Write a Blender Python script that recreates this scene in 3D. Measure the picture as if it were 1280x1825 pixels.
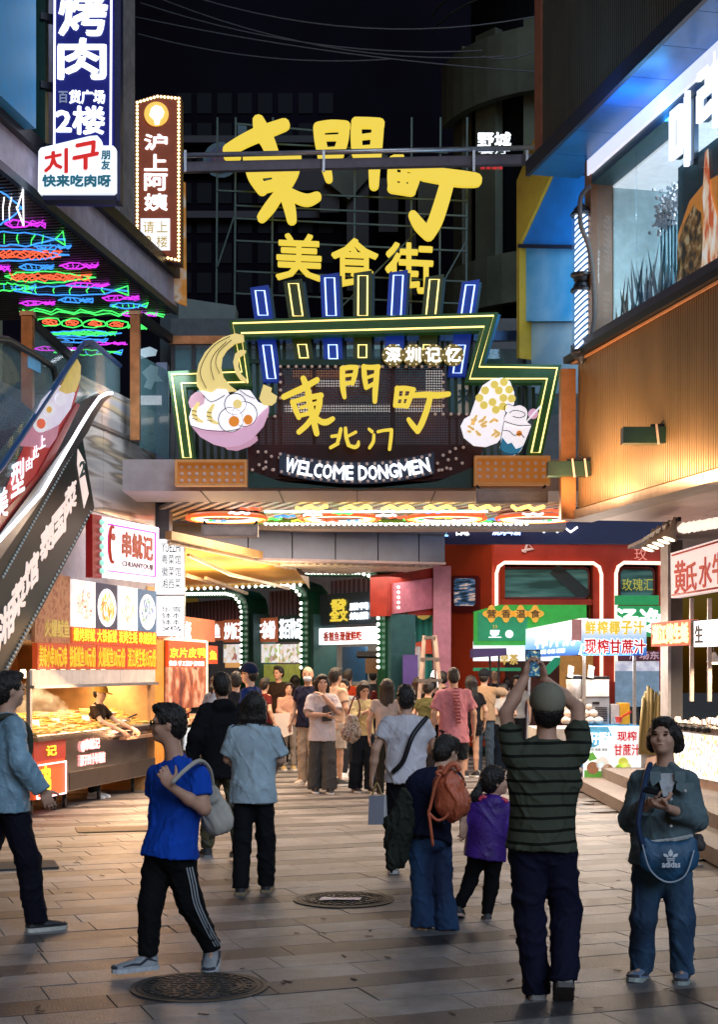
import bpy, math, random
import numpy as np
from mathutils import Vector, Matrix
R_ = random.Random(7)
PI = math.pi
for o in list(bpy.data.objects): bpy.data.objects.remove(o)
scn = bpy.context.scene
COL = scn.collection
# ------------------------------------------------------------------ camera, sky, sun, exposure
F, CX, CY, CH = 2600.0, 640.0, 1190.0, 1.80
cam = bpy.data.cameras.new('camera'); camo = bpy.data.objects.new('camera', cam); COL.objects.link(camo)
camo.location = (0, 0, CH); camo.rotation_euler = (PI/2, 0, 0)
cam.sensor_fit = 'VERTICAL'; cam.sensor_height = 36; cam.sensor_width = 36*1280/1825
cam.lens = F/1825*36; cam.shift_y = (CY-912.5)/1825; cam.clip_end = 500; cam.clip_start = .1
cam.dof.use_dof = False
scn.camera = camo
w = bpy.data.worlds.new('World'); scn.world = w; w.use_nodes = True
nt = w.node_tree; bg = nt.nodes['Background']
sky = nt.nodes.new('ShaderNodeTexSky'); sky.sky_type = 'NISHITA'; sky.sun_disc = False
sky.sun_elevation = math.radians(2); sky.sun_rotation = math.radians(200)
nt.links.new(sky.outputs[0], bg.inputs[0]); bg.inputs[1].default_value = 0.035
sl = bpy.data.lights.new('sun', 'SUN'); sl.energy = 1.75; sl.angle = math.radians(40); sl.color = (.64, .79, 1)
so = bpy.data.objects.new('sun', sl); COL.objects.link(so)
so.rotation_euler = (math.radians(58), 0, math.radians(24))
scn.view_settings.view_transform = 'Standard'; scn.view_settings.look = 'None'
scn.view_settings.exposure = 0; scn.view_settings.gamma = 1
try: scn.view_settings.use_curve_mapping = False
except Exception: pass
scn.render.engine = 'CYCLES'
scn.cycles.max_bounces = 5; scn.cycles.diffuse_bounces = 2; scn.cycles.glossy_bounces = 3
scn.cycles.transmission_bounces = 4; scn.cycles.transparent_max_bounces = 10
scn.cycles.caustics_reflective = False; scn.cycles.caustics_refractive = False
scn.cycles.sample_clamp_indirect = 3
scn.cycles.use_denoising = True

# ------------------------------------------------------------------ materials
MATS = {}
def _n(nt, t, **k):
    n = nt.nodes.new(t)
    for a, b in k.items():
        if a in n.inputs: n.inputs[a].default_value = b
        else: setattr(n, a, b)
    return n
def lin(c):
    if isinstance(c, str):
        c = [int(c[i:i+2], 16)/255 for i in (0, 2, 4)]
        c = [x/12.92 if x <= .04045 else ((x+.055)/1.055)**2.4 for x in c]
    return tuple(c[:3])+(1,)
def mat(name, c, rough=.6, metal=0., e=0., ec=None, var=.25, vs=6., bump=.15, bs=60., st=None, spec=.5, alpha=1., trans=0., coat=0., smp=False):
    """procedural principled material: base colour with noise wear, roughness variation and fine bump"""
    if name in MATS: return MATS[name]
    m = bpy.data.materials.new(name); m.use_nodes = True; MATS[name] = m
    t = m.node_tree; b = t.nodes['Principled BSDF']; c = lin(c)
    tc = _n(t, 'ShaderNodeTexCoord')
    mp = _n(t, 'ShaderNodeMapping'); t.links.new(tc.outputs['Object'], mp.inputs[0])
    if st: mp.inputs['Scale'].default_value = st
    n1 = _n(t, 'ShaderNodeTexNoise', Scale=vs, Detail=5., Roughness=.65); t.links.new(mp.outputs[0], n1.inputs[0])
    mr = _n(t, 'ShaderNodeMapRange'); mr.inputs[1].default_value = .3; mr.inputs[2].default_value = .7
    mr.inputs[3].default_value = 1-var; mr.inputs[4].default_value = 1+var*.6
    t.links.new(n1.outputs[0], mr.inputs[0])
    mx = _n(t, 'ShaderNodeVectorMath', operation='SCALE'); mx.inputs[0].default_value = c[:3]
    t.links.new(mr.outputs[0], mx.inputs['Scale']); t.links.new(mx.outputs[0], b.inputs['Base Color'])
    b.inputs['Metallic'].default_value = metal; b.inputs['Specular IOR Level'].default_value = spec
    rr = _n(t, 'ShaderNodeMapRange'); rr.inputs[3].default_value = max(.03, rough*.8); rr.inputs[4].default_value = min(1, rough*1.2)
    t.links.new(n1.outputs[0], rr.inputs[0]); t.links.new(rr.outputs[0], b.inputs['Roughness'])
    if bump:
        n2 = _n(t, 'ShaderNodeTexNoise', Scale=bs, Detail=3.); t.links.new(mp.outputs[0], n2.inputs[0])
        bp = _n(t, 'ShaderNodeBump', Strength=bump, Distance=.01); t.links.new(n2.outputs[0], bp.inputs['Height'])
        t.links.new(bp.outputs[0], b.inputs['Normal'])
    if e:
        b.inputs['Emission Strength'].default_value = e
        if ec is None:
            t.links.new(mx.outputs[0], b.inputs['Emission Color'])
        else: b.inputs['Emission Color'].default_value = lin(ec)
    if alpha < 1: b.inputs['Alpha'].default_value = alpha
    if trans: b.inputs['Transmission Weight'].default_value = trans
    if coat: b.inputs['Coat Weight'].default_value = coat
    m.cycles.emission_sampling = 'AUTO' if smp else ('NONE' if e else 'AUTO')
    return m
def ramp_mat(name, kind, cols, scale=5., e=0., rough=.5, st=None, detail=4., bump=0., metal=0., smp=False, coord='Object', dist=0., alpha=None):
    """material whose colour runs through cols over a noise, voronoi or wave texture"""
    if name in MATS: return MATS[name]
    m = bpy.data.materials.new(name); m.use_nodes = True; MATS[name] = m
    t = m.node_tree; b = t.nodes['Principled BSDF']
    tc = _n(t, 'ShaderNodeTexCoord'); mp = _n(t, 'ShaderNodeMapping'); t.links.new(tc.outputs[coord], mp.inputs[0])
    if st: mp.inputs['Scale'].default_value = st
    if kind == 'noise': n = _n(t, 'ShaderNodeTexNoise', Scale=scale, Detail=detail); out = n.outputs[0]; n.inputs['Distortion'].default_value = dist
    elif kind == 'voronoi': n = _n(t, 'ShaderNodeTexVoronoi', Scale=scale); sp = _n(t, 'ShaderNodeSeparateColor'); t.links.new(n.outputs['Color'], sp.inputs[0]); out = sp.outputs[0]
    elif kind == 'cells': n = _n(t, 'ShaderNodeTexVoronoi', Scale=scale); out = n.outputs['Distance']
    elif kind == 'grad': n = _n(t, 'ShaderNodeSeparateXYZ'); out = n.outputs[2]
    elif kind == 'wave': n = _n(t, 'ShaderNodeTexWave', Scale=scale, Distortion=dist, Detail=detail); out = n.outputs[0]
    t.links.new(mp.outputs[0], n.inputs[0])
    cr = _n(t, 'ShaderNodeValToRGB'); t.links.new(out, cr.inputs[0])
    el = cr.color_ramp.elements
    while len(el) < len(cols): el.new(.5)
    for i, (p, c) in enumerate(cols): el[i].position = p; el[i].color = lin(c)
    t.links.new(cr.outputs[0], b.inputs['Base Color'])
    b.inputs['Roughness'].default_value = rough; b.inputs['Metallic'].default_value = metal
    if e: t.links.new(cr.outputs[0], b.inputs['Emission Color']); b.inputs['Emission Strength'].default_value = e
    if bump:
        bp = _n(t, 'ShaderNodeBump', Strength=bump, Distance=.02); t.links.new(out, bp.inputs['Height']); t.links.new(bp.outputs[0], b.inputs['Normal'])
    m.cycles.emission_sampling = 'AUTO' if smp else ('NONE' if e else 'AUTO')
    return m

# ------------------------------------------------------------------ geometry helpers
def P(px, py, d): return Vector(((px-CX)/F*d, d, CH+(CY-py)/F*d))
def PZ(px, py, z):
    d = (z-CH)*F/(CY-py); return Vector(((px-CX)/F*d, d, z))
def G(px, py): return PZ(px, py, 0)
class MB:
    def __init__(s): s.v = []; s.f = []
    def add(s, vs, fs):
        n = len(s.v); s.v += [tuple(x) for x in vs]; s.f += [tuple(i+n for i in f) for f in fs]; return s
    def hexa(s, a):   # 8 corners, bottom 4 then top 4
        return s.add(a, [(3,2,1,0),(4,5,6,7),(0,1,5,4),(1,2,6,5),(2,3,7,6),(3,0,4,7)])
    def box(s, c, sz, rz=0., m=None):
        x, y, z = sz[0]/2, sz[1]/2, sz[2]/2
        vs = [Vector(v) for v in ((-x,-y,-z),(x,-y,-z),(x,y,-z),(-x,y,-z),(-x,-y,z),(x,-y,z),(x,y,z),(-x,y,z))]
        if m is None: m = Matrix.Rotation(rz, 3, 'Z')
        c = Vector(c)
        return s.hexa([m @ v + c for v in vs])
    def bar(s, a, b, w, h, up=(0,0,1)):
        a, b, up = Vector(a), Vector(b), Vector(up); t = (b-a).normalized()
        sd = t.cross(up)
        sd = sd.normalized() if sd.length > 1e-4 else Vector((1,0,0)); u = sd.cross(t)
        q = [(-w/2,-h/2),(w/2,-h/2),(w/2,h/2),(-w/2,h/2)]
        return s.hexa([a+sd*x+u*y for x,y in q]+[b+sd*x+u*y for x,y in q])
    def tube(s, pts, r, n=6, close=False, cap=True):
        pts = [Vector(p) for p in pts]; N = len(pts); rs = r if isinstance(r, (list, tuple)) else [r]*N
        vs = []; fs = []; pu = None
        for i, p in enumerate(pts):
            a = pts[(i-1) % N] if (i or close) else p; b = pts[(i+1) % N] if (i < N-1 or close) else p
            t = (b-a)
            t = t.normalized() if t.length > 1e-9 else Vector((0,0,1))
            if pu is None:
                pu = t.orthogonal().normalized()
            pu = (pu-t*pu.dot(t)); pu = pu.normalized() if pu.length > 1e-6 else t.orthogonal().normalized()
            q = t.cross(pu)
            for k in range(n):
                an = 2*PI*k/n; vs.append(p+(pu*math.cos(an)+q*math.sin(an))*rs[i])
        for i in range(N if close else N-1):
            j = (i+1) % N
            for k in range(n):
                l = (k+1) % n; fs.append((i*n+k, i*n+l, j*n+l, j*n+k))
        if cap and not close:
            fs.append(tuple(range(n))[::-1]); fs.append(tuple((N-1)*n+k for k in range(n)))
        return s.add(vs, fs)
    def lathe(s, c, prof, n=16, ax=(0,0,1)):
        ax = Vector(ax).normalized(); u = ax.orthogonal().normalized(); q = ax.cross(u); c = Vector(c); vs = []; fs = []
        for r, z in prof:
            for k in range(n):
                an = 2*PI*k/n; vs.append(c+ax*z+(u*math.cos(an)+q*math.sin(an))*max(r, 1e-4))
        for i in range(len(prof)-1):
            for k in range(n):
                l = (k+1) % n; fs.append((i*n+k, i*n+l, (i+1)*n+l, (i+1)*n+k))
        fs.append(tuple(range(n))[::-1]); fs.append(tuple((len(prof)-1)*n+k for k in range(n)))
        return s.add(vs, fs)
    def prism(s, poly, dv):      # poly: list of 3D points (any simple polygon), extruded by dv, front at poly
        from mathutils.geometry import tessellate_polygon
        poly = [Vector(p) for p in poly]; n = len(poly); dv = Vector(dv)
        tr = tessellate_polygon([poly]); vs = poly+[p+dv for p in poly]; fs = []
        nor = Vector((0,0,0))
        for i in range(n): nor += (poly[i]-poly[0]).cross(poly[(i+1) % n]-poly[0])
        fl = nor.dot(dv) > 0
        for a, b, c in tr:
            tn = (poly[b]-poly[a]).cross(poly[c]-poly[a])
            if (tn.dot(dv) > 0): a, c = c, a
            fs.append((a, b, c)); fs.append((c+n, b+n, a+n))
        for i in range(n):
            j = (i+1) % n; fs.append((i, j, j+n, i+n) if fl else (j, i, i+n, j+n))
        return s.add(vs, fs)
    def mesh(s, name):
        me = bpy.data.meshes.new(name); me.from_pydata(s.v, [], s.f); me.update(); return me
    def build(s, name, m, parent=None, smooth=False, **k):
        me = s.mesh(name); me.materials.append(m)
        if smooth: me.shade_smooth()
        return link(name, me, parent, **k)
def link(name, me, parent=None, label=None, cat=None, group=None, kind=None, loc=None):
    o = bpy.data.objects.new(name, me); COL.objects.link(o)
    if parent is not None: 
        o.parent = parent
        o.matrix_parent_inverse = parent.matrix_basis.inverted()   # children are given in world coordinates
    tag(o, label, cat, group, kind)
    return o
def tag(o, label=None, cat=None, group=None, kind=None):
    if label: o['label'] = label
    if cat: o['category'] = cat
    if group: o['group'] = group
    if kind: o['kind'] = kind
    return o
def thing(name, label, cat, loc=(0,0,0), group=None, rz=0):
    o = bpy.data.objects.new(name, None); COL.objects.link(o); o.location = loc; o.rotation_euler = (0,0,rz)
    o.empty_display_size = .2
    return tag(o, label, cat, group)
def centre(o):
    """move the origin of a top-level mesh (and nothing else) to its base"""
    me = o.data; n = len(me.vertices); a = np.empty(n*3); me.vertices.foreach_get('co', a); a = a.reshape(-1, 3)
    c = np.array([(a[:,0].min()+a[:,0].max())/2, (a[:,1].min()+a[:,1].max())/2, a[:,2].min()])
    me.vertices.foreach_set('co', (a-c).ravel()); me.update(); o.location = c; return o
def copy_tree(o, parent=None):
    c = o.copy(); COL.objects.link(c)
    if parent is not None: c.parent = parent
    for ch in [x for x in bpy.data.objects if x.parent == o]: copy_tree(ch, c)
    return c
class Plane:
    """vertical plane through two picture columns at given distances; u runs left to right in metres, n towards the street"""
    def __init__(s, pxl, dl, pxr, dr, dz=0.):
        s.dz = dz
        s.A = Vector(((pxl-CX)/F*dl, dl)); s.B = Vector(((pxr-CX)/F*dr, dr)); s.L = (s.B-s.A).length; s.U = (s.B-s.A)/s.L
        s.N = Vector((s.U.y, -s.U.x))
        s.U3 = Vector((s.U.x, s.U.y, 0)); s.N3 = Vector((s.N.x, s.N.y, 0))
    def d(s, px):
        k = (px-CX)/F; # (A + t U): x = k*y
        t = (k*s.A.y-s.A.x)/(s.U.x-k*s.U.y); return s.A.y+t*s.U.y
    def u(s, px):
        k = (px-CX)/F; return (k*s.A.y-s.A.x)/(s.U.x-k*s.U.y)
    def z(s, px, py): return CH+(CY-py)/F*s.d(px)-s.dz
    def p(s, u, z, n=0.): return Vector((s.A.x+s.U.x*u+s.N.x*n, s.A.y+s.U.y*u+s.N.y*n, z+s.dz))
    def pp(s, px, py, n=0.): return s.p(s.u(px), s.z(px, py), n)
    def box(s, mb, u0, u1, z0, z1, n0, n1):
        return mb.hexa([s.p(u0,z0,n1), s.p(u1,z0,n1), s.p(u1,z0,n0), s.p(u0,z0,n0), s.p(u0,z1,n1), s.p(u1,z1,n1), s.p(u1,z1,n0), s.p(u0,z1,n0)])
    def poly(s, mb, pxs, n0, n1):     # traced outline in picture points, from n0 (back) to n1 (front)
        return mb.prism([s.pp(x, y, n1) for x, y in pxs], s.N3*(n0-n1))
    def rz(s): return math.atan2(s.U.y, s.U.x)
def front(px0, px1, d): return Plane(px0, d, px1, d)
_fc = {}
def glyphs(txt):
    """2D outline mesh of a text, normalised to height 1 of the em box, centred"""
    k = txt
    if k not in _fc:
        cu = bpy.data.curves.new('t', 'FONT'); cu.body = txt; cu.size = 1; cu.resolution_u = 2
        cu.fill_mode = 'FRONT'
        o = bpy.data.objects.new('t', cu); COL.objects.link(o)
        dg = bpy.context.evaluated_depsgraph_get(); me = bpy.data.meshes.new_from_object(o.evaluated_get(dg))
        bpy.data.objects.remove(o); bpy.data.curves.remove(cu)
        n = len(me.vertices); v = np.empty(n*3); me.vertices.foreach_get('co', v); v = v.reshape(-1, 3)
        fs = [tuple(p.vertices) for p in me.polygons]; bpy.data.meshes.remove(me)
        v[:,0] -= (v[:,0].min()+v[:,0].max())/2; v[:,1] -= (v[:,1].min()+v[:,1].max())/2
        _fc[k] = (v[:,:2].copy(), fs)
    return _fc[k]
def text(txt, m, parent, pl, uc, zc, h, wd=None, n=.01, depth=.012, bold=.02, name='lettering', rot=0., shear=0., **kw):
    """lettering of overall height h (and width wd if given) centred on plane pl, extruded by depth"""
    v, fs = glyphs(txt); v = v.copy()
    hh = v[:,1].max()-v[:,1].min(); ww = v[:,0].max()-v[:,0].min()
    if h is None: h = hh/ww*wd
    sy = h/hh; sx = sy if wd is None else wd/ww
    x = v[:,0]*sx; y = v[:,1]*sy; x, y = x*math.cos(rot)-y*math.sin(rot), x*math.sin(rot)+y*math.cos(rot); y = y+shear*x
    N = len(x); ed = {}
    for f in fs:
        for i in range(len(f)):
            e = (f[i], f[(i+1) % len(f)]); ed[e] = 1
    bd = [e for e in ed if (e[1], e[0]) not in ed]
    mb = MB(); bo = bold*sy*1.0
    for q, (ox, oy) in enumerate(((0,0),(1,.5),(-1,-.5),(.5,-1),(-.5,1)) if bold else ((0,0),)):
        dn = depth-q*.0006
        vs = [pl.p(uc+x[i]+ox*bo, zc+y[i]+oy*bo, n+dn) for i in range(N)]+[pl.p(uc+x[i]+ox*bo, zc+y[i]+oy*bo, n) for i in range(N)]
        mb.add(vs, list(fs)+[(a, a+N, b+N, b) for a, b in bd])
    return mb.build(name, m, parent, **kw)
def bulbs(pts, r, m, parent, name='bulb', nrm=None, each=True, **k):
    """small round lamps, each an object sharing one mesh"""
    b = MB(); b.lathe((0,0,0), [(r*.9,-r*.5),(r,0),(r*.8,r*.5),(r*.4,r*.85)], 8)
    me = b.mesh(name); me.materials.append(m); me.shade_smooth()
    q = Vector((0,0,1)).rotation_difference(Vector(nrm if nrm else (0,-1,0)))
    if each:
        for p in pts:
            o = link(name, me, parent, **k); o.rotation_mode = 'QUATERNION'
            o.location = p; o.rotation_quaternion = q
            o.rotation_mode = 'XYZ'
    else:
        bb = MB()
        for p in pts: bb.add([q @ Vector(v)+Vector(p) for v in b.v], b.f)
        bb.build(name, m, parent, kind='stuff', smooth=True)
def area(loc, size, power, col=(1,.8,.55), aim=(0,0,-1), sy=None, name='area_light', spread=180):
    l = bpy.data.lights.new(name, 'AREA'); l.energy = power; l.color = col; l.shape = 'RECTANGLE'; l.size = size; l.size_y = sy or size
    l.spread = math.radians(spread)
    o = bpy.data.objects.new(name, l); COL.objects.link(o); o.location = loc
    o.rotation_mode = 'QUATERNION'; o.rotation_quaternion = Vector((0,0,-1)).rotation_difference(Vector(aim)); return o
# ------------------------------------------------------------------ people: one smooth implicit surface per body or garment
def vec(a): return np.array(a, dtype=np.float64)
def unit(a):
    n = np.linalg.norm(a); return a/n if n > 1e-9 else a
class Field:
    """signed distance field sampled on a grid, built up from round cones and ellipsoids that blend into each other"""
    def __init__(s, vox): s.vox = vox; s.ops = []
    def cone(s, a, b, ra, rb, k=.02, flat=None, cp=None): s.ops.append(('c', vec(a), vec(b), ra, rb, k, flat, cp)); return s
    def ell(s, c, r, axes=None, k=.02): s.ops.append(('e', vec(c), vec(r), axes, k)); return s
    def sub(s, c, r, axes=None, k=.01): s.ops.append(('s', vec(c), vec(r), axes, k)); return s
    def cut(s, p, n, reach=None): s.ops.append(('p', vec(p), unit(vec(n)), reach)); return s
    def mesh(s):
        lo = np.full(3, 1e9); hi = np.full(3, -1e9)
        for o in s.ops:
            if o[0] == 'c':
                for q, r in ((o[1], o[3]), (o[2], o[4])): lo = np.minimum(lo, q-r); hi = np.maximum(hi, q+r)
            elif o[0] == 'e': r = max(o[2]); lo = np.minimum(lo, o[1]-r); hi = np.maximum(hi, o[1]+r)
        lo -= s.vox*3+.01; hi += s.vox*3+.01
        n = np.ceil((hi-lo)/s.vox).astype(int)+1
        g = np.full(n, .06, dtype=np.float32); ax = [lo[i]+np.arange(n[i])*s.vox for i in range(3)]
        def region(l, h):
            i0 = np.maximum(0, np.floor((l-lo)/s.vox).astype(int)); i1 = np.minimum(n, np.ceil((h-lo)/s.vox).astype(int)+1)
            sl = tuple(slice(i0[i], i1[i]) for i in range(3))
            return sl, ax[0][sl[0]][:,None,None], ax[1][sl[1]][None,:,None], ax[2][sl[2]][None,None,:]
        for o in s.ops:
            if o[0] == 'c':
                _, a, b, ra, rb, k, flat, cp = o; m = .05+k; rr = max(ra, rb)
                sl, X, Y, Z = region(np.minimum(a-rr, b-rr)-m, np.maximum(a+rr, b+rr)+m)
                ab = b-a; L2 = max(ab@ab, 1e-9)
                t = np.clip(((X-a[0])*ab[0]+(Y-a[1])*ab[1]+(Z-a[2])*ab[2])/L2, 0, 1)
                qx = X-a[0]-t*ab[0]; qy = Y-a[1]-t*ab[1]; qz = Z-a[2]-t*ab[2]; r = ra+(rb-ra)*t
                if flat is not None:
                    fd, fs = flat; c = (qx*fd[0]+qy*fd[1]+qz*fd[2])*(1/fs-1); qx = qx+fd[0]*c; qy = qy+fd[1]*c; qz = qz+fd[2]*c
                    D = np.sqrt(qx*qx+qy*qy+qz*qz); v = (D-r)*(fs+1)/2
                else: v = np.sqrt(qx*qx+qy*qy+qz*qz)-r
                if cp is not None: c0, c1 = vec(cp[0]), unit(vec(cp[1])); v = np.maximum(v, (X-c0[0])*c1[0]+(Y-c0[1])*c1[1]+(Z-c0[2])*c1[2])
                h = np.maximum(k-np.abs(g[sl]-v), 0)/k; g[sl] = np.minimum(g[sl], v)-h*h*k*.25
            elif o[0] in 'es':
                _, c, r, A, k = o; m = .05+k; rr = max(r)
                sl, X, Y, Z = region(c-rr-m, c+rr+m); x, y, z = X-c[0], Y-c[1], Z-c[2]
                if A is not None: x, y, z = (x*q[0]+y*q[1]+z*q[2] for q in A)
                k0 = np.sqrt((x/r[0])**2+(y/r[1])**2+(z/r[2])**2); k1 = np.sqrt((x/r[0]**2)**2+(y/r[1]**2)**2+(z/r[2]**2)**2)
                v = k0*(k0-1)/np.maximum(k1, 1e-6)
                if o[0] == 'e':
                    h = np.maximum(k-np.abs(g[sl]-v), 0)/k; g[sl] = np.minimum(g[sl], v)-h*h*k*.25
                else:
                    h = np.maximum(k-np.abs(g[sl]+v), 0)/k; g[sl] = np.maximum(g[sl], -v)+h*h*k*.25
            else:
                _, p, nn, reach = o
                if reach is None: sl, X, Y, Z = region(lo, hi)
                else: sl, X, Y, Z = region(p-reach, p+reach)
                v = (X-p[0])*nn[0]+(Y-p[1])*nn[1]+(Z-p[2])*nn[2]
                if reach is not None:
                    ins = np.sqrt((X-p[0])**2+(Y-p[1])**2+(Z-p[2])**2) < reach
                    v = np.where(ins, v, -1)
                g[sl] = np.maximum(g[sl], v)
        # surface nets
        sg = g < 0; a = sg[:-1,:-1,:-1]
        cnt = np.zeros(a.shape, dtype=np.int8)
        for dx in (0,1):
            for dy in (0,1):
                for dz in (0,1): cnt += sg[dx:dx+a.shape[0], dy:dy+a.shape[1], dz:dz+a.shape[2]]
        cells = np.argwhere((cnt > 0) & (cnt < 8)); N = len(cells)
        idx = np.full(a.shape, -1, dtype=np.int64); idx[tuple(cells.T)] = np.arange(N)
        acc = np.zeros((N, 3)); num = np.zeros(N)
        C = [(i, j, k) for i in (0,1) for j in (0,1) for k in (0,1)]
        val = {c: g[cells[:,0]+c[0], cells[:,1]+c[1], cells[:,2]+c[2]] for c in C}
        for c in C:
            for q in range(3):
                if c[q] == 0:
                    e = list(c); e[q] = 1; e = tuple(e); v0 = val[c]; v1 = val[e]; m = (v0 < 0) != (v1 < 0)
                    t = np.where(m, v0/np.where(m, v0-v1, 1), 0); pt = np.tile(np.array(c, float), (N, 1)); pt[:,q] += t
                    acc[m] += pt[m]; num[m] += 1
        V = (cells+acc/np.maximum(num, 1)[:,None])*s.vox+lo
        quads = []
        for q in range(3):
            o1, o2 = (q+1) % 3, (q+2) % 3
            s0 = [slice(None)]*3; s1 = [slice(None)]*3; s0[q] = slice(0, -1); s1[q] = slice(1, None)
            fl = sg[tuple(s0)] != sg[tuple(s1)]; e = np.argwhere(fl)
            e = e[(e[:,o1] > 0) & (e[:,o2] > 0) & (e[:,o1] < n[o1]-1) & (e[:,o2] < n[o2]-1)]
            d1 = np.zeros(3, int); d1[o1] = 1; d2 = np.zeros(3, int); d2[o2] = 1
            f = np.stack([idx[tuple((e-d1-d2).T)], idx[tuple((e-d2).T)], idx[tuple(e.T)], idx[tuple((e-d1).T)]], 1)
            ins = sg[tuple(e.T)]; f[~ins] = f[~ins][:,::-1]; quads.append(f)
        return V, np.concatenate(quads)
def relax(V, Q, it=2):
    for _ in range(it):
        S = np.zeros_like(V); c = np.zeros(len(V))
        for i in range(4):
            for j in ((i+1) % 4, (i+3) % 4):
                np.add.at(S, Q[:,i], V[Q[:,j]]); np.add.at(c, Q[:,i], 1)
        V = V*.4+(S/np.maximum(c, 1)[:,None])*.6
    return V
def np_mesh(name, V, Q, m, parent, smooth=True, **k):
    me = bpy.data.meshes.new(name); me.vertices.add(len(V)); me.vertices.foreach_set('co', V.astype(np.float32).ravel())
    me.loops.add(len(Q)*4); me.loops.foreach_set('vertex_index', Q.astype(np.int32).ravel())
    me.polygons.add(len(Q)); me.polygons.foreach_set('loop_start', np.arange(len(Q), dtype=np.int32)*4)
    me.update(calc_edges=True); me.validate()
    me.materials.append(m)
    if smooth: me.shade_smooth()
    return link(name, me, parent, **k)
def normals(V, Q):
    n = np.cross(V[Q[:,2]]-V[Q[:,0]], V[Q[:,3]]-V[Q[:,1]]); N = np.zeros_like(V)
    for i in range(4): np.add.at(N, Q[:,i], n)
    return N/np.maximum(np.linalg.norm(N, axis=1), 1e-12)[:,None]
def folds(V, Q, amp, seed, size=.11, vert=.45):
    """cloth folds: warped ridges pushed in and out along the normals"""
    r = np.random.RandomState(seed); N = normals(V, Q); f = np.zeros(len(V)); x = V/size
    wx = x+.5*np.stack([np.sin(x[:,1]*1.7+x[:,2]*1.1+seed), np.sin(x[:,2]*1.3+x[:,0]*2.1+1), np.sin(x[:,0]*1.9+x[:,1]*1.2+2)], 1)
    for i in range(8):
        d = r.normal(size=3); d[2] *= vert; d = unit(d)*(1+i*.45); f += (2.6*(1-np.abs(np.sin(wx@d*1.5+r.rand()*6)))**2.2-.75)/(1+i*.4)
    return V+N*(np.clip(f+.5, -.55, 2.2)*amp*.42)[:,None]
def garment(fl, name, m, parent, amp, seed, rx=2, size=.11, vert=.45, **k):
    V, Q = fl.mesh()
    V = relax(V, Q, rx)
    if amp: V = folds(V, Q, amp, seed, size, vert)
    return np_mesh(name, V, Q, m, parent, **k)
HZ_, = (vec((0,0,1)),)
def hand(fl, w, d, pn, h, curl=.5, side=1, k=.006):
    """five-fingered hand: w wrist, d direction of the palm, pn palm normal, side = +1 thumb towards d x pn"""
    d = unit(d); pn = unit(pn-d*(pn@d)); s = np.cross(d, pn)*side; S = h
    pc = w+d*.045*S
    fl.ell(pc, vec((.050, .040, .016))*S, (d, s, pn), .012)
    L = [.068, .078, .072, .056]
    for i in range(4):
        o = (1.5-i)*.019*S; p = w+d*(.080-.004*abs(i-1))*S+s*o; q = unit(d+s*(1.5-i)*.07); c = curl*(.75+.12*i)
        for j, (l, r) in enumerate(((.45, .0088), (.32, .008), (.23, .0072))):
            a = c*(j+.35); e = q*math.cos(a)+pn*math.sin(a); p2 = p+e*l*L[i]*S; fl.cone(p, p2, r*S, r*.93*S, k); p = p2
    p = w+d*.02*S+s*.028*S; q = unit(d*.6+s*.75+pn*.35)
    for l, r in ((.042, .0125), (.030, .0105), (.024, .0085)):
        p2 = p+q*l*S; fl.cone(p, p2, r*S, r*.9*S, k); p = p2; q = unit(q+d*.35+pn*.25*curl)
def skin_mat(t=1): 
    c = {1:(.56,.33,.23), 2:(.50,.28,.19), 3:(.60,.36,.25)}[t]
    return mat('skin_%d' % t, c, .5, var=.12, vs=14, bump=.05, bs=200, spec=.35)
def cloth(c, key=None, rough=.85, var=.18, bump=.35, vs=5, bs=320):
    key = key or 'cloth_'+(c if isinstance(c, str) else '_'.join('%.2f' % x for x in c)); return mat(key, c, rough, var=var*1.3, vs=vs, bump=bump, bs=bs, spec=.2)
HAIRM = lambda c='1a1512': mat('hair_'+c, c, .38, var=.6, vs=45, bump=1., bs=160, st=(1,1,.12), spec=.5)
def stripes_mat(name, c1, c2, scale, duty=.5, axis=2, rough=.85):
    if name in MATS: return MATS[name]
    m = bpy.data.materials.new(name); m.use_nodes = True; MATS[name] = m; t = m.node_tree; b = t.nodes['Principled BSDF']
    tc = _n(t, 'ShaderNodeTexCoord'); sp = _n(t, 'ShaderNodeSeparateXYZ'); t.links.new(tc.outputs['Object'], sp.inputs[0])
    nz = _n(t, 'ShaderNodeTexNoise', Scale=3.); t.links.new(tc.outputs['Object'], nz.inputs[0])
    mu = _n(t, 'ShaderNodeMath', operation='MULTIPLY'); mu.inputs[1].default_value = scale; t.links.new(sp.outputs[axis], mu.inputs[0])
    ad = _n(t, 'ShaderNodeMath', operation='ADD'); t.links.new(mu.outputs[0], ad.inputs[0])
    ns = _n(t, 'ShaderNodeMath', operation='MULTIPLY'); ns.inputs[1].default_value = .5; t.links.new(nz.outputs[0], ns.inputs[0]); t.links.new(ns.outputs[0], ad.inputs[1])
    fr = _n(t, 'ShaderNodeMath', operation='FRACT'); t.links.new(ad.outputs[0], fr.inputs[0])
    gt = _n(t, 'ShaderNodeMath', operation='GREATER_THAN'); gt.inputs[1].default_value = duty; t.links.new(fr.outputs[0], gt.inputs[0])
    mx = _n(t, 'ShaderNodeMix', data_type='RGBA'); t.links.new(gt.outputs[0], mx.inputs[0]); mx.inputs[6].default_value = lin(c1); mx.inputs[7].default_value = lin(c2)
    t.links.new(mx.outputs[2], b.inputs['Base Color']); b.inputs['Roughness'].default_value = rough; b.inputs['Specular IOR Level'].default_value = .2
    return m
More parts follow.
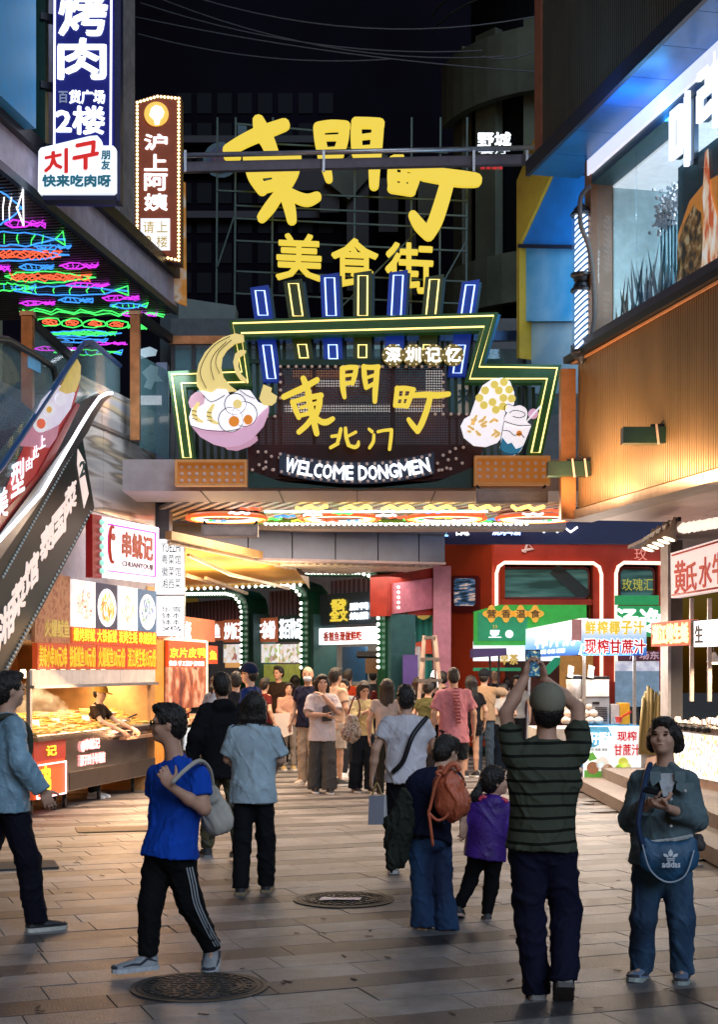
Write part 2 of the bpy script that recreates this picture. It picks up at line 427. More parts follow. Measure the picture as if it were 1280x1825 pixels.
def stand(px, py, H, face=0., lean=0., sl=.0, sr=.0, armL=None, armR=None, wide=1., gap=1., turn=0., nod=0., kid=1.):
    """joints of an upright figure whose feet are on picture point px,py; face: 0 towards the camera, pi away"""
    g = G(px, py) if not isinstance(px, Vector) else px; o = vec(g); s = H/1.7; f = vec((math.sin(face), -math.cos(face), 0)); l = vec((math.cos(face), math.sin(face), 0))  # l: the figure's left
    J = {}
    def at(a, b, c): return o+(l*a+f*b+HZ_*c)*s
    hz = .90 if kid == 1. else .86
    J['pelvis'] = at(0, 0, hz)
    for sd, st, q in (('L', sl, 1), ('R', sr, -1)):
        J['hip'+sd] = at(.076*q*wide, 0, hz-.03); J['knee'+sd] = at(.092*q*gap, st*.35+.03*abs(st)*4*(st > 0)+.01, .47); J['ankle'+sd] = at(.095*q*gap, st*.75-.0, .085+(.05 if st < -.18 else 0)); J['toe'+sd] = J['ankle'+sd]+f*.17*s-HZ_*(.055 if st >= -.18 else .095)*s
    J['chest'] = at(0, lean*.35, 1.22); J['neck'] = at(0, lean*.55, 1.405); J['head'] = at(0, lean*.65+.02, 1.565)
    for sd, q, arm in (('L', 1, armL), ('R', -1, armR)):
        J['sh'+sd] = at(.163*q*wide, lean*.5, 1.352)
        if arm is None: arm = ((.25*q, -.02+.01*q, 1.11), (.265*q, .06, .87))
        e, wv = arm; J['el'+sd] = at(*e); J['wr'+sd] = at(*wv)
    J['f'] = f; J['l'] = l; J['s'] = s
    a = face+turn; J['hf'] = unit(vec((math.sin(a), -math.cos(a), 0))+HZ_*nod); return J
def pj(d, face, s, turn=0., nod=0., **k):
    """joints given as picture points (px, py, extra distance) at distance d"""
    J = {n: vec(P(v[0], v[1], d+(v[2] if len(v) > 2 else 0))) for n, v in k.items()}
    J['f'] = vec((math.sin(face), -math.cos(face), 0)); J['l'] = vec((math.cos(face), math.sin(face), 0)); J['s'] = s
    a = face+turn; J['hf'] = unit(vec((math.sin(a), -math.cos(a), 0))+HZ_*nod); return J
def person(J, label, shirt='tee', sc='888888', trouser='slim', tc='222226', shoe='d0d0d0', hair='short', hc='1a1512', skin=1, fat=1., loose=1., long=1., vox=.014,
           group=None, handL='relax', handR='relax', hem=0., sleeve=.55, fold=1., seed=None, name='person', smat=None, tmat=None, hairlen=.25, collar=None, curl=.5, sole='e8e8e8', cap=None, face=True, head=1., mask=False, legs=True, glasses=False):
    s = J['s']; f = J['f']; l = J['l']; up = HZ_; seed = seed if seed is not None else R_.randint(0, 9999); hi = vox < .011
    root = thing(name, label, 'person', tuple((vec((0,0,0)) if False else (J['ankleL']+J['ankleR'])/2)*vec((1,1,0))), group)
    sk = skin_mat(skin); pv, ch, nk, hd = J['pelvis'], J['chest'], J['neck'], J['head']
    spine = unit(nk-pv); shv = unit(J['shL']-J['shR']); fw = unit(np.cross(spine, shv)*-1)
    if fw@f < 0 and abs(fw@f) > .2: fw = -fw
    flat = (fw, .66); mid = pv*.5+ch*.5; hs = s*head
    # body
    b = Field(vox if hi else vox*.93)
    b.cone(ch-shv*.03*s, ch+shv*.03*s, .115*s*fat, .115*s*fat, .05, flat).cone(mid, ch, .106*s*fat, .118*s*fat, .05, flat).cone(pv, mid, .115*s*fat, .106*s*fat, .05, flat)
    for q in 'LR': b.cone(nk-spine*.035*s, J['sh'+q]-spine*.012*s, .045*s, .042*s, .04)
    b.cone(nk-spine*.05*s, hd-up*.03*hs, .054*s, .05*s, .03)
    hf = J['hf']; hl = unit(np.cross(up, hf)); hu = np.cross(hf, hl)
    if hl@l < -.99: pass
    A = (hl, hf, hu)
    b.ell(hd+hu*.02*hs-hf*.008*hs, vec((.077, .093, .098))*hs, A, .02)
    b.ell(hd+hf*.028*hs-hu*.046*hs, vec((.058, .058, .064))*hs, A, .035)
    b.ell(hd+hf*.066*hs-hu*.084*hs, vec((.024, .02, .018))*hs, A, .025)
    if hi or face:
        b.cone(hd+hf*.084*hs+hu*.006*hs, hd+hf*.096*hs-hu*.024*hs, .008*hs, .0125*hs, .016)
        for q in (1, -1):
            b.ell(hd+hl*q*.072*hs-hf*.006*hs-hu*.008*hs, vec((.010, .018, .030))*hs, A, .01)
            if hi:
                b.sub(hd+hf*.103*hs+hl*q*.032*hs+hu*.004*hs, vec((.019, .012, .010))*hs, A, .018)
                b.ell(hd+hf*.083*hs+hl*q*.03*hs+hu*.024*hs, vec((.02, .012, .007))*hs, A, .015)
                b.ell(hd+hf*.062*hs+hl*q*.045*hs-hu*.03*hs, vec((.018, .02, .02))*hs, A, .02)
        if hi: b.ell(hd+hf*.084*hs-hu*.058*hs, vec((.024, .012, .010))*hs, A, .012)
    for sd, q in (('L', 1), ('R', -1)):
        sh, el, wr = J['sh'+sd], J['el'+sd], J['wr'+sd]; hp, kn, an, toe = J['hip'+sd], J['knee'+sd], J['ankle'+sd], J['toe'+sd]
        b.cone(sh, el, .043*s, .037*s, .03); b.cone(el, el*.55+wr*.45, .037*s, .036*s, .02); b.cone(el*.55+wr*.45, wr, .036*s, .024*s, .02, )
        hm = handL if sd == 'L' else handR
        if hm:
            if hm == 'relax': dd = unit(wr-el)*.8-up*.35; pn = -l*q+f*.15; cu = curl
            else: dd, pn, cu = hm
            dd = vec(dd); pn = vec(pn)
            if hi:
                sdd = np.cross(unit(dd), unit(pn)); tg = 1 if sdd@f > 0 else -1
                if hm != 'relax' and sdd@up > .35: tg = 1
                if hm != 'relax' and sdd@up < -.35: tg = -1
                hand(b, wr, dd, pn, s*1.02, cu, tg)
            else: hand(b, wr, dd, pn, s*1.05, cu, 1, .004)
        if legs:
            b.cone(hp, kn, .07*s*fat, .048*s, .04); b.cone(kn, kn*.6+an*.4, .047*s, .046*s, .03); b.cone(kn*.6+an*.4, an, .046*s, .031*s, .02)
            b.cone(an-up*.02*s, an*.35+toe*.65, .03*s, .018*s, .02)
    garment(b, 'body', sk, root, 0, seed, 1)
    # face pieces
    if face:
        dk = mat('eye_dark', '0c0806', .25, bump=0)
        for q in (1, -1):
            e = MB(); ep = hd+hf*(.094 if hi else .096)*hs+hl*q*.031*hs+hu*.004*hs
            vs = [ep+hl*.0145*hs*math.cos(a)*(1)+hu*.0045*hs*math.sin(a)+hf*.003*hs-hf*.004*hs*abs(math.cos(a)) for a in [i*PI/4 for i in range(8)]]
            e.prism([Vector(v) for v in vs], Vector(-hf*.008*hs)); e.build('eye', dk, root)
            e = MB(); e.tube([Vector(hd+hf*(.094-.006*abs(i))*hs+hl*(q*.033+i*.012)*hs+hu*(.023-.002*i*i)*hs) for i in (-1.2, 0, 1.2)], .0032*hs, 5); e.build('eyebrow', HAIRM(hc), root)
        if mask:
            mm = Field(vox*.8); mm.ell(hd+hf*.055*hs-hu*.052*hs, vec((.062, .058, .048))*hs, A, .02); garment(mm, 'face_mask', mat('mask_paper', 'c8d0da', .8), root, 0, seed, 1)
        else:
            e = MB(); e.tube([Vector(hd+hf*(.0955-.007*abs(i))*hs+hl*i*.017*hs-hu*(.058-.002*abs(i))*hs) for i in (-1, -.4, .4, 1)], [.0025*hs, .0045*hs, .0045*hs, .0025*hs], 6)
            e.build('mouth', mat('lips', (.30,.10,.08), .4, bump=0), root)
    # hair
    if hair not in (None, 'bald'):
        h = Field(.0062 if hi else .011); hc_ = hd+hu*.028*hs-hf*.012*hs
        if hair in ('short', 'buzz'):
            th = 0 if hair == 'short' else -.008
            h.ell(hc_, vec((.083+th, .1+th, .098+th))*hs, A, .02)
            h.ell(hd-hf*.045*hs-hu*.02*hs, vec((.073+th, .066+th, .075+th))*hs, A, .02)
            if hair == 'short': h.ell(hd+hf*.05*hs+hu*.095*hs, vec((.062, .045, .028))*hs, A, .03)
            h.sub(hd+hf*.105*hs-hu*.022*hs, vec((.085, .075, .088))*hs, A, .012)
            if cap: h.cut(hd+hu*.01*hs, hu)
            for q in (1, -1): h.sub(hd+hf*.02*hs+hl*q*.09*hs-hu*.05*hs, vec((.03, .045, .05))*hs, A, .01)
        elif hair == 'balding':
            h.ell(hd-hf*.035*hs+hu*.0*hs, vec((.081, .075, .065))*hs, A, .02); h.sub(hd+hf*.08*hs-hu*.0*hs, vec((.1, .085, .15))*hs, A, .01); h.sub(hd+hu*.12*hs, vec((.09, .12, .07))*hs, A, .01)
        else:
            h.ell(hc_, vec((.088, .103, .102))*hs, A, .02)
            if hair in ('bob', 'long', 'crop'):
                L = {'bob': .11, 'crop': .045}.get(hair, hairlen)
                for q in (1, -1, 0):
                    a = hd+hl*q*.062*hs-hf*(.03 if q else .055)*hs; bb = a-up*L*hs+hl*q*.01*hs-hf*.015*hs-(0 if hair != 'long' else 1)*hf*.02*hs; h.cone(a, bb, .05*hs, .045*hs if hair != 'long' else .035*hs, .04, (unit(hf), .8))
                h.ell(hd+hf*.055*hs+hu*.085*hs, vec((.066, .04, .03))*hs, A, .02)
            else: h.ell(hd-hf*.045*hs-hu*.015*hs, vec((.078, .07, .075))*hs, A, .03)
            if hair == 'ponytail':
                a = hd-hf*.1*hs+hu*.01*hs; bb = a-up*hairlen*hs-hf*.03*hs; m_ = (a+bb)/2-hf*.035*hs
                h.cone(a, m_, .026*hs, .042*hs, .015); h.cone(m_, bb, .042*hs, .014*hs, .02)
            if hair == 'bun': h.ell(hd-hf*.1*hs+hu*.06*hs, vec((.045, .045, .042))*hs, A, .01)
            h.sub(hd+hf*.108*hs-hu*.028*hs, vec((.068, .07, .094))*hs, A, .012)
        garment(h, 'hair', HAIRM(hc), root, (.0055 if hi else .006)*hs, seed, 1, .014 if hi else .025, .10)
    if cap:
        c = Field(min(vox, .009)); cc = hd+hu*.04*hs
        c.ell(cc, vec((.094, .110, .096))*hs, A, .02); c.cut(hd+hu*.002*hs-hf*.03*hs, -hu+hf*.22)
        c.sub(cc-hu*.03*hs, vec((.08, .096, .08))*hs, A, .005)
        o = garment(c, 'cap', cloth(cap), root, 0, seed, 1)
        br = Field(.006 if hi else .009); br.ell(hd+hf*.125*hs+hu*.036*hs, vec((.07, .075, .009))*hs, A, .01); garment(br, 'visor', cloth(cap), o, 0, seed, 1)
        b_ = MB(); b_.lathe(Vector(cc+hu*.094*hs), [(.009*hs, -.006*hs), (.007*hs, .004*hs), (.002*hs, .007*hs)], 8); b_.build('button', cloth(cap), o)
    if glasses:
        g = MB(); gm = mat('glasses_frame', '0a0a0c', .3, bump=0)
        for q in (1, -1):
            cpt = hd+hf*.104*hs+hl*q*.034*hs+hu*.002*hs
            g.tube([Vector(cpt+hl*.026*hs*math.cos(a)+hu*.019*hs*math.sin(a)) for a in [i*PI/5 for i in range(10)]], .0022*hs, 5, close=True)
            g.tube([Vector(cpt+hl*q*.026*hs), Vector(hd+hl*q*.076*hs-hf*.0*hs+hu*.006*hs)], .0025*hs, 5)
        g.build('glasses', gm, root)
    # trousers
    if trouser:
        shape = {'slim': (.088, .064, .052, .03), 'straight': (.094, .078, .07, .05), 'jeans': (.092, .07, .066, .04), 'wide': (.1, .098, .112, .05), 'jogger': (.094, .074, .055, .05), 'shorts': (.1, .1, .1, .3), 'bermuda': (.1, .095, .095, .4), 'flare': (.09, .066, .088, .035), 'skirt': (.1, .1, .1, .3)}[trouser]
        t = Field(max(vox, .0085)); tt, tk, ta, _ = shape
        t.cone(pv+up*.04*s, pv-up*.02*s, .122*s*fat, .136*s*fat, .04, (unit(f), .74))
        for sd in 'LR':
            hp, kn, an = J['hip'+sd], J['knee'+sd], J['ankle'+sd]
            if trouser in ('shorts', 'bermuda', 'skirt'):
                fr = .45 if trouser != 'bermuda' else .85; t.cone(hp, kn, tt*s*fat, tk*s, .03, None, (hp+(kn-hp)*fr, kn-hp))
            else:
                lg = unit(an-kn); cp = (an-up*(.028 if trouser in ('wide', 'flare', 'straight', 'jeans') else .0)*s, lg*.5-up*.6)
                t.cone(hp, kn, tt*s*fat, tk*s, .03); t.cone(kn, an+lg*.06*s, tk*s, ta*s, .03, None, cp)
        if trouser in ('shorts', 'bermuda'):
            pass
        garment(t, 'trousers' if trouser not in ('shorts', 'bermuda') else 'shorts', tmat or cloth(tc), root, .010*s*fold, seed+1, 2, .1, .8)
    # top
    if shirt:
        u = Field(max(vox, .0085)); lo_ = {'tee': .012, 'over': .03, 'jacket': .028, 'polo': .012, 'hoodie': .035, 'dress': .02}[shirt]*loose*s
        hemp = pv-spine*(-.02+hem)*s
        u.cone(ch-shv*.035*s, ch+shv*.035*s, .128*s*fat+lo_, .128*s*fat+lo_, .05, flat)
        u.cone(mid, ch, .122*s*fat+lo_*1.2, .13*s*fat+lo_, .05, (fw, .72)); u.cone(hemp-spine*.09*s, mid, .162*s*fat+lo_*1.2, .124*s*fat+lo_*1.3, .05, (fw, .76), (hemp-spine*.06*s, -spine))
        for q in 'LR': u.cone(nk-spine*.042*s, J['sh'+q]-spine*.014*s, .052*s+lo_*.2, .046*s+lo_*.3, .04)
        u.cone(nk-spine*.05*s, nk-spine*.03*s, .066*s, .06*s, .03)
        for sd in 'LR':
            sh, el, wr = J['sh'+sd], J['el'+sd], J['wr'+sd]; r0 = .048*s+lo_*.4; sh = sh-spine*.012*s
            if sleeve <= 1: u.cone(sh, sh+(el-sh)*(sleeve+.1), r0, .05*s+lo_*.9, .03, None, (sh+(el-sh)*sleeve, el-sh))
            else:
                u.cone(sh, el, r0, .049*s+lo_*.6, .03); e = el+(wr-el)*(sleeve-1); u.cone(el, e+unit(wr-el)*.03*s, .049*s+lo_*.6, .04*s+lo_*.5, .02, None, (e, wr-el))
        if shirt == 'hoodie': u.ell(nk-fw*.07*s-spine*.02*s, vec((.11, .06, .07))*s, (unit(np.cross(up, fw)), fw, up), .03)
        to = garment(u, {'tee': 'shirt', 'over': 'shirt', 'polo': 'polo_shirt', 'jacket': 'jacket', 'hoodie': 'hooded_top', 'dress': 'shirt'}[shirt], smat or cloth(sc), root, .012*s*fold, seed+2, 2, .12, .5)
        if collar:
            c = MB(); cc = nk-spine*.022*s; ax = unit(spine); q1 = unit(np.cross(ax, fw))
            c.tube([Vector(cc+q1*.066*s*math.cos(a)+fw*(.058*math.sin(a)+.004)*s-spine*.018*s*max(0, math.sin(a))) for a in [i*PI/8 for i in range(16)]], .009*s, 6, close=True)
            c.build('collar', cloth(collar), to, smooth=True)
    # shoes
    if shoe:
        for sd in 'LR':
            an, toe = J['ankle'+sd], J['toe'+sd]; dr = toe-an; dr = unit(dr); base = an-np.cross(np.cross(dr, up), dr)*0
            # foot frame: forward along the sole
            ff = unit(dr*1.0+up*(.3 if an[2]-toe[2] < .085*s+.01 else .36)); sdv = unit(np.cross(ff, up)); uu = np.cross(sdv, ff)
            mb = MB(); heel = an-uu*.085*s-ff*.06*s; Lf = .27*s
            ring = [(0., .028, .06), (.04, .038, .09), (.1, .043, .1), (.18, .043, .1), (.27, .043, .085), (.4, .045, .066), (.6, .048, .046), (.8, .045, .036), (.93, .034, .026), (1., .015, .014)]
            vs = []; K = 10
            for t_, wv, hv in ring:
                for i in range(K):
                    a = PI*i/(K-1); vs.append(heel+ff*t_*Lf+sdv*math.cos(a)*wv*s*(1 if math.sin(a) < .8 else .8)+uu*(.02+math.sin(a)**.7*hv)*s)
            fs = [(r*K+i, r*K+i+1, (r+1)*K+i+1, (r+1)*K+i) for r in range(len(ring)-1) for i in range(K-1)]
            fs += [tuple((r*K) for r in range(len(ring)))[::-1]+tuple(r*K+K-1 for r in range(len(ring)))]
            fs += [tuple(range(K))[::-1], tuple((len(ring)-1)*K+i for i in range(K))]
            mb.add(vs, fs); so_ = mb.build('shoe', mat('shoe_'+shoe, shoe, .6, var=.25, vs=25, bump=.3, bs=120), root, smooth=True)
            m2 = MB(); top = []; 
            for t_, wv, hv in ring: top.append((t_, wv*1.1+.002))
            pl_ = [heel+ff*(t_*1.02-.01)*Lf+sdv*wv*s for t_, wv in top]+[heel+ff*(t_*1.02-.01)*Lf-sdv*wv*s for t_, wv in top[::-1]]
            m2.prism([Vector(p+uu*.026*s) for p in pl_], Vector(-uu*.026*s)); m2.build('sole', mat('sole_'+sole, sole, .7, var=.3, vs=30), so_)
            if hi:
                ac = MB()
                for q in (1, -1): ac.tube([Vector(heel+ff*t_*Lf+sdv*q*s*w_+uu*h_*s) for t_, w_, h_ in ((.05,.038,.05),(.25,.046,.075),(.42,.049,.045),(.6,.050,.05),(.8,.046,.04))], [.004*s,.008*s,.007*s,.006*s,.003*s], 5)
                ac.tube([Vector(heel+ff*.93*Lf+sdv*x*.036*s+uu*.036*s+ff*(.02-.02*x*x)*s) for x in (-1,-.5,0,.5,1)], .009*s, 5); ac.build('trim', mat('shoe_trim_dark', (.05,.055,.07), .6), so_)
                m3 = MB()
                for i in range(5):
                    t_ = .24+i*.055; hh = .098-.011*i
                    m3.tube([Vector(heel+ff*t_*Lf+sdv*x*s*.026+uu*(hh-.010*x*x)*s) for x in (-1, -.4, .4, 1)], .0035*s, 5)
                m3.build('laces', mat('laces_pale', 'b8b8b4', .8), so_)
    return root
# ------------------------------------------------------------------ helpers for boards, lettering and brush strokes
def board(pl, x0, y0, x1, y1, m, parent=None, th=.08, n=0., ref=None, name='panel', **k):
    r = (x0+x1)/2 if ref is None else ref
    return pl.box(MB(), pl.u(x0), pl.u(x1), pl.z(r, y1), pl.z(r, y0), n, n+th).build(name, m, parent, **k)
def tx(s, pl, x0, y0, x1, y1, m, parent, n=.09, ref=None, bold=.02, depth=.01, name='lettering', **k):
    r = (x0+x1)/2 if ref is None else ref; u0, u1 = pl.u(x0), pl.u(x1); z0, z1 = pl.z(r, y1), pl.z(r, y0)
    return text(s, m, parent, pl, (u0+u1)/2, (z0+z1)/2, z1-z0, u1-u0, n, depth, bold, name, **k)
def sign(name, label, cat, pl, px, py, n=0., group=None):
    return thing(name, label, cat, tuple(pl.pp(px, py, n)), group)
def crom(p, k=4):
    if len(p) < 3: return p
    q = [p[0]]+list(p)+[p[-1]]; o = []
    for i in range(1, len(q)-2):
        for j in range(k):
            t = j/k; a, b, c, d = q[i-1], q[i], q[i+1], q[i+2]
            o.append(tuple(.5*(2*b[z]+(c[z]-a[z])*t+(2*a[z]-5*b[z]+4*c[z]-d[z])*t*t+(3*b[z]-a[z]-3*c[z]+d[z])*t**3) for z in range(len(b))))
    return o+[tuple(p[-1])]
def ribbon(p):
    """outline of a stroke with round ends; p: (x, y, width)"""
    p = crom(p); L = []; Rr = []; N = len(p)
    for i in range(N):
        a = p[max(0, i-1)]; b = p[min(N-1, i+1)]; dx, dy = b[0]-a[0], b[1]-a[1]; l = math.hypot(dx, dy) or 1; w_ = p[i][2]/2
        L.append((p[i][0]-dy/l*w_, p[i][1]+dx/l*w_)); Rr.append((p[i][0]+dy/l*w_, p[i][1]-dx/l*w_))
    def cap(c, a0):
        return [(c[0]+math.cos(a0-PI*k/5)*c[2]/2, c[1]+math.sin(a0-PI*k/5)*c[2]/2) for k in range(1, 5)]
    dx, dy = p[-1][0]-p[-2][0], p[-1][1]-p[-2][1]; e = math.atan2(dx, -dy)
    dx2, dy2 = p[0][0]-p[1][0], p[0][1]-p[1][1]; f = math.atan2(dx2, -dy2)
    return L+cap(p[-1], e)+Rr[::-1]+cap(p[0], f)
def brush(pl, strokes, m, parent, o=(0,0), sc=1., n=.05, depth=.05, name='character', mb=None):
    own = mb is None; mb = mb or MB()
    for i, s in enumerate(strokes):
        r = ribbon([(o[0]+a/sc, o[1]+b/sc, c/sc) for a, b, c in s]); pl.poly(mb, r, n, n+depth-i*.0011)
    if own: return mb.build(name, m, parent)
def neon(pl, pts, r, m, parent, n=.03, close=False, name='neon_tube', k=6, **kw):
    return MB().tube([pl.pp(x, y, n) for x, y in pts], r, k, close).build(name, m, parent, smooth=True, **kw)
def inset(pts, d):
    """closed polygon moved inwards by d (picture units)"""
    out = []; N = len(pts)
    for i in range(N):
        a, b, c = pts[i-1], pts[i], pts[(i+1) % N]
        v1 = Vector((b[0]-a[0], b[1]-a[1])).normalized(); v2 = Vector((c[0]-b[0], c[1]-b[1])).normalized()
        n1 = Vector((-v1.y, v1.x)); n2 = Vector((-v2.y, v2.x)); nn = (n1+n2).normalized(); k = d/max(.3, nn.dot(n1)); out.append((b[0]+nn.x*k, b[1]+nn.y*k))
    return out
# shared materials
E_W = lambda e=1.6: mat('lit_white_%.1f' % e, (.9,.95,1), .5, e=e, ec=(.92,.96,1), bump=0, var=.05)
E_WW = mat('lit_warm_white', (1,.85,.6), .5, e=3., ec=(1,.8,.5), bump=0, var=.05)
E_Y = mat('lit_yellow_letter', (.10,.075,.01), .6, e=1., ec=(.85,.63,.06), bump=0, var=.05)
N_Y = mat('neon_warm_yellow', (1,.8,.3), .4, e=2.2, ec=(1,.74,.22), bump=0, var=0)
N_W = mat('neon_white', (1,1,1), .4, e=2.4, ec=(.95,.95,1), bump=0, var=0)
N_B = mat('neon_blue', (.2,.4,1), .4, e=3.2, ec=(.22,.42,1), bump=0, var=0)
BULB_W = mat('bulb_lit_white', (1,1,.9), .4, e=5, ec=(.85,1,.85), bump=0, var=0)
BULB_Y = mat('bulb_lit_yellow', (1,.8,.5), .4, e=5, ec=(1,.72,.32), bump=0, var=0)
BULB_OFF = mat('bulb_unlit_pale', (.55,.42,.38), .3, e=.12, ec=(1,.75,.65), bump=0, var=.1)  # bulbs that are off, with a faint glow put into the material
DKGREEN = mat('painted_dark_green_metal', (.010,.045,.028), .35, metal=.3, var=.3, vs=3)
DARK = mat('dark_painted_metal', (.016,.016,.02), .45, metal=.4, var=.3)
STEEL = ramp_mat('stainless_steel_sheet', 'noise', [(.3,(.42,.36,.32)),(.7,(.62,.58,.55))], 2., rough=.24, metal=1., bump=.05, st=(1,1,3))
ALU = mat('brushed_aluminium', (.55,.55,.57), .35, metal=.9, var=.15, st=(1,1,12))
COPPER = mat('copper_post', (.62,.28,.12), .3, metal=.9, var=.3)
GLASS = mat('clear_glass_pane', (.25,.4,.42), .04, alpha=.22, bump=0, var=.05, spec=.8)
GLASSD = mat('dusty_glass_pane', (.12,.25,.27), .06, alpha=.45, bump=.02, var=.2, spec=.8)
CONC = mat('painted_concrete', (.20,.19,.22), .8, var=.25, vs=2)

# ------------------------------------------------------------------ pavement
def paving():
    g = MB(); g.box((0, 40, -.25), (120, 130, .46)); g.build('ground', mat('ground_base', (.10,.085,.08), .9, vs=.7), kind='structure')
    root = bpy.data.objects.new('pavement', None); COL.objects.link(root); tag(root, kind='structure')
    cols = [(.25,.235,.235), (.275,.255,.25), (.075,.071,.076)]
    def slab_mat(i, j): 
        b = cols[i]; f = (1, .88, 1.1)[j]
        return mat('paving_stone_%d_%d' % (i, j), tuple(x*f for x in b), .5, var=.42, vs=3.1, bump=.45, bs=70, spec=.24)
    MS = [[slab_mat(i, j) for j in range(3)] for i in range(3)]
    for m_ in sum(MS, []):      # grain, stains and trodden dirt continue from slab to slab
        t = m_.node_tree; g_ = t.nodes.new('ShaderNodeNewGeometry'); mp = [n for n in t.nodes if n.type == 'MAPPING'][0]
        for l in list(t.links):
            if l.to_node == mp: t.links.remove(l)
        t.links.new(g_.outputs['Position'], mp.inputs[0]); b = t.nodes['Principled BSDF']; src = b.inputs['Base Color'].links[0].from_socket
        n3 = _n(t, 'ShaderNodeTexNoise', Scale=.9, Detail=6., Roughness=.7); t.links.new(mp.outputs[0], n3.inputs[0]); r3 = _n(t, 'ShaderNodeMapRange'); r3.inputs[1].default_value = .42; r3.inputs[2].default_value = .62; r3.inputs[3].default_value = .62; r3.inputs[4].default_value = 1.12; t.links.new(n3.outputs[0], r3.inputs[0])
        v3 = _n(t, 'ShaderNodeTexVoronoi', Scale=2.6); t.links.new(mp.outputs[0], v3.inputs[0]); r4 = _n(t, 'ShaderNodeMapRange'); r4.inputs[1].default_value = .03; r4.inputs[2].default_value = .06; r4.inputs[3].default_value = .45; r4.inputs[4].default_value = 1.; t.links.new(v3.outputs['Distance'], r4.inputs[0])
        mu = _n(t, 'ShaderNodeMath', operation='MULTIPLY'); t.links.new(r3.outputs[0], mu.inputs[0]); t.links.new(r4.outputs[0], mu.inputs[1])
        sc_ = _n(t, 'ShaderNodeVectorMath', operation='SCALE'); t.links.new(src, sc_.inputs[0]); t.links.new(mu.outputs[0], sc_.inputs['Scale']); t.links.new(sc_.outputs[0], b.inputs['Base Color'])
    a = math.atan(.38); ca, sa = math.cos(a), math.sin(a); rng = random.Random(3)
    rows = []; pitch = [.345, .335, .32]; v = -6.; i = 0; near = []; far = {}
    meshes = {}
    while v < 34:
        wd = pitch[i % 3]; u = -16-rng.random()*.6
        L = .62 if i % 3 != 2 else .9
        while u < 22:
            uc = u+L/2; vc = v+wd/2; x = ca*uc-sa*vc; y = sa*uc+ca*vc
            if 4.5 < y < 31 and abs(x) < .255*y+1.2 and x < 3.2:
                near.append((math.hypot(x, y), x, y, L, wd, i % 3, rng.randrange(3), rng.random()))
            u += L
        v += wd; i += 1
    near.sort()
    vis = [q for q in near if abs(q[1]) < .247*q[2]+.15 and q[2] > 7.2]
    ids = set(id(q) for q in vis[:300])
    for q in near:
        _, x, y, L, wd, t, j, r = q; dz = -.003+.005*r
        if id(q) in ids:
            k = (t, j)
            if k not in meshes:
                b = MB(); w_, l_ = wd/2-.0018, L/2-.0018
                for z, e in ((-.03, 0), (-.003, 0), (0, .003)): b.v += [(-l_+e, -w_+e, z), (l_-e, -w_+e, z), (l_-e, w_-e, z), (-l_+e, w_-e, z)]
                for s_ in (0, 4): b.f += [(s_+n_, s_+(n_+1) % 4, s_+4+(n_+1) % 4, s_+4+n_) for n_ in range(4)]
                b.f.append((8, 9, 10, 11)); me = b.mesh('paver'); me.materials.append(MS[t][j]); meshes[k] = me
            o = link('paver', meshes[k], root); o.location = (x, y, dz); o.rotation_euler = ((r-.5)*.003, (.5-r)*.003, a)
        else:
            b = far.setdefault((t, j), MB()); b.box((x, y, dz-.015), (L-.005, wd-.005, .03), a)
    for k, b in far.items(): b.build('distant_pavers', MS[k[0]][k[1]], root, kind='stuff')
    b = MB(); b.box((-13, 20, -.012), (18.4, 50, .02)); b.box((13, 20, -.012), (19, 50, .02)); b.box((0, 45, -.012), (44, 29, .02))
    b.build('side_paving', mat('side_paving', (.12,.105,.1), .6, var=.35, vs=2), root)
paving()
def manhole(px, py, r, label):
    c = G(px, py); t = thing('manhole_cover', label, 'manhole cover', tuple(c), 'manhole covers in the paving')
    iron = mat('cast_iron', (.03,.028,.027), .6, metal=.2, var=.4, vs=12, bump=.5)
    b = MB(); b.lathe(c+Vector((0,0,-.01)), [(r*1.05, 0), (r*1.05, .019), (r*.97, .0195), (r*.965, .014)], 40); b.build('frame', mat('cast_iron_worn', (.05,.045,.04), .6, metal=.2, var=.4, vs=12, bump=.5), t)
    b = MB(); b.lathe(c+Vector((0,0,-.01)), [(r*.955, 0), (r*.955, .02), (r*.9, .0215)], 40); b.build('lid', iron, t)
    b = MB(); z = c.z+.012
    for rr in (.86, .66): b.tube([c+Vector((rr*r*math.cos(k*PI/20), rr*r*math.sin(k*PI/20), z)) for k in range(40)], .006, 4, close=True)
    rng = random.Random(int(px))
    for j in range(-4, 5):
        hw = math.sqrt(max(0, .6**2-(j*.13)**2))*r; x = -hw
        while x < hw-.03:
            l = .02+rng.random()*.05; b.bar(c+Vector((x, j*.13*r, z)), c+Vector((min(hw, x+l), j*.13*r+rng.uniform(-.01,.01), z)), .014, .01); x += l+.018
    for k in range(26):
        an = k*2*PI/26; b.box(c+Vector((math.cos(an)*.76*r, math.sin(an)*.76*r, z)), (.03, .022+.02*rng.random(), .01), an)
    b.build('relief', iron, t)
    return t
manhole(355, 1760, .37, 'round cast iron manhole cover in the foreground paving with raised lettering')
manhole(613, 1604, .375, 'manhole cover in the middle of the street with a pale flyer on it')
c = G(606, 1607)+Vector((0,0,.022)); b = MB()
b.add([c+Vector((x, y, z)) for x, y, z in ((-.16,-.05,0),(-.02,-.06,.006),(.15,-.045,.0),(.17,.05,.004),(0,.06,.0),(-.14,.06,.006))]+[c+Vector((x, y, z-.002)) for x, y, z in ((-.16,-.05,0),(-.02,-.06,.006),(.15,-.045,.0),(.17,.05,.004),(0,.06,.0),(-.14,.06,.006))], [(0,1,4,5),(1,2,3,4),(11,10,7,6),(10,9,8,7),(0,6,7,1),(1,7,8,2),(2,8,9,3),(3,9,10,4),(4,10,11,5),(5,11,6,0)])
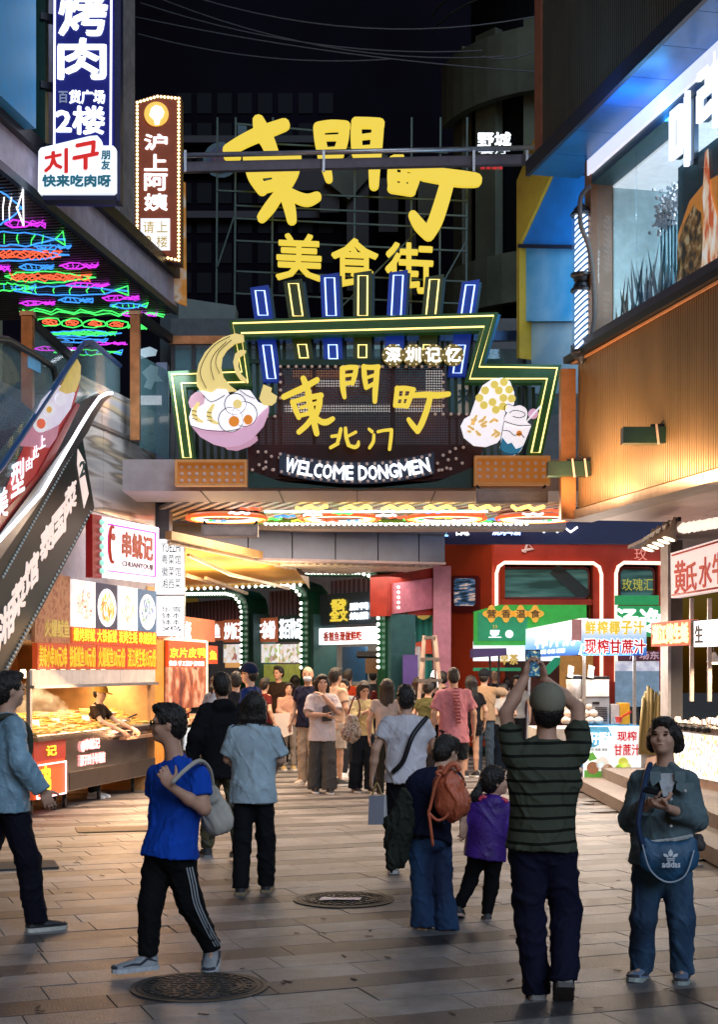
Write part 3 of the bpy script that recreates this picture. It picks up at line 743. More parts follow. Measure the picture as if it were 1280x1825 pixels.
centre(b.build('paper_flyer', ramp_mat('flyer_print', 'noise', [(.45,(.62,.55,.6)),(.55,(.5,.35,.65)),(.62,(.7,.68,.7))], 9., detail=1), label='small lilac printed flyer lying on the far manhole cover', cat='flyer'))
rng = random.Random(11); b = MB()
for i in range(70):
    px, py = rng.uniform(20, 1250), rng.uniform(1420, 1810); c = G(px, py); a = rng.random()*6; l = rng.uniform(.02, .07)
    b.box(c+Vector((0,0,.006)), (l, .008+.012*rng.random(), .003), a)
b.build('leaf_litter', mat('dry_litter', (.12,.07,.04), .8, var=.6), kind='stuff')

# ------------------------------------------------------------------ stone steps and platform on the right
stone = mat('granite_step', (.24,.20,.18), .6, var=.3, vs=8, bump=.3, bs=90)
root = thing('stone_steps', 'two pale granite steps along the right side of the street under the juice stall', 'steps', (3.4, 14, 0))
y = 8.
while y < 24.5:
    L = 1.25; MB().box((3.50, y+L/2, .075), (.5, L-.008, .15)).build('tread', stone, root); MB().box((5.7, y+L/2, .151), (4.1, L-.006, .30)).build('tread', stone, root); y += L

# ------------------------------------------------------------------ LEFT BUILDING
LC = Plane(0, 16, 310, 22.4, -.11)             # edge line of the neon canopy
LW = Plane(65, 17.7, 265, 21.5)          # stall front line
lav = mat('lavender_grey_wall', (.52,.47,.58), .7, var=.15, vs=1.2)
u0, u1 = LC.u(-120), LC.u(255)
B = thing('left_building', 'pale lavender grey building on the left above the neon canopy with blue lit corner column', 'building', tuple(LC.p(0, 0, -1)))
LC.box(MB(), u0, u1, 8.0, 16, -6, -.25).build('wall', lav, B)
for px in (38, 90, 150, 205):
    LC.box(MB(), LC.u(px)-.03, LC.u(px)+.03, 8.0, 16, -.25, -.21).build('pilaster', mat('wall_joint_strip', (.2,.19,.24), .6), B)
LC.box(MB(), LC.u(225), LC.u(252), 8.0, 16, -.25, -.1).build('concrete_pier', mat('rough_concrete', (.22,.19,.18), .9, var=.4, vs=6, bump=.6, bs=30), B)
LC.box(MB(), LC.u(-60), LC.u(26), 7.95, 16, -.2, .25).build('column', mat('blue_lit_column', (.04,.38,.75), .5, metal=0, var=.1, bump=0), B)  # blue light of the sign is put into the column colour
LC.box(MB(), LC.u(28), LC.u(56), 9.4, 16, -.24, .0).build('window', GLASSD, B)
LC.box(MB(), u0, LC.u(320), 5.0, 5.25, -6, -.4).build('floor_slab', CONC, B)
LC.box(MB(), u0, LC.u(250), 5.25, 7.4, -6.2, -5).build('rear_wall', mat('shop_back_wall', (.30,.26,.22), .7), B)
for px, wd in ((45, .25), (75, .2)):
    LC.box(MB(), LC.u(px)-wd, LC.u(px)+wd, 5.25, 7.37, -1.6, -1.2).build('column', mat('beige_column', (.42,.36,.32), .6), B)
# canopy with neon ceiling
Cn = thing('neon_canopy', 'dark slatted canopy on the left covered with colourful neon fish and lobsters', 'canopy', tuple(LC.p(3, 7.3, -1)))
LC.box(MB(), u0, LC.u(312), 7.42, 7.70, -5.2, -.02).build('deck', mat('canopy_black', (.012,.012,.014), .6), Cn)
LC.box(MB(), u0, LC.u(312), 7.34, 7.44, -.02, .05).build('edge_trim', mat('edge_dark_blue', (.02,.05,.09), .3, metal=.5), Cn)
LC.box(MB(), u0, LC.u(312), 7.44, 7.86, -.02, .03).build('fascia', mat('fascia_lavender', (.62,.55,.66), .5), Cn)
LC.box(MB(), u0, LC.u(318), 7.86, 8.02, -.25, .12).build('gutter', DARK, Cn)
b = MB(); u = u0
while u < LC.u(312)-.05: LC.box(b, u, u+.045, 7.345, 7.42, -5.1, -.04); u += .11
b.build('slats', mat('dark_slat', (.10,.08,.075), .3, metal=.3), Cn, kind='stuff')
NC = {'b': mat('neon_azure', (.1,.4,1), .4, e=1.25, ec=(.05,.33,1), bump=0), 'g': mat('neon_green', (.1,1,.2), .4, e=1.25, ec=(.07,1,.16), bump=0), 'r': mat('neon_red_orange', (1,.2,.1), .4, e=1.25, ec=(1,.13,.05), bump=0),
      'p': mat('neon_magenta', (.8,.1,.9), .4, e=1.25, ec=(.7,.04,.85), bump=0), 'y': mat('neon_lime', (.8,1,.1), .4, e=1.25, ec=(.7,.9,.08), bump=0), 'w': N_W}
ZC = 7.215
nrng = random.Random(77)
def cn(pts, c, r=.0105, close=False, nm='neon_tube'):
    q = [PZ(x, y, ZC) for x, y in pts]; q = q+q[:1] if close else q
    MB().tube([p_+Vector((nrng.gauss(0,.014), nrng.gauss(0,.03), 0)) for p_ in q], r, 4).build(nm, NC[c], Cn, smooth=True)
def fish(x0, x1, y, h, c1, c2, kind='fish'):
    n = 14; t = [i/n for i in range(n+1)]
    up = [(x0+(x1-x0)*q, y-h*.5*math.sin(PI*min(1, q*1.12))**.7-(0 if q < .9 else 0)) for q in t]; dn = [(x0+(x1-x0)*q, y+h*.5*math.sin(PI*min(1, q*1.12))**.7) for q in t]
    if kind == 'fish':
        cn(up, c1); cn(dn, c1)
        for q in (.2, .35, .5, .65, .78): cn([(x0+(x1-x0)*q, y-h*.3), (x0+(x1-x0)*(q-.02), y), (x0+(x1-x0)*q, y+h*.35)], c2, .008)
        cn([(x1-(x1-x0)*.12, y), (x1, y-h*.5), (x1, y+h*.5)], c2, .0105, True)
        cn([(x0+(x1-x0)*.14, y-h*.25), (x0+(x1-x0)*.08, y), (x0+(x1-x0)*.15, y+h*.2)], 'g')
    elif kind == 'squid':
        cn([(x0, y), (x0+(x1-x0)*.2, y-h*.45), (x0+(x1-x0)*.5, y-h*.35), (x0+(x1-x0)*.62, y), (x0+(x1-x0)*.5, y+h*.35), (x0+(x1-x0)*.15, y+h*.4)], c1, .0105, True)
        for k in (-.4, -.1, .2, .5): cn([(x0+(x1-x0)*.6, y+k*h*.4)]+[(x0+(x1-x0)*(.65+.07*j), y+k*h*.5+(j % 2-.5)*h*.25) for j in range(5)], c1, .008)
        for q in (.15, .28, .4): cn([(x0+(x1-x0)*q, y-h*.3), (x0+(x1-x0)*(q+.03), y), (x0+(x1-x0)*q, y+h*.3)], c1, .007)
    elif kind == 'lob':
        cn(up, c2); cn(dn, c2)
        rg = random.Random(int(x0+y))
        for k in range(4):
            cn([(x0+(x1-x0)*(.06+.88*j/12), y+h*.34*math.sin(j*1.9+k*1.7)+rg.uniform(-.1,.1)*h) for j in range(13)], c1, .0105)
    else:
        n = 4
        for k in range(n):
            xa = x0+(x1-x0)*k/n; xb = x0+(x1-x0)*(k+1)/n; cx, rx = (xa+xb)/2, (xb-xa)/2
            cn([(cx+rx*math.cos(a), y+h*.5*math.sin(a)+k*1.5) for a in [j*PI/6 for j in range(12)]], c2, .0105, True)
            for m_ in range(2): cn([(cx+rx*(.6-.25*m_)*math.cos(a), y+k*1.5+h*(.28-.1*m_)*math.sin(a*1.0+m_)) for a in [j*PI/5 for j in range(10)]], c1, .0105, True)
for a in [(60, 130, 440, 10, 'b', 'b', 'squid'), (120, 200, 508, 9, 'p', 'p', 'squid'), (195, 262, 545, 9, 'b', 'g', 'fish'), (215, 285, 560, 9, 'p', 'p', 'squid'), (-20, 60, 512, 12, 'g', 'b', 'fish'), (225, 275, 582, 8, 'g', 'g', 'lob'), (-60, 42, 370, 62, 'b', 'w', 'fish'), (8, 85, 399, 14, 'p', 'p', 'squid'), (-50, 115, 426, 24, 'b', 'g', 'fish'), (-60, 118, 454, 22, 'r', 'b', 'lob'), (-30, 20, 478, 14, 'p', 'p', 'squid'), (35, 100, 476, 12, 'b', 'b', 'squid'), (108, 180, 474, 12, 'p', 'p', 'squid'),
          (10, 170, 494, 20, 'r', 'g', 'lob'), (25, 228, 518, 16, 'b', 'g', 'fish'), (182, 250, 531, 11, 'p', 'p', 'squid'), (36, 102, 540, 9, 'p', 'p', 'squid'), (105, 170, 535, 10, 'b', 'b', 'squid'), (68, 228, 574, 15, 'r', 'g', 'pearls'), (85, 215, 594, 11, 'g', 'b', 'lob'), (160, 230, 612, 7, 'p', 'p', 'squid'), (80, 200, 606, 8, 'b', 'b', 'squid'), (95, 215, 628, 9, 'g', 'b', 'fish'), (60, 150, 622, 8, 'p', 'p', 'squid')]: fish(*a)
for k, c in ((0, 'g'), (4, 'g')): cn([(36+j*13.5, 551+k+(4 if j % 3 == 1 else -2 if j % 3 == 2 else 0)+j*.35) for j in range(20)], c)
# blue vertical sign
S1 = front(95, 212, 16.8)
t = sign('vertical_sign', 'tall deep blue lightbox sign with big white characters and white Korean panel', 'sign', S1, 150, 350)
blue = mat('deep_blue_panel', (.004,.006,.11), .3, e=.5, ec=(.004,.008,.16), bump=0)
board(S1, 94, -90, 203, 358, blue, t, .22, -.2, name='box')
board(S1, 203.5, -90, 214, 358, mat('navy_side', (.003,.005,.06), .4), t, .2, -.21, name='side_panel')
for x in (98.5, 199): MB().tube([S1.pp(x, -85, .035), S1.pp(x-1.5, 268, .035)], .012, 6).build('neon_tube', N_W, t)
for s_, r in (('烤', (107, -12, 190, 64)), ('肉', (105, 72, 188, 142)), ('2楼', (101, 192, 186, 240))): tx(s_, S1, *r, E_W(), t, .03, bold=.03)
tx('百', S1, 105, 165, 121, 185, mat('dim_letter', (.3,.33,.45), .5, e=.3, ec=(.3,.35,.5), bump=0), t, .03, bold=.02); tx('货广场', S1, 124, 163, 187, 186, E_W(), t, .03, bold=.03)
wp = lambda pts, r, n0, n1, m, nm='panel': S1.poly(MB(), pts, n0, n1).build(nm, m, t)
wp([(72,276),(76,270),(163,249),(176,248),(183,256),(185,266),(204,266),(209,271),(209,346),(204,350),(76,352),(71,347)], 0, .03, .12, mat('lit_white_panel', (.85,.9,.95), .5, e=.95, ec=(.85,.92,1), bump=0), 'name_panel')
RED = mat('lit_red_letter', (.7,.02,.01), .5, e=.55, ec=(.75,.012,.008), bump=0); TEAL = mat('teal_letter', (.02,.2,.27), .5, e=.2, ec=(.01,.22,.3), bump=0)
v_ = tx('치', S1, 83, 276, 124, 318, RED, t, .13, bold=.022, shear=.2); tx('구', S1, 134, 262, 178, 308, RED, t, .13, bold=.03, shear=.2)
tx('朋', S1, 184, 276, 199, 291, TEAL, t, .13, bold=.03); tx('友', S1, 184, 293, 199, 309, TEAL, t, .13, bold=.03); tx('快来吃肉呀', S1, 80, 319, 200, 339, TEAL, t, .131, bold=.045)
board(S1, 78, 353, 207, 361, mat('navy_side', (.003,.005,.06), .4), t, .2, -.1, name='base_strip')
S1b = front(50, 84, 17.0); b = MB(); S1b.box(b, S1b.u(52), S1b.u(80), 7.6, 15.5, -.18, 0); b.build('post', DKGREEN, t)
for y in (30, 152, 262): MB().bar(S1b.pp(70, y), S1b.pp(100, y, -.1), .1, .08).build('bracket', DARK, t)
# bulb framed sign
S2 = front(240, 323, 21.6)
t = sign('vertical_sign', 'brown pennant shaped sign framed by glowing round bulbs with white vertical characters', 'sign', S2, 280, 470)
out = [(240,180),(280,168),(323,172),(323,470),(280,461),(240,475)]
S2.poly(MB(), out, -.25, 0).build('box', mat('dark_brown_frame', (.10,.03,.012), .5), t)
S2.poly(MB(), inset(out, 9), .0, .02).build('face', mat('rust_brown_face', (.22,.045,.012), .5, e=.16, ec=(.5,.08,.015), bump=0), t)
pts = []
rim = inset(out, 4.5)
for i in range(6):
    a, b_ = rim[i], rim[(i+1) % 6]; L = math.hypot(b_[0]-a[0], b_[1]-a[1]); n_ = max(1, round(L/6.6))
    pts += [S2.pp(a[0]+(b_[0]-a[0])*k/n_, a[1]+(b_[1]-a[1])*k/n_, .02) for k in range(n_)]
bulbs(pts, .02, BULB_Y, t)
b = MB(); b.lathe(S2.pp(279, 205, .02), [(.18, 0), (.18, .03)], 24, S2.N3); b.build('disc', mat('lit_gold_disc', (.8,.5,.1), .5, e=.9, ec=(.85,.5,.08), bump=0), t)
S2.poly(MB(), [(270,196),(278,190),(288,193),(293,202),(290,212),(286,215),(284,224),(277,225),(275,216),(267,208)], .05, .06).build('portrait', E_W(), t)
for s_, y0, y1 in (('沪', 241, 268), ('上', 277, 305), ('阿', 311, 340), ('姨', 347, 376)): tx(s_, S2, 258, y0, 298, y1, E_W(), t, .03, bold=.03)
board(S2, 251, 391, 303, 447, mat('lit_white_soft', (.85,.87,.9), .5, e=.9, ec=(.9,.92,1), bump=0), t, .03, .02, name='notice')
GOLD = mat('gold_letter', (.6,.42,.1), .5, e=.4, ec=(.7,.5,.12), bump=0)
for s_, r in (('请', (256,396,275,417)), ('上', (280,396,299,416)), ('2', (259,422,272,443)), ('楼', (280,422,299,443))): tx(s_, S2, *r, GOLD, t, .055, bold=.0)
for y in (285, 430): MB().bar(S2.pp(205, y, -.12), S2.pp(242, y, -.12), .07, .1).build('bracket', DARK, t)
S2b = front(230, 332, 22.3)
t = sign('banner', 'orange printed banner hanging behind the bulb framed sign', 'banner', S2b, 280, 545)
S2b.poly(MB(), [(232,300),(330,325),(332,545),(318,540),(232,480)], -.06, 0).build('cloth', ramp_mat('orange_banner', 'noise', [(.3,(.5,.14,.02)),(.5,(.65,.25,.03)),(.62,(.6,.5,.4)),(.7,(.35,.15,.02))], 3., e=.25), t)
# upper floor railing on the left
LR = Plane(45, 17.2, 250, 20.6)
t = thing('glass_balustrade', 'glass balustrade with two copper posts and dark handrail above the escalators', 'balustrade', tuple(LR.pp(150, 800)))
for px, ya, yb in ((49, 565, 760), (241, 563, 785)):
    MB().box((LR.pp(px, (ya+yb)/2).x, LR.d(px), (LR.z(px, ya)+LR.z(px, yb))/2), (.13, .13, LR.z(px, ya)-LR.z(px, yb))).build('post', COPPER, t)
    MB().box((LR.pp(px, ya).x, LR.d(px), LR.z(px, ya)+.03), (.16, .16, .05)).build('post_cap', mat('copper_light', (.8,.45,.25), .3, metal=.8), t)
MB().bar(LR.pp(58, 577), LR.pp(128, 640), .09, .1).build('handrail', DARK, t)
MB().bar(P(250, 565, 20.6), P(303, 604, 21.6), .09, .12).build('handrail', DARK, t)
MB().bar(P(250, 640, 20.6)+Vector((0,0,-.6)), P(300, 668, 21.6)+Vector((0,0,-.6)), .02, 1.3).build('glass_pane', GLASSD, t)
MB().bar(LR.pp(60, 660), LR.pp(128, 690), .02, 1.1).build('glass_pane', GLASS, t)
Pp = Plane(248, 20.75, 300, 21.7)
Pp.poly(MB(), [(250,622),(266,618),(279,624),(276,634),(262,636),(250,640)], 0, .01).build('decal', mat('pale_decal', (.5,.6,.65), .6, e=.25, ec=(.6,.8,.9)), t)
Pp.poly(MB(), [(252,664),(268,650),(281,655),(279,668),(290,680),(274,680),(268,694),(256,690),(262,676)], 0, .01).build('decal', mat('pale_decal', (.5,.6,.65)), t)
board(front(250, 290, 21.5), 250, 706, 288, 722, mat('lit_white_soft', (.8,.8,.8)), t, .05, 0, name='menu_board')
MB().box(tuple(P(290, 745, 21.8)), (.16, .3, 1.6)).build('end_post', mat('grey_blue_column', (.14,.17,.26), .5), t)

# steel cladding and stall front
t = thing('steel_clad_wall', 'wavy reflective stainless steel wall cladding behind the escalator', 'wall', tuple(LW.pp(220, 960)))
wst = ramp_mat('wavy_steel_reflections', 'noise', [(.35,(.50,.46,.45)),(.5,(.75,.68,.62)),(.56,(.30,.24,.2)),(.62,(.8,.62,.4)),(.7,(.62,.58,.6))], 1.3, rough=.2, metal=.35, bump=.9, st=(.3,.3,3.2), detail=2.)  # streaks of reflected light are put into the steel colour
ua, ub = LW.u(130), LW.u(276); 
for i in range(3):
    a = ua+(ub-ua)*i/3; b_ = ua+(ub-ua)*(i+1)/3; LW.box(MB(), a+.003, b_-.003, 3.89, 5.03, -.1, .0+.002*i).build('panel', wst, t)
LW.box(MB(), ua, ub+.0, 5.03, 5.08, -.1, .03).build('trim', ALU, t)
for i in range(3):
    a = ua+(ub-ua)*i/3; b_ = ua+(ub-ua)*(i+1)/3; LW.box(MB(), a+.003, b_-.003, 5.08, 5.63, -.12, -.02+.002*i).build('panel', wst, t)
LW.box(MB(), LW.u(-150), ub, 2.92, 3.885, -.1, -.01).build('lower_panel', mat('grey_lavender_panel', (.42,.37,.39), .35, metal=.2, var=.2), t)
MB().box(tuple(P(289, 850, 22.2)), (.26, .4, 1.9)).build('corner_column', mat('grey_blue_column', (.14,.17,.26), .5), t)

St = thing('skewer_stall', 'stainless steel grilled skewer stall glowing orange with red banner and food posters on the left', 'stall', tuple(LW.pp(170, 1440)))
def lp(x0, x1, y0, y1, ref, m, nm, n0, n1, parent=St): return LW.box(MB(), LW.u(x0), LW.u(x1), LW.z(ref, y1), LW.z(ref, y0), n0, n1).build(nm, m, parent)
orange_wall = mat('orange_stall_wall', (.62,.30,.10), .5, var=.35, vs=3)
fbg = [mat('menu_photo_cream', (.85,.8,.75), .5, e=.9, bump=0), mat('menu_photo_dark', (.05,.05,.09), .5, e=.4, bump=0), mat('menu_photo_white', (.85,.88,.92), .5, e=1., bump=0), mat('menu_photo_navy', (.06,.12,.22), .5, e=.6, bump=0)]
fcol = [[(.45,.2,.09), (.75,.45,.28), (.85,.7,.55)], [(.75,.42,.05), (.85,.62,.16), (.5,.2,.03)], [(.88,.85,.8), (.75,.6,.35), (.5,.42,.3)], [(.85,.85,.88), (.1,.25,.12), (.15,.2,.4)]]
z1, z0 = LW.z(195, 1043), LW.z(195, 1150); du = (LW.u(271)-LW.u(119))/4
for i in range(4):
    a = LW.u(119)+du*i; LW.box(MB(), a+.015, a+du-.01, z0+.22, z1, .0, .07).build('food_photo', fbg[i], St)
    rf = random.Random(40+i); cu, cz = a+du/2, (z0+.22+z1)/2; hh = (z1-z0-.22)/2
    MB().prism([LW.p(cu+du*.43*math.cos(q*PI/10), cz-.02+hh*.86*math.sin(q*PI/10), .073) for q in range(20)], -LW.N3*.002).build('plate_print', mat('print_plate', (.85,.86,.88), .5, e=.9, bump=0), St)
    for kk in range(3):
        bq = MB()
        for q in range(34):
            r_ = math.sqrt(rf.random())*.8; an = rf.random()*2*PI; uu = cu+du*.40*r_*math.cos(an); zz_ = cz-.02+hh*.78*r_*math.sin(an); l_ = rf.uniform(.03,.08); ww = rf.uniform(.008,.018); tt_ = rf.gauss(.8 if i == 0 else 1.5, .5)
            dx, dz = math.cos(tt_)*l_, math.sin(tt_)*l_; nx, nz = -math.sin(tt_)*ww, math.cos(tt_)*ww; n_ = .0745+.0005*kk+.00001*q
            bq.prism([LW.p(uu-dx, zz_-dz, n_), LW.p(uu+nx, zz_+nz, n_), LW.p(uu+dx, zz_+dz, n_), LW.p(uu-nx, zz_-nz, n_)], -LW.N3*.0015)
        bq.build('food_print', mat('print_food_%d_%d' % (i, kk), fcol[i][kk], .5, e=.9, bump=0), St, kind='stuff')
    text(['爆烤鲜鱿', '大铁板鱿', '炭烤生蚝', '串烧拼盘'][i], mat('lit_yellow_print', (.85,.65,.05), .5, e=.9, ec=(.9,.68,.03), bump=0), St, LW, a+du/2, z0+.12, .17, du*.9, .072, .006, .02)
ob = mat('lit_orange_red_banner', (.55,.08,.02), .5, e=.5, ec=(.62,.07,.015), bump=0)
LW.box(MB(), LW.u(119), LW.u(272), z0, z0+.215, .0, .06).build('caption_strip', ob, St)
LW.box(MB(), LW.u(55), LW.u(118), z0, z1+.03, .0, .05).build('side_poster', ramp_mat('brown_food_poster', 'noise', [(.35,(.35,.10,.04)),(.5,(.5,.22,.10)),(.65,(.3,.08,.03))], 9., e=.25), St)
text('火爆鱿鱼', GOLD, St, LW, (LW.u(72)+LW.u(116))/2, z0+.18, .22, LW.u(116)-LW.u(72), .052, .006, .02)
za, zb = 1.64, 2.08
for i, (xa, xb, s_) in enumerate(((54,108,'美味小串10元3串'),(109,160,'铁板鱿鱼10元/份'),(161,213,'火爆鱿鱼20元/份'),(214,269,'湛江烤生蚝15元/份'))):
    LW.box(MB(), LW.u(xa), LW.u(xb)-.01, za+.14, zb+.02, .02, .09).build('banner_panel', ob, St)
    text(s_, mat('banner_yellow', (.75,.5,.03), .5, e=.6, ec=(.8,.52,.02), bump=0), St, LW, (LW.u(xa)+LW.u(xb))/2, (za+.16+zb)/2, .26, (LW.u(xb)-LW.u(xa))*.92, .092, .006, .015)
for i in range(3):
    a = LW.u(46)+(LW.u(268)-LW.u(46))*i/3; b_ = LW.u(46)+(LW.u(268)-LW.u(46))*(i+1)/3
    LW.box(MB(), a, b_-.02, za-.05, za+.135, .04, .08).build('hood_lip', mat('frosted_lip', (.6,.52,.48), .4, e=.25, ec=(1,.75,.55)), St)
LW.box(MB(), LW.u(44), LW.u(269), za-.09, za-.052, .0, .12).build('hood_rail', ALU, St)
LW.box(MB(), LW.u(30), LW.u(272), zb+.05, zb+.13, -2.0, -.01).build('ceiling', mat('stall_ceiling', (.5,.4,.3), .6), St)
LW.box(MB(), LW.u(-30), LW.u(274), 0, 3.0, -2.2, -2.05).build('back_wall', orange_wall, St)
LW.box(MB(), LW.u(262), LW.u(276), 0, 3.0, -2.05, 0.0).build('side_wall', orange_wall, St)
LW.box(MB(), LW.u(46), LW.u(50), 0.9, 1.75, .0, .05).build('post', ALU, St)
LW.box(MB(), LW.u(60), LW.u(105), .9, 2.2, -1.9, -1.6).build('cabinet', mat('yellow_cabinet', (.55,.38,.13), .4), St)
LW.box(MB(), LW.u(58)+.12, LW.u(58)+.32, 1.58, 1.78, -1.59, -1.57).build('notice', mat('blue_notice', (.01,.06,.45), .5, e=.3, ec=(.01,.08,.6)), St)
for k, x in enumerate((150, 172, 190, 208, 228)):
    LW.box(MB(), LW.u(x), LW.u(x)+.28, 1.35+.1*(k % 2), 1.78, -2.04, -2.0).build('menu_sheet', [mat('paper_white', (.7,.66,.6), .8, e=.15), mat('shelf_dark', (.04,.03,.03), .6), mat('paper_red', (.6,.08,.04), .7)][k % 3], St)
# counter
LW.box(MB(), LW.u(116), LW.u(275), .22, .90, -.75, 0).build('counter', STEEL, St)
LW.box(MB(), LW.u(123), LW.u(275), .23, .46, .0, .012).build('lower_shelf', mat('dark_shelf_sheet', (.12,.10,.09), .4, metal=.7), St)  # thin dark metal sheet on the lower counter front
LW.box(MB(), LW.u(60), LW.u(277), .90, .94, -.8, .05).build('counter_top', STEEL, St)
LW.box(MB(), LW.u(206), LW.u(277), .80, .84, .05, .16).build('ledge', mat('wooden_ledge', (.3,.17,.1), .5), St)
LW.box(MB(), LW.u(58), LW.u(115), .20, .89, -.7, 0).build('front_box', ob, St)
LW.box(MB(), LW.u(58), LW.u(115), .66, .89, .0, .012).build('name_strip', mat('dark_red_strip', (.35,.03,.02), .5, e=.3, ec=(.4,.02,.01)), St)
LW.box(MB(), LW.u(60), LW.u(113), .21, .62, .0, .02).build('lit_panel', mat('lit_orange_red_panel', (.75,.12,.03), .5, e=.9, ec=(.75,.07,.015), bump=0), St)
MB().tube([LW.p(LW.u(61), .215, .035), LW.p(LW.u(112.5), .215, .035), LW.p(LW.u(112.5), .615, .035), LW.p(LW.u(61), .615, .035)], .011, 6, True).build('neon_tube', mat('neon_pinkish', (1,.6,.6), .4, e=2.5, ec=(1,.6,.62), bump=0), St)
YP = MATS['lit_yellow_print']
text('串', YP, St, LW, LW.u(76), .42, .34, .28, .03, .01, .04); text('记', YP, St, LW, LW.u(88), .775, .12, .3, .02, .01, .03)
PK = mat('lit_pink_letter', (1,.5,.5), .5, e=1.4, ec=(1,.42,.42), bump=0)
text('串鱿记', PK, St, LW, LW.u(162), .79, .14, .5, .01, .012, .03); text('源于四十年老店', PK, St, LW, LW.u(163), .59, .14, .85, .01, .012, .03)
MB().lathe(LW.p(LW.u(145), .77, .01), [(.07,0),(.07,.015)], 16, LW.N3).build('badge', PK, St)
for x in (70, 112, 130, 190, 250):
    q = LW.p(LW.u(x), 0, -.12); b = MB(); b.lathe(q+Vector((-.02,0,.07)), [(.04,0),(.07,.004),(.07,.04),(.04,.044)], 12, (1,0,0)); b.build('caster', DARK, St)
    b = MB(); b.bar(q+Vector((0,0,.12)), q+Vector((0,0,.24)), .05, .05); b.build('caster_leg', DARK, St)
# food on the counter
rng = random.Random(5)
cols = [mat('skewer_golden', (.62,.34,.06), .5, var=.4), mat('skewer_yellow', (.75,.5,.12), .5, var=.4), mat('skewer_pale', (.72,.6,.35), .5, var=.4), mat('skewer_red', (.45,.10,.04), .4, var=.4)]
bb = [MB() for _ in cols]
for i in range(900):
    u = rng.uniform(LW.u(62), LW.u(268)); n = rng.uniform(-.62, .0); z = .96+(-n)*.34+rng.random()*.05; a = rng.uniform(-.5, .5)
    l = rng.uniform(.12, .24); q = LW.p(u, z, n); d_ = LW.U3*math.sin(a+.9)*l+LW.N3*math.cos(a+.9)*l+Vector((0,0,rng.uniform(-.02,.02)))
    k = min(3, int(abs(rng.gauss(0, 1.3)))); bb[k].tube([q-d_*.5, q, q+d_*.5], rng.uniform(.008,.016), 5)
t = thing('skewer_tray', 'long steel tray heaped with golden grilled skewers on the stall counter', 'food tray', tuple(LW.p(2, .95, -.3)))
for k, b in enumerate(bb): b.build('skewers', cols[k], t, kind='stuff')
LW.box(MB(), LW.u(60), LW.u(272), .942, .955, -.72, .03).build('tray', STEEL, t)
b = MB(); b.tube([LW.p(LW.u(60), .97, .035), LW.p(LW.u(272), .97, .035)], .012, 6); b.build('rim', ALU, t)
for i, x in enumerate((92, 128, 180)):
    q = LW.p(LW.u(x), .99, -.2); o = MB().hexa([q+Vector(v) for v in ((-.05,0,0),(.05,0,0),(.05,.01,0),(-.05,.01,0),(-.09,.05,.16),(.01,.05,.16),(.01,.06,.16),(-.09,.06,.16))]).build('price_card', mat('lit_card', (.85,.8,.65), .6, e=.3), label='white price card leaning %s on the skewer tray' % ['at the near end', 'in the middle', 'near the cook'][i], cat='price card', group='price cards on the skewer tray'); centre(o)
q = LW.p(LW.u(228), .99, -.35)
for i in range(2): centre(MB().lathe(q+LW.U3*(.2*i), [(.06,0),(.085,.16),(.09,.16),(.09,.17)], 14).build('paper_cup', mat('paper_cup', (.8,.74,.66), .7), label=['white paper cup on the stall counter, left one', 'white paper cup on the stall counter, right one by the pan'][i], cat='cup', smooth=True))
o = MB().lathe(LW.p(LW.u(225), 1.03, -.1), [(.05,0),(.15,.03),(.155,.035)], 18, (0,-.2,1)).build('frying_pan', STEEL, label='shallow steel pan on the skewer stall counter', cat='pan', smooth=True); MB().bar(LW.p(LW.u(225), 1.06, -.1)+LW.U3*.14, LW.p(LW.u(225), 1.13, 0)+LW.U3*.4, .03, .02).build('handle', DARK, o)
b = MB()
for i in range(9): q = LW.p(LW.u(100+i*17), 1.68, -.45); b.lathe(q, [(.03,.1),(.075,.0),(.07,-.01)], 10)
b.build('heat_lamps', E_WW, St, smooth=True)
for k in range(3): area(LW.p(LW.u(85+75*k), 1.66, -.45), .5, 34, (1,.72,.42), sy=1.1)
for k in range(2): area(LW.p(LW.u(95+110*k), 2.15, -1.2), .8, 45, (1,.62,.30), sy=1.2)
area(LW.p(LW.u(150), 1.60, .5), .35, 110, (1,.58,.30), (.5,-.5,-1), sy=3.5)
smk = bpy.data.materials.new('cooking_steam'); smk.use_nodes = True; nt_ = smk.node_tree; nt_.nodes.remove(nt_.nodes['Principled BSDF'])
pv_ = nt_.nodes.new('ShaderNodeVolumePrincipled'); pv_.inputs['Color'].default_value = (1,.9,.75,1); nt_.links.new(pv_.outputs[0], nt_.nodes['Material Output'].inputs['Volume'])
nz = _n(nt_, 'ShaderNodeTexNoise', Scale=5., Detail=3.); tc = _n(nt_, 'ShaderNodeTexCoord'); nt_.links.new(tc.outputs['Object'], nz.inputs[0]); mr = _n(nt_, 'ShaderNodeMapRange'); mr.inputs[1].default_value = .45; mr.inputs[2].default_value = .75; mr.inputs[4].default_value = 5.; nt_.links.new(nz.outputs[0], mr.inputs[0]); nt_.links.new(mr.outputs[0], pv_.inputs['Density'])
q = LW.p(LW.u(125), 1.38, -.55); fl = Field(.03); fl.ell(q, (.26,.2,.24)); fl.ell(q+Vector((.25,.1,-.15)), (.22,.18,.22), None, .1); V, Q = fl.mesh(); o = np_mesh('steam', V-vec(q), Q, smk, None, label='pale puff of steam rising over the skewer tray', cat='steam', kind='stuff'); o.location = q

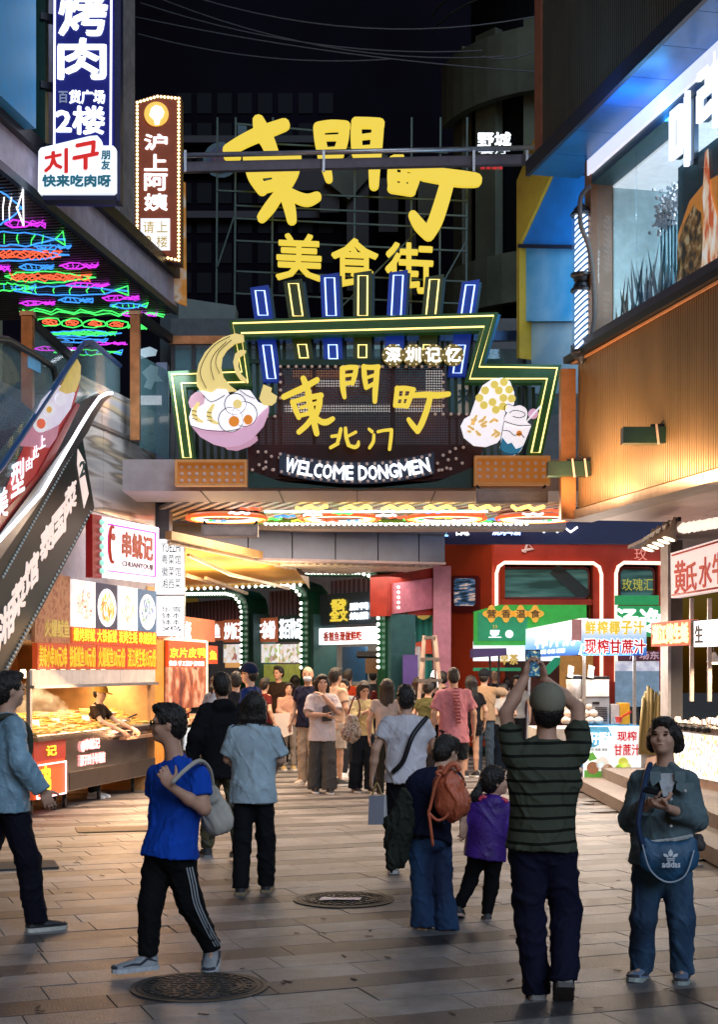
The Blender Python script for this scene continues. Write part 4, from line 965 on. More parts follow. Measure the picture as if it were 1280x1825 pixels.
# red lightbox sign on the wall
LG = Plane(170, 18.7, 280, 20.3)
t = sign('lightbox_sign', 'red sided white lightbox sign with pink neon rim above the food posters', 'sign', LG, 225, 1030)
board(LG, 185, 930, 280, 1033, mat('lit_white_box', (.9,.85,.9), .5, e=1.2, ec=(1,.88,.95), bump=0), t, .12, -.13, 230, name='face'); board(LG, 168, 928, 184.6, 1036, mat('red_side', (.4,.01,.01), .5, e=.12), t, .1, -.13, 230, name='side_panel')
zz = [LG.z(230, 933), LG.z(230, 1030)]; ru = (LG.u(187), LG.u(279))
MB().tube([LG.p(ru[0], zz[1], .01), LG.p(ru[1], zz[1], .01), LG.p(ru[1], zz[0], .01), LG.p(ru[0], zz[0], .01)], .022, 6, True).build('neon_tube', mat('neon_violet_white', (1,.7,1), .4, e=3, ec=(1,.72,1), bump=0), t)
MB().tube([LG.p(ru[0]+.05, zz[1]+.06, .0), LG.p(ru[1]-.04, zz[1]+.06, .0), LG.p(ru[1]-.04, zz[0]-.06, .0), LG.p(ru[0]+.05, zz[0]-.06, .0)], .012, 6, True).build('neon_tube', mat('neon_purple', (.4,.05,.7), .4, e=1.2, ec=(.35,.02,.6), bump=0), t)
bulbs([LG.p(ru[0]-.07, zz[1]+.05+(zz[0]-zz[1]-.1)*k/6, -.005) for k in range(7)], .04, mat('bulb_mint', (.4,.9,.7), .4, e=.8, ec=(.35,.8,.6), bump=0), t, nrm=LG.N3)
tx('串鱿记', LG, 218, 950, 272, 993, mat('red_letter', (.45,.04,.01), .5, e=.15, ec=(.6,.05,.01), bump=0), t, -.008, 230, .035); tx('CHUANYOUJI', LG, 218, 1001, 272, 1013, mat('grey_letter', (.2,.1,.1), .5), t, -.008, 230, .01)
cu = (LG.u(200), LG.z(230, 975)); rr = MATS['red_letter']
MB().tube([LG.p(cu[0]+.09*math.cos(a), cu[1]+.24*math.sin(a), .0) for a in [PI*.35+i*PI*.13 for i in range(11)]], [.012+.02*math.sin(i*PI/10) for i in range(11)], 5).build('emblem', rr, t)
MB().lathe(LG.p(cu[0]+.03, cu[1]+.1, -.008), [(.05,0),(.05,.012)], 12, LG.N3).build('emblem', rr, t)
# two white lightboxes
S3 = front(275, 328, 22.)
for (y0, y1, lines, lab) in ((961, 1059, ('YUEZHI', '粤菜馆', '徽菜馆', '湘西菜'), 'upper white lightbox hanging by the awning with rows of black handwritten characters'), (1063, 1133, ('', '乐雪', '钵本', '钵本', '鸡'), 'lower white lightbox under the taller one with two columns of black characters')):
    t = sign('lightbox_sign', lab, 'sign', S3, 301, y1, group='white lightboxes by the awning'); board(S3, 276, y0, 327, y1, E_W(1.15), t, .12, -.12, name='face'); board(S3, 274.6, y0-1.5, 328.5, y1+1.5, ALU, t, .1, -.125, name='frame')
    ink = mat('black_ink', (.02,.04,.05), .6); n_ = len(lines)
    for i, s_ in enumerate(lines):
        ya = y0+6+(y1-y0-12)*i/n_
        if s_: tx(s_, S3, 288, ya, 322, ya+(y1-y0)/n_*.7, ink, t, .003, bold=.0, depth=.004)
# ------------------------------------------------------------------ escalator
E = Plane(15, 15.1, 168, 19.)
t = thing('escalator', 'escalator on the left with dark green side panel of pale characters and noodle bowl glass', 'escalator', tuple(E.pp(0, 1250)))
E.poly(MB(), [(-130,1170),(145,770),(168,905),(-20,1262),(-130,1262)], -.9, 0).build('truss', ramp_mat('green_grey_panel', 'grad', [(.0,(.004,.022,.028)),(.35,(.007,.024,.028)),(.65,(.036,.026,.022)),(1.,(.006,.025,.024))], 1, rough=.5, coord='Generated'), t)
MATS['green_grey_panel'].node_tree.nodes['Principled BSDF'].inputs['Specular IOR Level'].default_value = .08
E.poly(MB(), [(-130,1110),(150,738),(172,706),(184,702),(194,704),(178,716),(160,745),(148,770),(-130,1166)], -.9, .06).build('deck', mat('deck_dark', (.05,.045,.05), .3, metal=.6), t)
neon(E, [(-130,1087),(60,880),(130,762),(148,733),(166,708),(180,701),(188,701)], .024, N_W, t, .08, k=6, name='light_strip')
E.poly(MB(), [(-130,1058),(60,848),(132,718),(138,722),(66,868),(-130,1080)], .0, .03).build('skirt_panel', mat('red_skirt', (.30,.015,.015), .35, e=.12, ec=(.5,.01,.01)), t)
E.poly(MB(), [(-130,970),(140,622),(152,612),(166,612),(212,655),(212,700),(176,698),(132,720),(60,850),(-130,1060)], .0, .012).build('glass_pane', GLASS, t)
neon(E, [(-130,975),(0,832),(140,622),(150,611),(163,610),(212,652)], .035, mat('rubber_blue', (.01,.05,.14), .3, e=.08, ec=(.01,.12,.45)), t, .01, name='handrail', k=8)
E.poly(MB(), [(-40,935),(0,886),(48,775),(128,650),(135,655),(138,690),(130,716),(60,846),(0,915),(-40,960)], .014, .018).build('decal', ramp_mat('red_wrap', 'noise', [(.3,(.35,.01,.015)),(.7,(.5,.02,.02))], 3., e=.35), t)
def dec(pts, c, k, e=.5, nm='decal'): E.poly(MB(), pts, .014, .02+.0015*k).build(nm, mat('decal_%d' % k, c, .5, e=e, var=.12, bump=0), t)
dec([(40,775),(54,748),(102,752),(98,778),(84,798),(30,795)], (.5,.2,.28), 2)
dec([(52,752),(72,712),(98,684),(130,700),(122,728),(102,756),(80,768)], (.72,.66,.8), 3)
dec([(100,696),(118,664),(134,640),(140,652),(139,676),(131,698),(114,702)], (.62,.45,.12), 4)
for i, (cx, cy, r, c) in enumerate(((68, 755, 14, (.8,.78,.85)), (68, 755, 8, (.75,.12,.05)), (82, 730, 11, (.8,.78,.85)), (82, 730, 5, (.75,.4,.06)), (103, 712, 10, (.8,.76,.85)))):
    dec([(cx+r*math.cos(a), cy+r*1.15*math.sin(a)) for a in [k*PI/7 for k in range(14)]], c, 6+i)
for s_, x0, y0, x1, y1 in (('型', 14, 822, 38, 880), ('美', -16, 872, 8, 925)): tx(s_, E, x0, y0, x1, y1, E_W(.9), t, .03, shear=.3, depth=.004)
for s_, x0, y0 in (('由', 40, 815), ('此', 52, 795), ('上', 64, 776)): tx(s_, E, x0, y0, x0+11, y0+22, E_W(.9), t, .033, shear=.3, depth=.004)
PW = mat('pale_letter', (.70,.58,.52), .6, e=.75, ec=(.85,.68,.62))
for s_, cx, cy, w_, h_ in (('湘',8,1112,28,62),('菜',31,1066,24,58),('馆',54,1020,24,56),('泰',81,964,22,52),('国',103,934,24,52),('菜',124,889,20,48)): tx(s_, E, cx-w_/2, cy-h_/2, cx+w_/2, cy+h_/2, PW, t, .004, shear=.42, bold=.03)
MB().lathe(E.pp(66.5, 988, .004), [(.02,0),(.02,.01)], 8, E.N3).build('lettering', PW, t)
E.poly(MB(), [(136,828),(137,800),(150,825),(146,828),(156,880),(148,906),(141,860)], .004, .012).build('arrow', PW, t)
tx('2', E, 139, 822, 149, 848, mat('green_grey_ink', (.02,.06,.06)), t, .013, shear=.3, bold=.02)
b1 = [E.pp(x, y, .005) for k in range(46) for x, y in [(4+138*k/45, 1028+(782-1028)*k/45)]]+[E.pp(x, y, .005) for k in range(44) for x, y in [(8+152*k/43, 1196+(912-1196)*k/43)]]
bulbs(b1, .016, mat('bulb_dim', (.35,.4,.42), .3, e=.2, ec=(.5,.65,.7), bump=0), t, nrm=E.N3)
area(LC.p(LC.u(120), 7.05, -2.2), 1.5, 90, (.85,.9,1), sy=4.)
area(LR.pp(200, 640, .9), .5, 35, (.8,.9,1), (-.5,.6,-1), sy=1.5)
# second escalator further left
E2 = Plane(-60, 15.2, 100, 17.6)
t = thing('escalator', 'second escalator at the left edge seen behind the first with curved black handrail', 'escalator', tuple(E2.pp(20, 900)))
neon(E2, [(-120,560),(-20,603),(10,606),(60,635),(90,655),(97,690),(96,730),(60,790)], .04, mat('rubber_black', (.02,.03,.035), .3), t, name='handrail', k=8)
E2.poly(MB(), [(-120,565),(-20,606),(10,610),(60,640),(90,660),(95,690),(92,730),(0,850),(-120,850)], -.01, 0).build('glass_pane', GLASS, t)
E2.poly(MB(), [(-120,700),(0,700),(40,715),(70,740),(60,790),(0,870),(-120,1010)], -.9, -.02).build('truss', ramp_mat('blue_steel', 'noise', [(.3,(.03,.08,.14)),(.7,(.2,.3,.36))], 2., rough=.2, metal=.8), t)
board(E2, 48, 640, 70, 660, mat('notice_blue', (.1,.3,.5), .5, e=.4), t, .01, .005, name='notice')
# ------------------------------------------------------------------ footbridge with neon ceiling
ZB = 4.12
t = thing('footbridge', 'pale footbridge across the street with striped ceiling and neon rings under it', 'bridge', (0, 21.5, 4.3))
pinks = mat('pinkish_soffit', (.42,.34,.33), .5, var=.15)
b = MB(); xl, xr = -3.15, 3.1
MB().box(((xl+xr)/2, 20.05, ZB+.24), (xr-xl, 1.3, .42)).build('front_beam', pinks, t)
MB().box(((xl+xr)/2, 21.9, ZB+.30), (xr-xl, 2.4, .3)).build('deck', DARK, t)
MB().box(((xl+xr)/2, 24.15, ZB+.1), (xr-xl+.6, .5, .3)).build('rear_beam', pinks, t)
for k in range(1, 6): MB().box((xl+(xr-xl)*k/6, 20.05, ZB+.025), (.012, 1.32, .012)).build('joint', mat('joint_dark', (.08,.07,.07), .6), t)
b = MB(); x = xl+.05
while x < xr: b.box((x, 22.3, ZB+.09), (.09, 3.1, .05), math.radians(22)); x += .2
b.build('slats', mat('white_slat', (.65,.6,.58), .4), t, kind='stuff')
gr = mat('grass_green_strip', (.12,.22,.02), .6, e=.25, ec=(.35,.6,.05))
MB().box((.55, 23.55, ZB+.03), (4.9, .28, .04)).build('green_strip', gr, t)
bulbs([Vector((-1.5+4.2*k/50, 23.45+.08*(k % 2), ZB)) for k in range(51)], .035, mat('bulb_cool', (1,1,1), .4, e=4, ec=(.9,1,.95), bump=0), t, nrm=(0,0,-1))
for cx in (-2.05, -.3, 1.35, 2.75):
    for r_, c_, rr_ in ((.62, 'r', .024), (.54, 'y', .022), (.47, 'w', .022)):
        mm = {'r': mat('neon_ring_red', (1,.15,.05), .4, e=1.2, ec=(1,.10,.03), bump=0), 'y': mat('neon_ring_gold', (1,.6,.1), .4, e=3, ec=(1,.6,.12), bump=0), 'w': N_W}[c_]
        MB().tube([Vector((cx+r_*math.cos(a), 22.6+r_*.95*math.sin(a), ZB-.01)) for a in [k*PI/14 for k in range(28)]], rr_, 5, True).build('neon_ring', mm, t)
    MB().lathe((cx, 22.6, ZB+.04), [(.6,0),(.6,.01)], 24).build('ring_back', mat('ring_maroon', (.20,.05,.03), .5, e=.06, ec=(.8,.15,.04)), t)
rg = random.Random(6)
for k in range(26):
    x = -2.6+.22*k; c_ = ('g','b','y','w','r')[k % 5]; y_ = 21.2+rg.random()*2.2
    MB().tube([Vector((x+q*.05, y_+.1*math.sin(q*2.1+k), ZB-.012)) for q in range(7)], .018, 4).build('neon_tube', NC[c_], t)
for k in range(6):
    x = -.9+k*.62
    MB().tube([Vector((x+q*.05, 21.1+.22*math.sin(q*1.3+k), ZB-.01)) for q in range(10)], .03, 5).build('neon_tube', mat('neon_ring_gold', (1,.6,.1)), t)
MB().tube([Vector((-1.4, 21.5, ZB-.02)), Vector((1.9, 21.45, ZB-.02))], .02, 6).build('neon_tube', mat('neon_mint', (.5,1,.8), .4, e=3, ec=(.4,1,.75), bump=0), t)
for cx, e in ((-1.6, 80), (.1, 90), (1.7, 90)): area((cx, 22.3, ZB-.1), 1.4, e*1.8, (1,.74,.52), sy=2.)
area((0, 20.0, ZB-.06), 4.6, 30, (1,.72,.55), sy=.5)
# railing of the bridge behind the sign
t2 = thing('bridge_railing', 'glass railing with copper toned top rail along the footbridge behind the big sign', 'railing', (0, 22, 4.7))
MB().bar(P(302, 607, 21.7), P(432, 607, 21.7), .12, .12).build('handrail', COPPER, t2)
MB().bar(P(432, 607, 21.7), P(1035, 597, 21.7), .12, .14).build('handrail', mat('blue_rail', (.02,.06,.16), .3, metal=.4), t2)
for x in (308, 345, 432, 560, 700, 840, 935, 1015): MB().bar(P(x, 612, 21.75), P(x, 880, 21.75), .06, .06, (0,1,0)).build('post', DARK, t2)
for x0, x1 in ((310,343),(347,430),(434,558),(562,698),(702,838),(842,933),(937,1013)): MB().hexa([P(x0,740,21.8),P(x1,740,21.8),P(x1,740,21.815),P(x0,740,21.815),P(x0,622,21.8),P(x1,622,21.8),P(x1,622,21.815),P(x0,622,21.815)]).build('glass_pane', GLASSD, t2)
b = MB(); b.tube([P(952, 650, 21.3), P(952, 622, 21.3), P(958, 616, 21.3), P(1012, 616, 21.3)], .02, 6); b.build('side_rail', DARK, t2)
# ------------------------------------------------------------------ the gate sign
S = front(300, 1000, 19.3)
T = sign('gate_sign', 'huge neon framed gate sign with yellow brush characters and curved WELCOME DONGMEN banner', 'sign', S, 640, 870)
fr_out = [(300,664),(424,659),(408,573),(888,559),(862,650),(1000,652),(966,815),(938,815),(966,684),(828,684),(854,592),(438,603),(450,690),(332,692),(349,824),(322,824)]
S.poly(MB(), fr_out, -.12, .08).build('frame', mat('frame_olive_green', (.012,.055,.012), .4, e=.10, ec=(.03,.16,.03)), T)
S.poly(MB(), [(888,559),(893,561),(867,648),(862,650)], -.3, -.0).build('frame_side', mat('frame_blue_side', (.01,.12,.25), .4), T)
nl = inset(fr_out, 6.5)
neon(S, nl, .011, N_Y, T, .10, True)
b = MB()
for x in list(range(430, 500, 13))+list(range(800, 860, 13)): b.bar(S.pp(x, 603, -.2), S.pp(x+4, 820, -.2), .045, .045, (0,1,0))
for x in list(range(345, 430, 13))+list(range(850, 960, 13)): b.bar(S.pp(x, 685, -.2), S.pp(x+4, 820, -.2), .045, .045, (0,1,0))
for x in range(505, 800, 22): b.bar(S.pp(x, 600, -.25), S.pp(x, 650, -.25), .04, .04, (0,1,0))
b.build('bars', DKGREEN, T, kind='stuff')
for y in (738, 640): MB().bar(S.pp(440, y, -.15), S.pp(500, y, -.15), .05, .06).build('cross_bar', DKGREEN, T); MB().bar(S.pp(795, y, -.15), S.pp(900, y, -.15), .05, .06).build('cross_bar', DKGREEN, T)
MB().bar(S.pp(497, 647, .0), S.pp(800, 645, .0), .06, .08).build('cross_bar', DKGREEN, T)
# perforated maroon panel
pm = bpy.data.materials.new('perforated_maroon_metal'); pm.use_nodes = True; t_ = pm.node_tree; bs_ = t_.nodes['Principled BSDF']; tc = _n(t_, 'ShaderNodeTexCoord'); mp = _n(t_, 'ShaderNodeMapping'); t_.links.new(tc.outputs['Object'], mp.inputs[0])
mp.inputs['Location'].default_value = (0, -50, 0); mp.inputs['Scale'].default_value = (1,0,1)
vo = _n(t_, 'ShaderNodeTexVoronoi', Scale=30.); vo.inputs['Randomness'].default_value = 0.; t_.links.new(mp.outputs[0], vo.inputs[0]); gt = _n(t_, 'ShaderNodeMath', operation='GREATER_THAN'); gt.inputs[1].default_value = .36; t_.links.new(vo.outputs['Distance'], gt.inputs[0]); t_.links.new(gt.outputs[0], bs_.inputs['Alpha'])
nz = _n(t_, 'ShaderNodeTexNoise', Scale=1.6); t_.links.new(tc.outputs['Object'], nz.inputs[0]); cr = _n(t_, 'ShaderNodeValToRGB'); cr.color_ramp.elements[0].color = lin((.018,.003,.004)); cr.color_ramp.elements[1].color = lin((.09,.008,.006)); cr.color_ramp.elements[0].position = .35; cr.color_ramp.elements[1].position = .65
t_.links.new(nz.outputs[0], cr.inputs[0]); t_.links.new(cr.outputs[0], bs_.inputs['Base Color']); bs_.inputs['Roughness'].default_value = .5
S.poly(MB(), [(497,652),(795,652),(800,735),(850,737),(866,790),(840,845),(640,872),(445,846),(440,790),(478,742),(492,742)], -.04, -.03).build('perforated_panel', pm, T)
S.poly(MB(), [(440,790),(866,790),(845,840),(845,868),(442,868),(442,830)], -.12, -.08).build('backing', mat('dark_maroon', (.035,.008,.010), .6), T)
S.poly(MB(), [(442,838),(500,858),(640,872),(780,858),(845,832),(845,869),(442,869)], -.06, -.015).build('base_board', mat('dark_teal_board', (.006,.05,.045), .4), T)
lit_back = mat('lit_shop_window', (.8,.75,.7), .5, e=1.1, ec=(1,.93,.85), bump=0)
# neon pillars
pil = [((461,505),(484,678),33,'b'), ((521,494),(542,640),34,'o'), ((587,483),(594,642),34,'b'), ((647,479),(646,640),33,'o'), ((711,478),(702,642),34,'b'), ((776,486),(760,642),33,'o'), ((841,495),(815,668),32,'b')]
for (tx0, ty0), (bx, by), w_, c in pil:
    body = mat('pillar_blue', (.004,.03,.16), .35, e=.4, ec=(.004,.03,.35)) if c == 'b' else mat('pillar_olive', (.02,.035,.01), .35, e=.06, ec=(.1,.15,.02))
    def at(f_, sd): return (tx0+(bx-tx0)*f_+sd*w_/2, ty0+(by-ty0)*f_)
    o = S.poly(MB(), [(at(0,-1)[0], at(0,-1)[1]+4), (at(0,1)[0], at(0,1)[1]-1), at(1,1), at(1,-1)], -.22, -.10).build('pillar', body, T)
    S.poly(MB(), [at(0,1), (at(0,1)[0]+5, at(0,1)[1]+1), (at(1,1)[0]+5, at(1,1)[1]), at(1,1)], -.40, -.22).build('side', mat('pillar_side', (.01,.07,.10), .4), o)
    f1 = (568-ty0)/(by-ty0); nm = N_B if c == 'b' else N_Y
    q = [at(.06,-.5), at(.06,.5), at(f1-.05,.5), at(f1-.05,-.5)]; neon(S, q, .010, mat('neon_ice_blue', (.5,.65,1), .4, e=2.4, ec=(.42,.6,1), bump=0) if c == 'b' else N_Y, o, -.07, True)
    f2 = (606-ty0)/(by-ty0); q = [at(f2+.04,-.45), at(f2+.04,.45), at(.97,.45), at(.97,-.45)]; neon(S, q, .010, mat('neon_ice_blue', (.5,.65,1)) if c == 'b' else N_Y, o, -.07, True)
# yellow brush characters
Z = 3.368; o_ = (480, 640); YM = E_Y
ch = {
 'dong': [[(205,122,30),(222,165,34),(238,215,32),(240,262,30)], [(88,232,28),(145,205,30),(200,180,32),(288,130,28)], [(140,262,26),(160,310,30),(178,355,24)], [(142,262,22),(230,238,26),(312,222,28)], [(305,225,28),(300,280,32),(284,335,26)], [(190,296,16),(285,268,18)], [(178,345,20),(285,318,22)], [(232,215,30),(245,280,34),(262,350,36),(285,450,30)], [(255,360,26),(225,400,28),(178,442,26)], [(270,345,24),(310,378,30),(345,382,32),(382,362,24)]],
 'men': [[(440,62,28),(440,120,30),(443,180,30),(452,232,22)], [(435,62,22),(480,55,24),(525,55,22)], [(522,58,24),(514,100,26),(500,150,22)], [(450,105,13),(508,98,14)], [(450,155,18),(505,143,20)],
         [(568,50,26),(572,110,28),(582,175,24)], [(565,52,24),(610,55,24),(655,52,26)], [(648,58,28),(642,130,30),(636,200,30),(634,258,24)], [(580,118,14),(640,98,16)], [(582,178,18),(640,145,20)]],
 'ting': [[(768,180,26),(762,235,26),(756,282,24)], [(765,182,24),(815,180,24),(868,188,22)], [(862,188,26),(845,240,26),(826,288,24)], [(765,238,14),(848,232,15)], [(812,190,14),(796,280,14)], [(758,282,22),(826,284,24)],
          [(862,222,26),(940,218,30),(1010,222,32),(1076,214,26)], [(968,225,30),(945,310,32),(915,390,32),(890,436,30)], [(892,438,26),(862,402,28),(836,366,22)]],
 'bei': [[(430,424,18),(420,470,20),(408,512,16)], [(375,468,15),(420,462,16)], [(368,535,16),(412,510,18)], [(458,420,18),(462,470,20),(476,518,20)], [(470,468,13),(520,442,15)], [(474,520,17),(512,532,19),(532,520,20),(536,500,14)]],
 'gate': [[(598,424,13),(618,440,16)], [(628,460,16),(624,500,18),(602,536,16)], [(652,440,14),(690,432,14),(734,428,16)], [(734,430,18),(730,480,20),(722,544,18)]]}
for k, v_ in ch.items(): brush(S, [[(x_, y_, w_*1.12) for x_, y_, w_ in q_] for q_ in v_], YM, T, o_, Z, .03, .05, 'character')
# welcome banner
def arc(x, dy=0): 
    q = (x-637)/190; return 842-dy-34*q*q+(0 if x < 637 else 0)
up_ = [(498+12*k, arc(498+12*k, 0)-18) for k in range(24)]; lo = [(x, y+39) for x, y in up_][::-1]
S.poly(MB(), up_+lo, .0, .05).build('banner', mat('banner_navy', (.012,.018,.035), .5, e=.03, ec=(.2,.3,.6)), T)
lt = 'WELCOME DONGMEN'; wds = [1.35,.85,.8,.9,1.05,1.35,.85,.45,1.0,1.05,1.1,1.0,1.35,.85,1.1]; tot = sum(wds); x = 508
for c, w_ in zip(lt, wds):
    ww = w_/tot*258; xc = x+ww/2; x += ww
    if c == ' ': continue
    sl = -(2*34*(xc-637)/190/190); sl = -sl
    text(c, E_W(), T, S, S.u(xc), S.z(xc, arc(xc)+2+0), 24/F*19.3, ww*.86/F*19.3, .055, .02, .02, 'character', rot=-math.atan(-2*34*(xc-637)/190/190*-1)*-1 if False else math.atan(2*34*(xc-637)/190/190))
pts = [S.pp(x, arc(x)-14, .06) for x in range(500, 780, 14)]+[S.pp(x, arc(x)+17, .06) for x in range(474, 804, 14)]
pts += [S.pp(x, y, .03) for x, y in ((460,806),(474,806),(484,814),(474,824),(462,829),(470,836),(450,838),(486,838),(498,816),(504,832),(812,800),(826,798),(802,806),(813,818),(799,820),(788,838),(803,836),(824,826),(790,812),(780,826))]
pts += [S.pp(500+14*k, 654, .03) for k in range(21)]+[S.pp(500, 668+14*k, .03) for k in range(4)]+[S.pp(790, 668+14*k, .03) for k in range(5)]+[S.pp(776+14*k, 738, .0) for k in range(5)]+[S.pp(462+14*k, 742, .0) for k in range(3)]
bulbs(pts, .022, BULB_OFF, T)
# four round badges
for cx, s_ in ((700.5,'深'),(736,'圳'),(771.5,'记'),(807,'忆')):
    cy = 635.5; o = MB().lathe(S.pp(cx, cy, .06), [(.145,0),(.145,.04),(.135,.05)], 26, S.N3).build('badge', mat('gold_badge', (.20,.14,.03), .5, e=.12, ec=(.6,.45,.1)), T)
    bulbs([S.pp(cx+17.5*math.cos(a), cy+17.5*math.sin(a), .11) for a in [k*PI/5 for k in range(10)]], .012, mat('bulb_gold', (.8,.7,.4), .4, e=.8, ec=(.9,.75,.45), bump=0), o)
    text(s_, E_W(), o, S, S.u(cx), S.z(cx, cy), .185, .185, .115, .012, .03, 'character')
# bulb boxes
OB = mat('orange_box_frame', (.5,.22,.08), .5, e=.22, ec=(.8,.35,.1)); OI = mat('orange_box_inside', (.42,.15,.03), .5, e=.25, ec=(.8,.28,.04))  # emission put into the box colour to brighten it
for x0, y0, x1, y1, lb in ((314,822,441,868,'left'), (845,815,979,866,'right')):
    t = sign('bulb_box', 'orange box with three rows of unlit bulbs at the %s foot of the gate sign' % lb, 'bulb box', S, (x0+x1)/2, y1, group='bulb boxes of the gate sign')
    board(S, x0, y0, x1, y1, OI, t, .02, .0, name='back')
    for a in ((x0,y0,x1,y0+4),(x0,y1-4,x1,y1),(x0,y0+4,x0+4,y1-4),(x1-4,y0+4,x1,y1-4)): board(S, *a, OB, t, .14, .02, name='frame')
    bulbs([S.pp(x0+10+(x1-x0-20)*i/8, y0+11+12*j, .03) for i in range(9) for j in range(3)], .027, BULB_OFF, t)
S4 = front(300, 1000, 19.1)
for r, lb in (((848,872,976,897), 'long beige floodlight housing under the right bulb box'), ((360,936,460,957), 'long pale floodlight housing hanging from the left end of the footbridge')):
    o = sign('floodlight', lb, 'floodlight', S4, (r[0]+r[2])/2, r[3], group='beige floodlights'); board(S4, *r, mat('beige_housing', (.42,.32,.27), .5, metal=.2), o, .18, -.1, name='housing'); board(S4, r[0]+4, r[1]+5, r[2]-4, r[3]-3, mat('beige_lens', (.55,.42,.36), .3), o, .006, .08, name='lens')
    MB().bar(S4.pp(r[0]+8, r[1], -.05), S4.pp(r[0]+2, r[1]-8, -.05), .03, .03, (0,1,0)).build('bracket', DARK, o); MB().bar(S4.pp(r[2]-8, r[1], -.05), S4.pp(r[2]-2, r[1]-8, -.05), .03, .03, (0,1,0)).build('bracket', DARK, o)
# noodle bowl cut-out
S5 = front(300, 1000, 19.12)
t = sign('noodle_bowl_sign', 'cut-out lit sign of a lilac bowl with rising yellow noodles, prawns and eggs', 'sign', S5, 410, 800)
LCm = lambda k, c, e=.62: mat(k, c, .5, e=e, ec=c, bump=0, var=.05)
yl, wh, li, orr = LCm('lit_pale_yellow', (.80,.62,.22)), LCm('lit_cream_white', (.85,.82,.88), .8), LCm('lit_lilac', (.62,.36,.50)), LCm('lit_orange', (.7,.22,.02))
ZZ = lambda L: [(280+x/3.368, 460+y/3.368) for x, y in L]
S5.poly(MB(), ZZ([(520,468),(470,458),(400,480),(340,520),(290,570),(252,640),(238,710),(240,770),(270,815),(430,805),(480,800),(440,770),(400,720),(385,660),(392,600),(420,555),(470,515),(522,505)]), .0, .06).build('noodles', yl, t)
S5.poly(MB(), ZZ([(535,560),(500,556),(470,580),(458,630),(470,690),(500,735),(545,755),(540,735),(505,700),(488,650),(492,600),(530,575)]), .0, .06).build('noodle_strand', yl, t)
S5.poly(MB(), ZZ([(195,975),(205,1010),(260,1075),(340,1120),(420,1140),(500,1130),(570,1090),(640,1010),(670,930),(672,895),(610,920),(560,930),(300,930),(210,945)]), .0, .055).build('bowl', li, t)
S5.poly(MB(), ZZ([(390,1120),(420,1150),(480,1158),(560,1130),(605,1095),(600,1070),(500,1110)]), .0, .04).build('bowl_foot', LCm('lit_dusky_lilac', (.52,.28,.38)), t)
S5.poly(MB(), ZZ([(205,1010),(195,960),(215,890),(250,850),(270,800),(330,815),(365,790),(420,795),(440,830),(500,795),(560,800),(610,870),(670,895),(640,920),(560,1000),(480,1035),(380,1040),(260,1030)]), .058, .075).build('toppings', wh, t)
S5.poly(MB(), ZZ([(190,870),(205,835),(235,810),(270,812),(290,835),(285,880),(240,905),(200,905)]), .05, .078).build('shrimp_paste', LCm('lit_dusty_pink', (.60,.36,.42)), t)
S5.poly(MB(), ZZ([(615,850),(640,765),(690,785),(685,810),(722,835),(715,870),(690,890),(640,890)]), .05, .078).build('noodle_roll', yl, t)
ik = mat('sign_black_line', (.02,.02,.03), .6)
def circ(pl, cx, cy, r, m, p, n0, n1, sy=1.): pl.poly(MB(), [(cx+r*math.cos(a), cy+r*sy*math.sin(a)) for a in [k*PI/9 for k in range(18)]], n0, n1).build('disc', m, p)
for cx, cy, r in ((412,750,22),(437,740,22),(420,722,19)):
    circ(S5, cx, cy, r, wh, t, .07, .082); neon(S5, [(cx+r*math.cos(a), cy+r*math.sin(a)) for a in [k*PI/9 for k in range(18)]], .006, ik, t, .084, True, name='outline', k=4)
    circ(S5, cx+4, cy+2, r*.58, wh, t, .082, .088)
circ(S5, 418, 753, 9.5, orr, t, .088, .094); circ(S5, 443, 750, 8, orr, t, .088, .094, 1.1); circ(S5, 424, 722, 8, yl, t, .088, .094)
for x, y in ((240,940),(330,950)):
    brush(S5, [[(x+10,y-60,18),(x-15,y-10,30),(x,y+30,26),(x+35,y+48,14)]], yl, t, (280,460), 3.368, .078, .012, 'prawn')
    for q in (-20, 5, 28): neon(S5, ZZ([(x-30,y+q),(x+5,y+q+8)]), .005, ik, t, .094, name='outline', k=4)
for L in ([(300,790),(262,700),(290,610),(350,530),(440,480)], [(345,740),(325,650),(350,580),(420,510)], [(380,700),(355,640),(375,570),(450,500)], [(205,1012),(300,1040),(420,1045),(500,1030)], [(280,830),(330,870),(410,830)], [(500,800),(540,830),(590,850)]): neon(S5, crom(ZZ(L), 3), .006, ik, t, .09, name='outline', k=4)
# waffle and drink cut-out
t = sign('waffle_sign', 'cut-out lit sign of a pale egg waffle wrap dotted with yellow circles', 'sign', S5, 865, 798)
ZY = lambda L: [(640+x/3.368, 460+y/3.368) for x, y in L]
S5.poly(MB(), ZY([(665,950),(700,850),(740,770),(800,730),(860,722),(905,745),(930,810),(930,880),(880,930),(868,960),(870,1060),(830,1110),(760,1135),(690,1128),(630,1080),(610,1010),(630,970)]), .0, .06).build('waffle', wh, t)
for x, y in ((812,765),(868,750),(756,800),(838,800),(900,795),(722,845),(800,870),(865,845),(915,848),(748,888),(862,895),(820,915)): circ(S5, 640+x/3.368, 460+y/3.368, 7.2, LCm('lit_waffle_yellow', (.75,.6,.12)), t, .06, .068)
rng = random.Random(4)
for i in range(16):
    x, y = rng.uniform(645, 830), rng.uniform(960, 1095); brush(S5, [[(x,y,14),(x+rng.uniform(5,30),y+rng.uniform(-30,30),16)]], LCm('lit_waffle_brown', (.72,.48,.16)), t, (640,460), 3.368, .06, .008+.001*(i % 4), 'filling')
t = sign('drink_sign', 'cut-out lit sign of an iced milk tea cup with blue base and straw', 'sign', S5, 915, 812)
S5.poly(MB(), ZY([(868,990),(1035,1010),(975,1160),(930,1185),(880,1175),(845,1140)]), .0, .055).build('cup', wh, t)
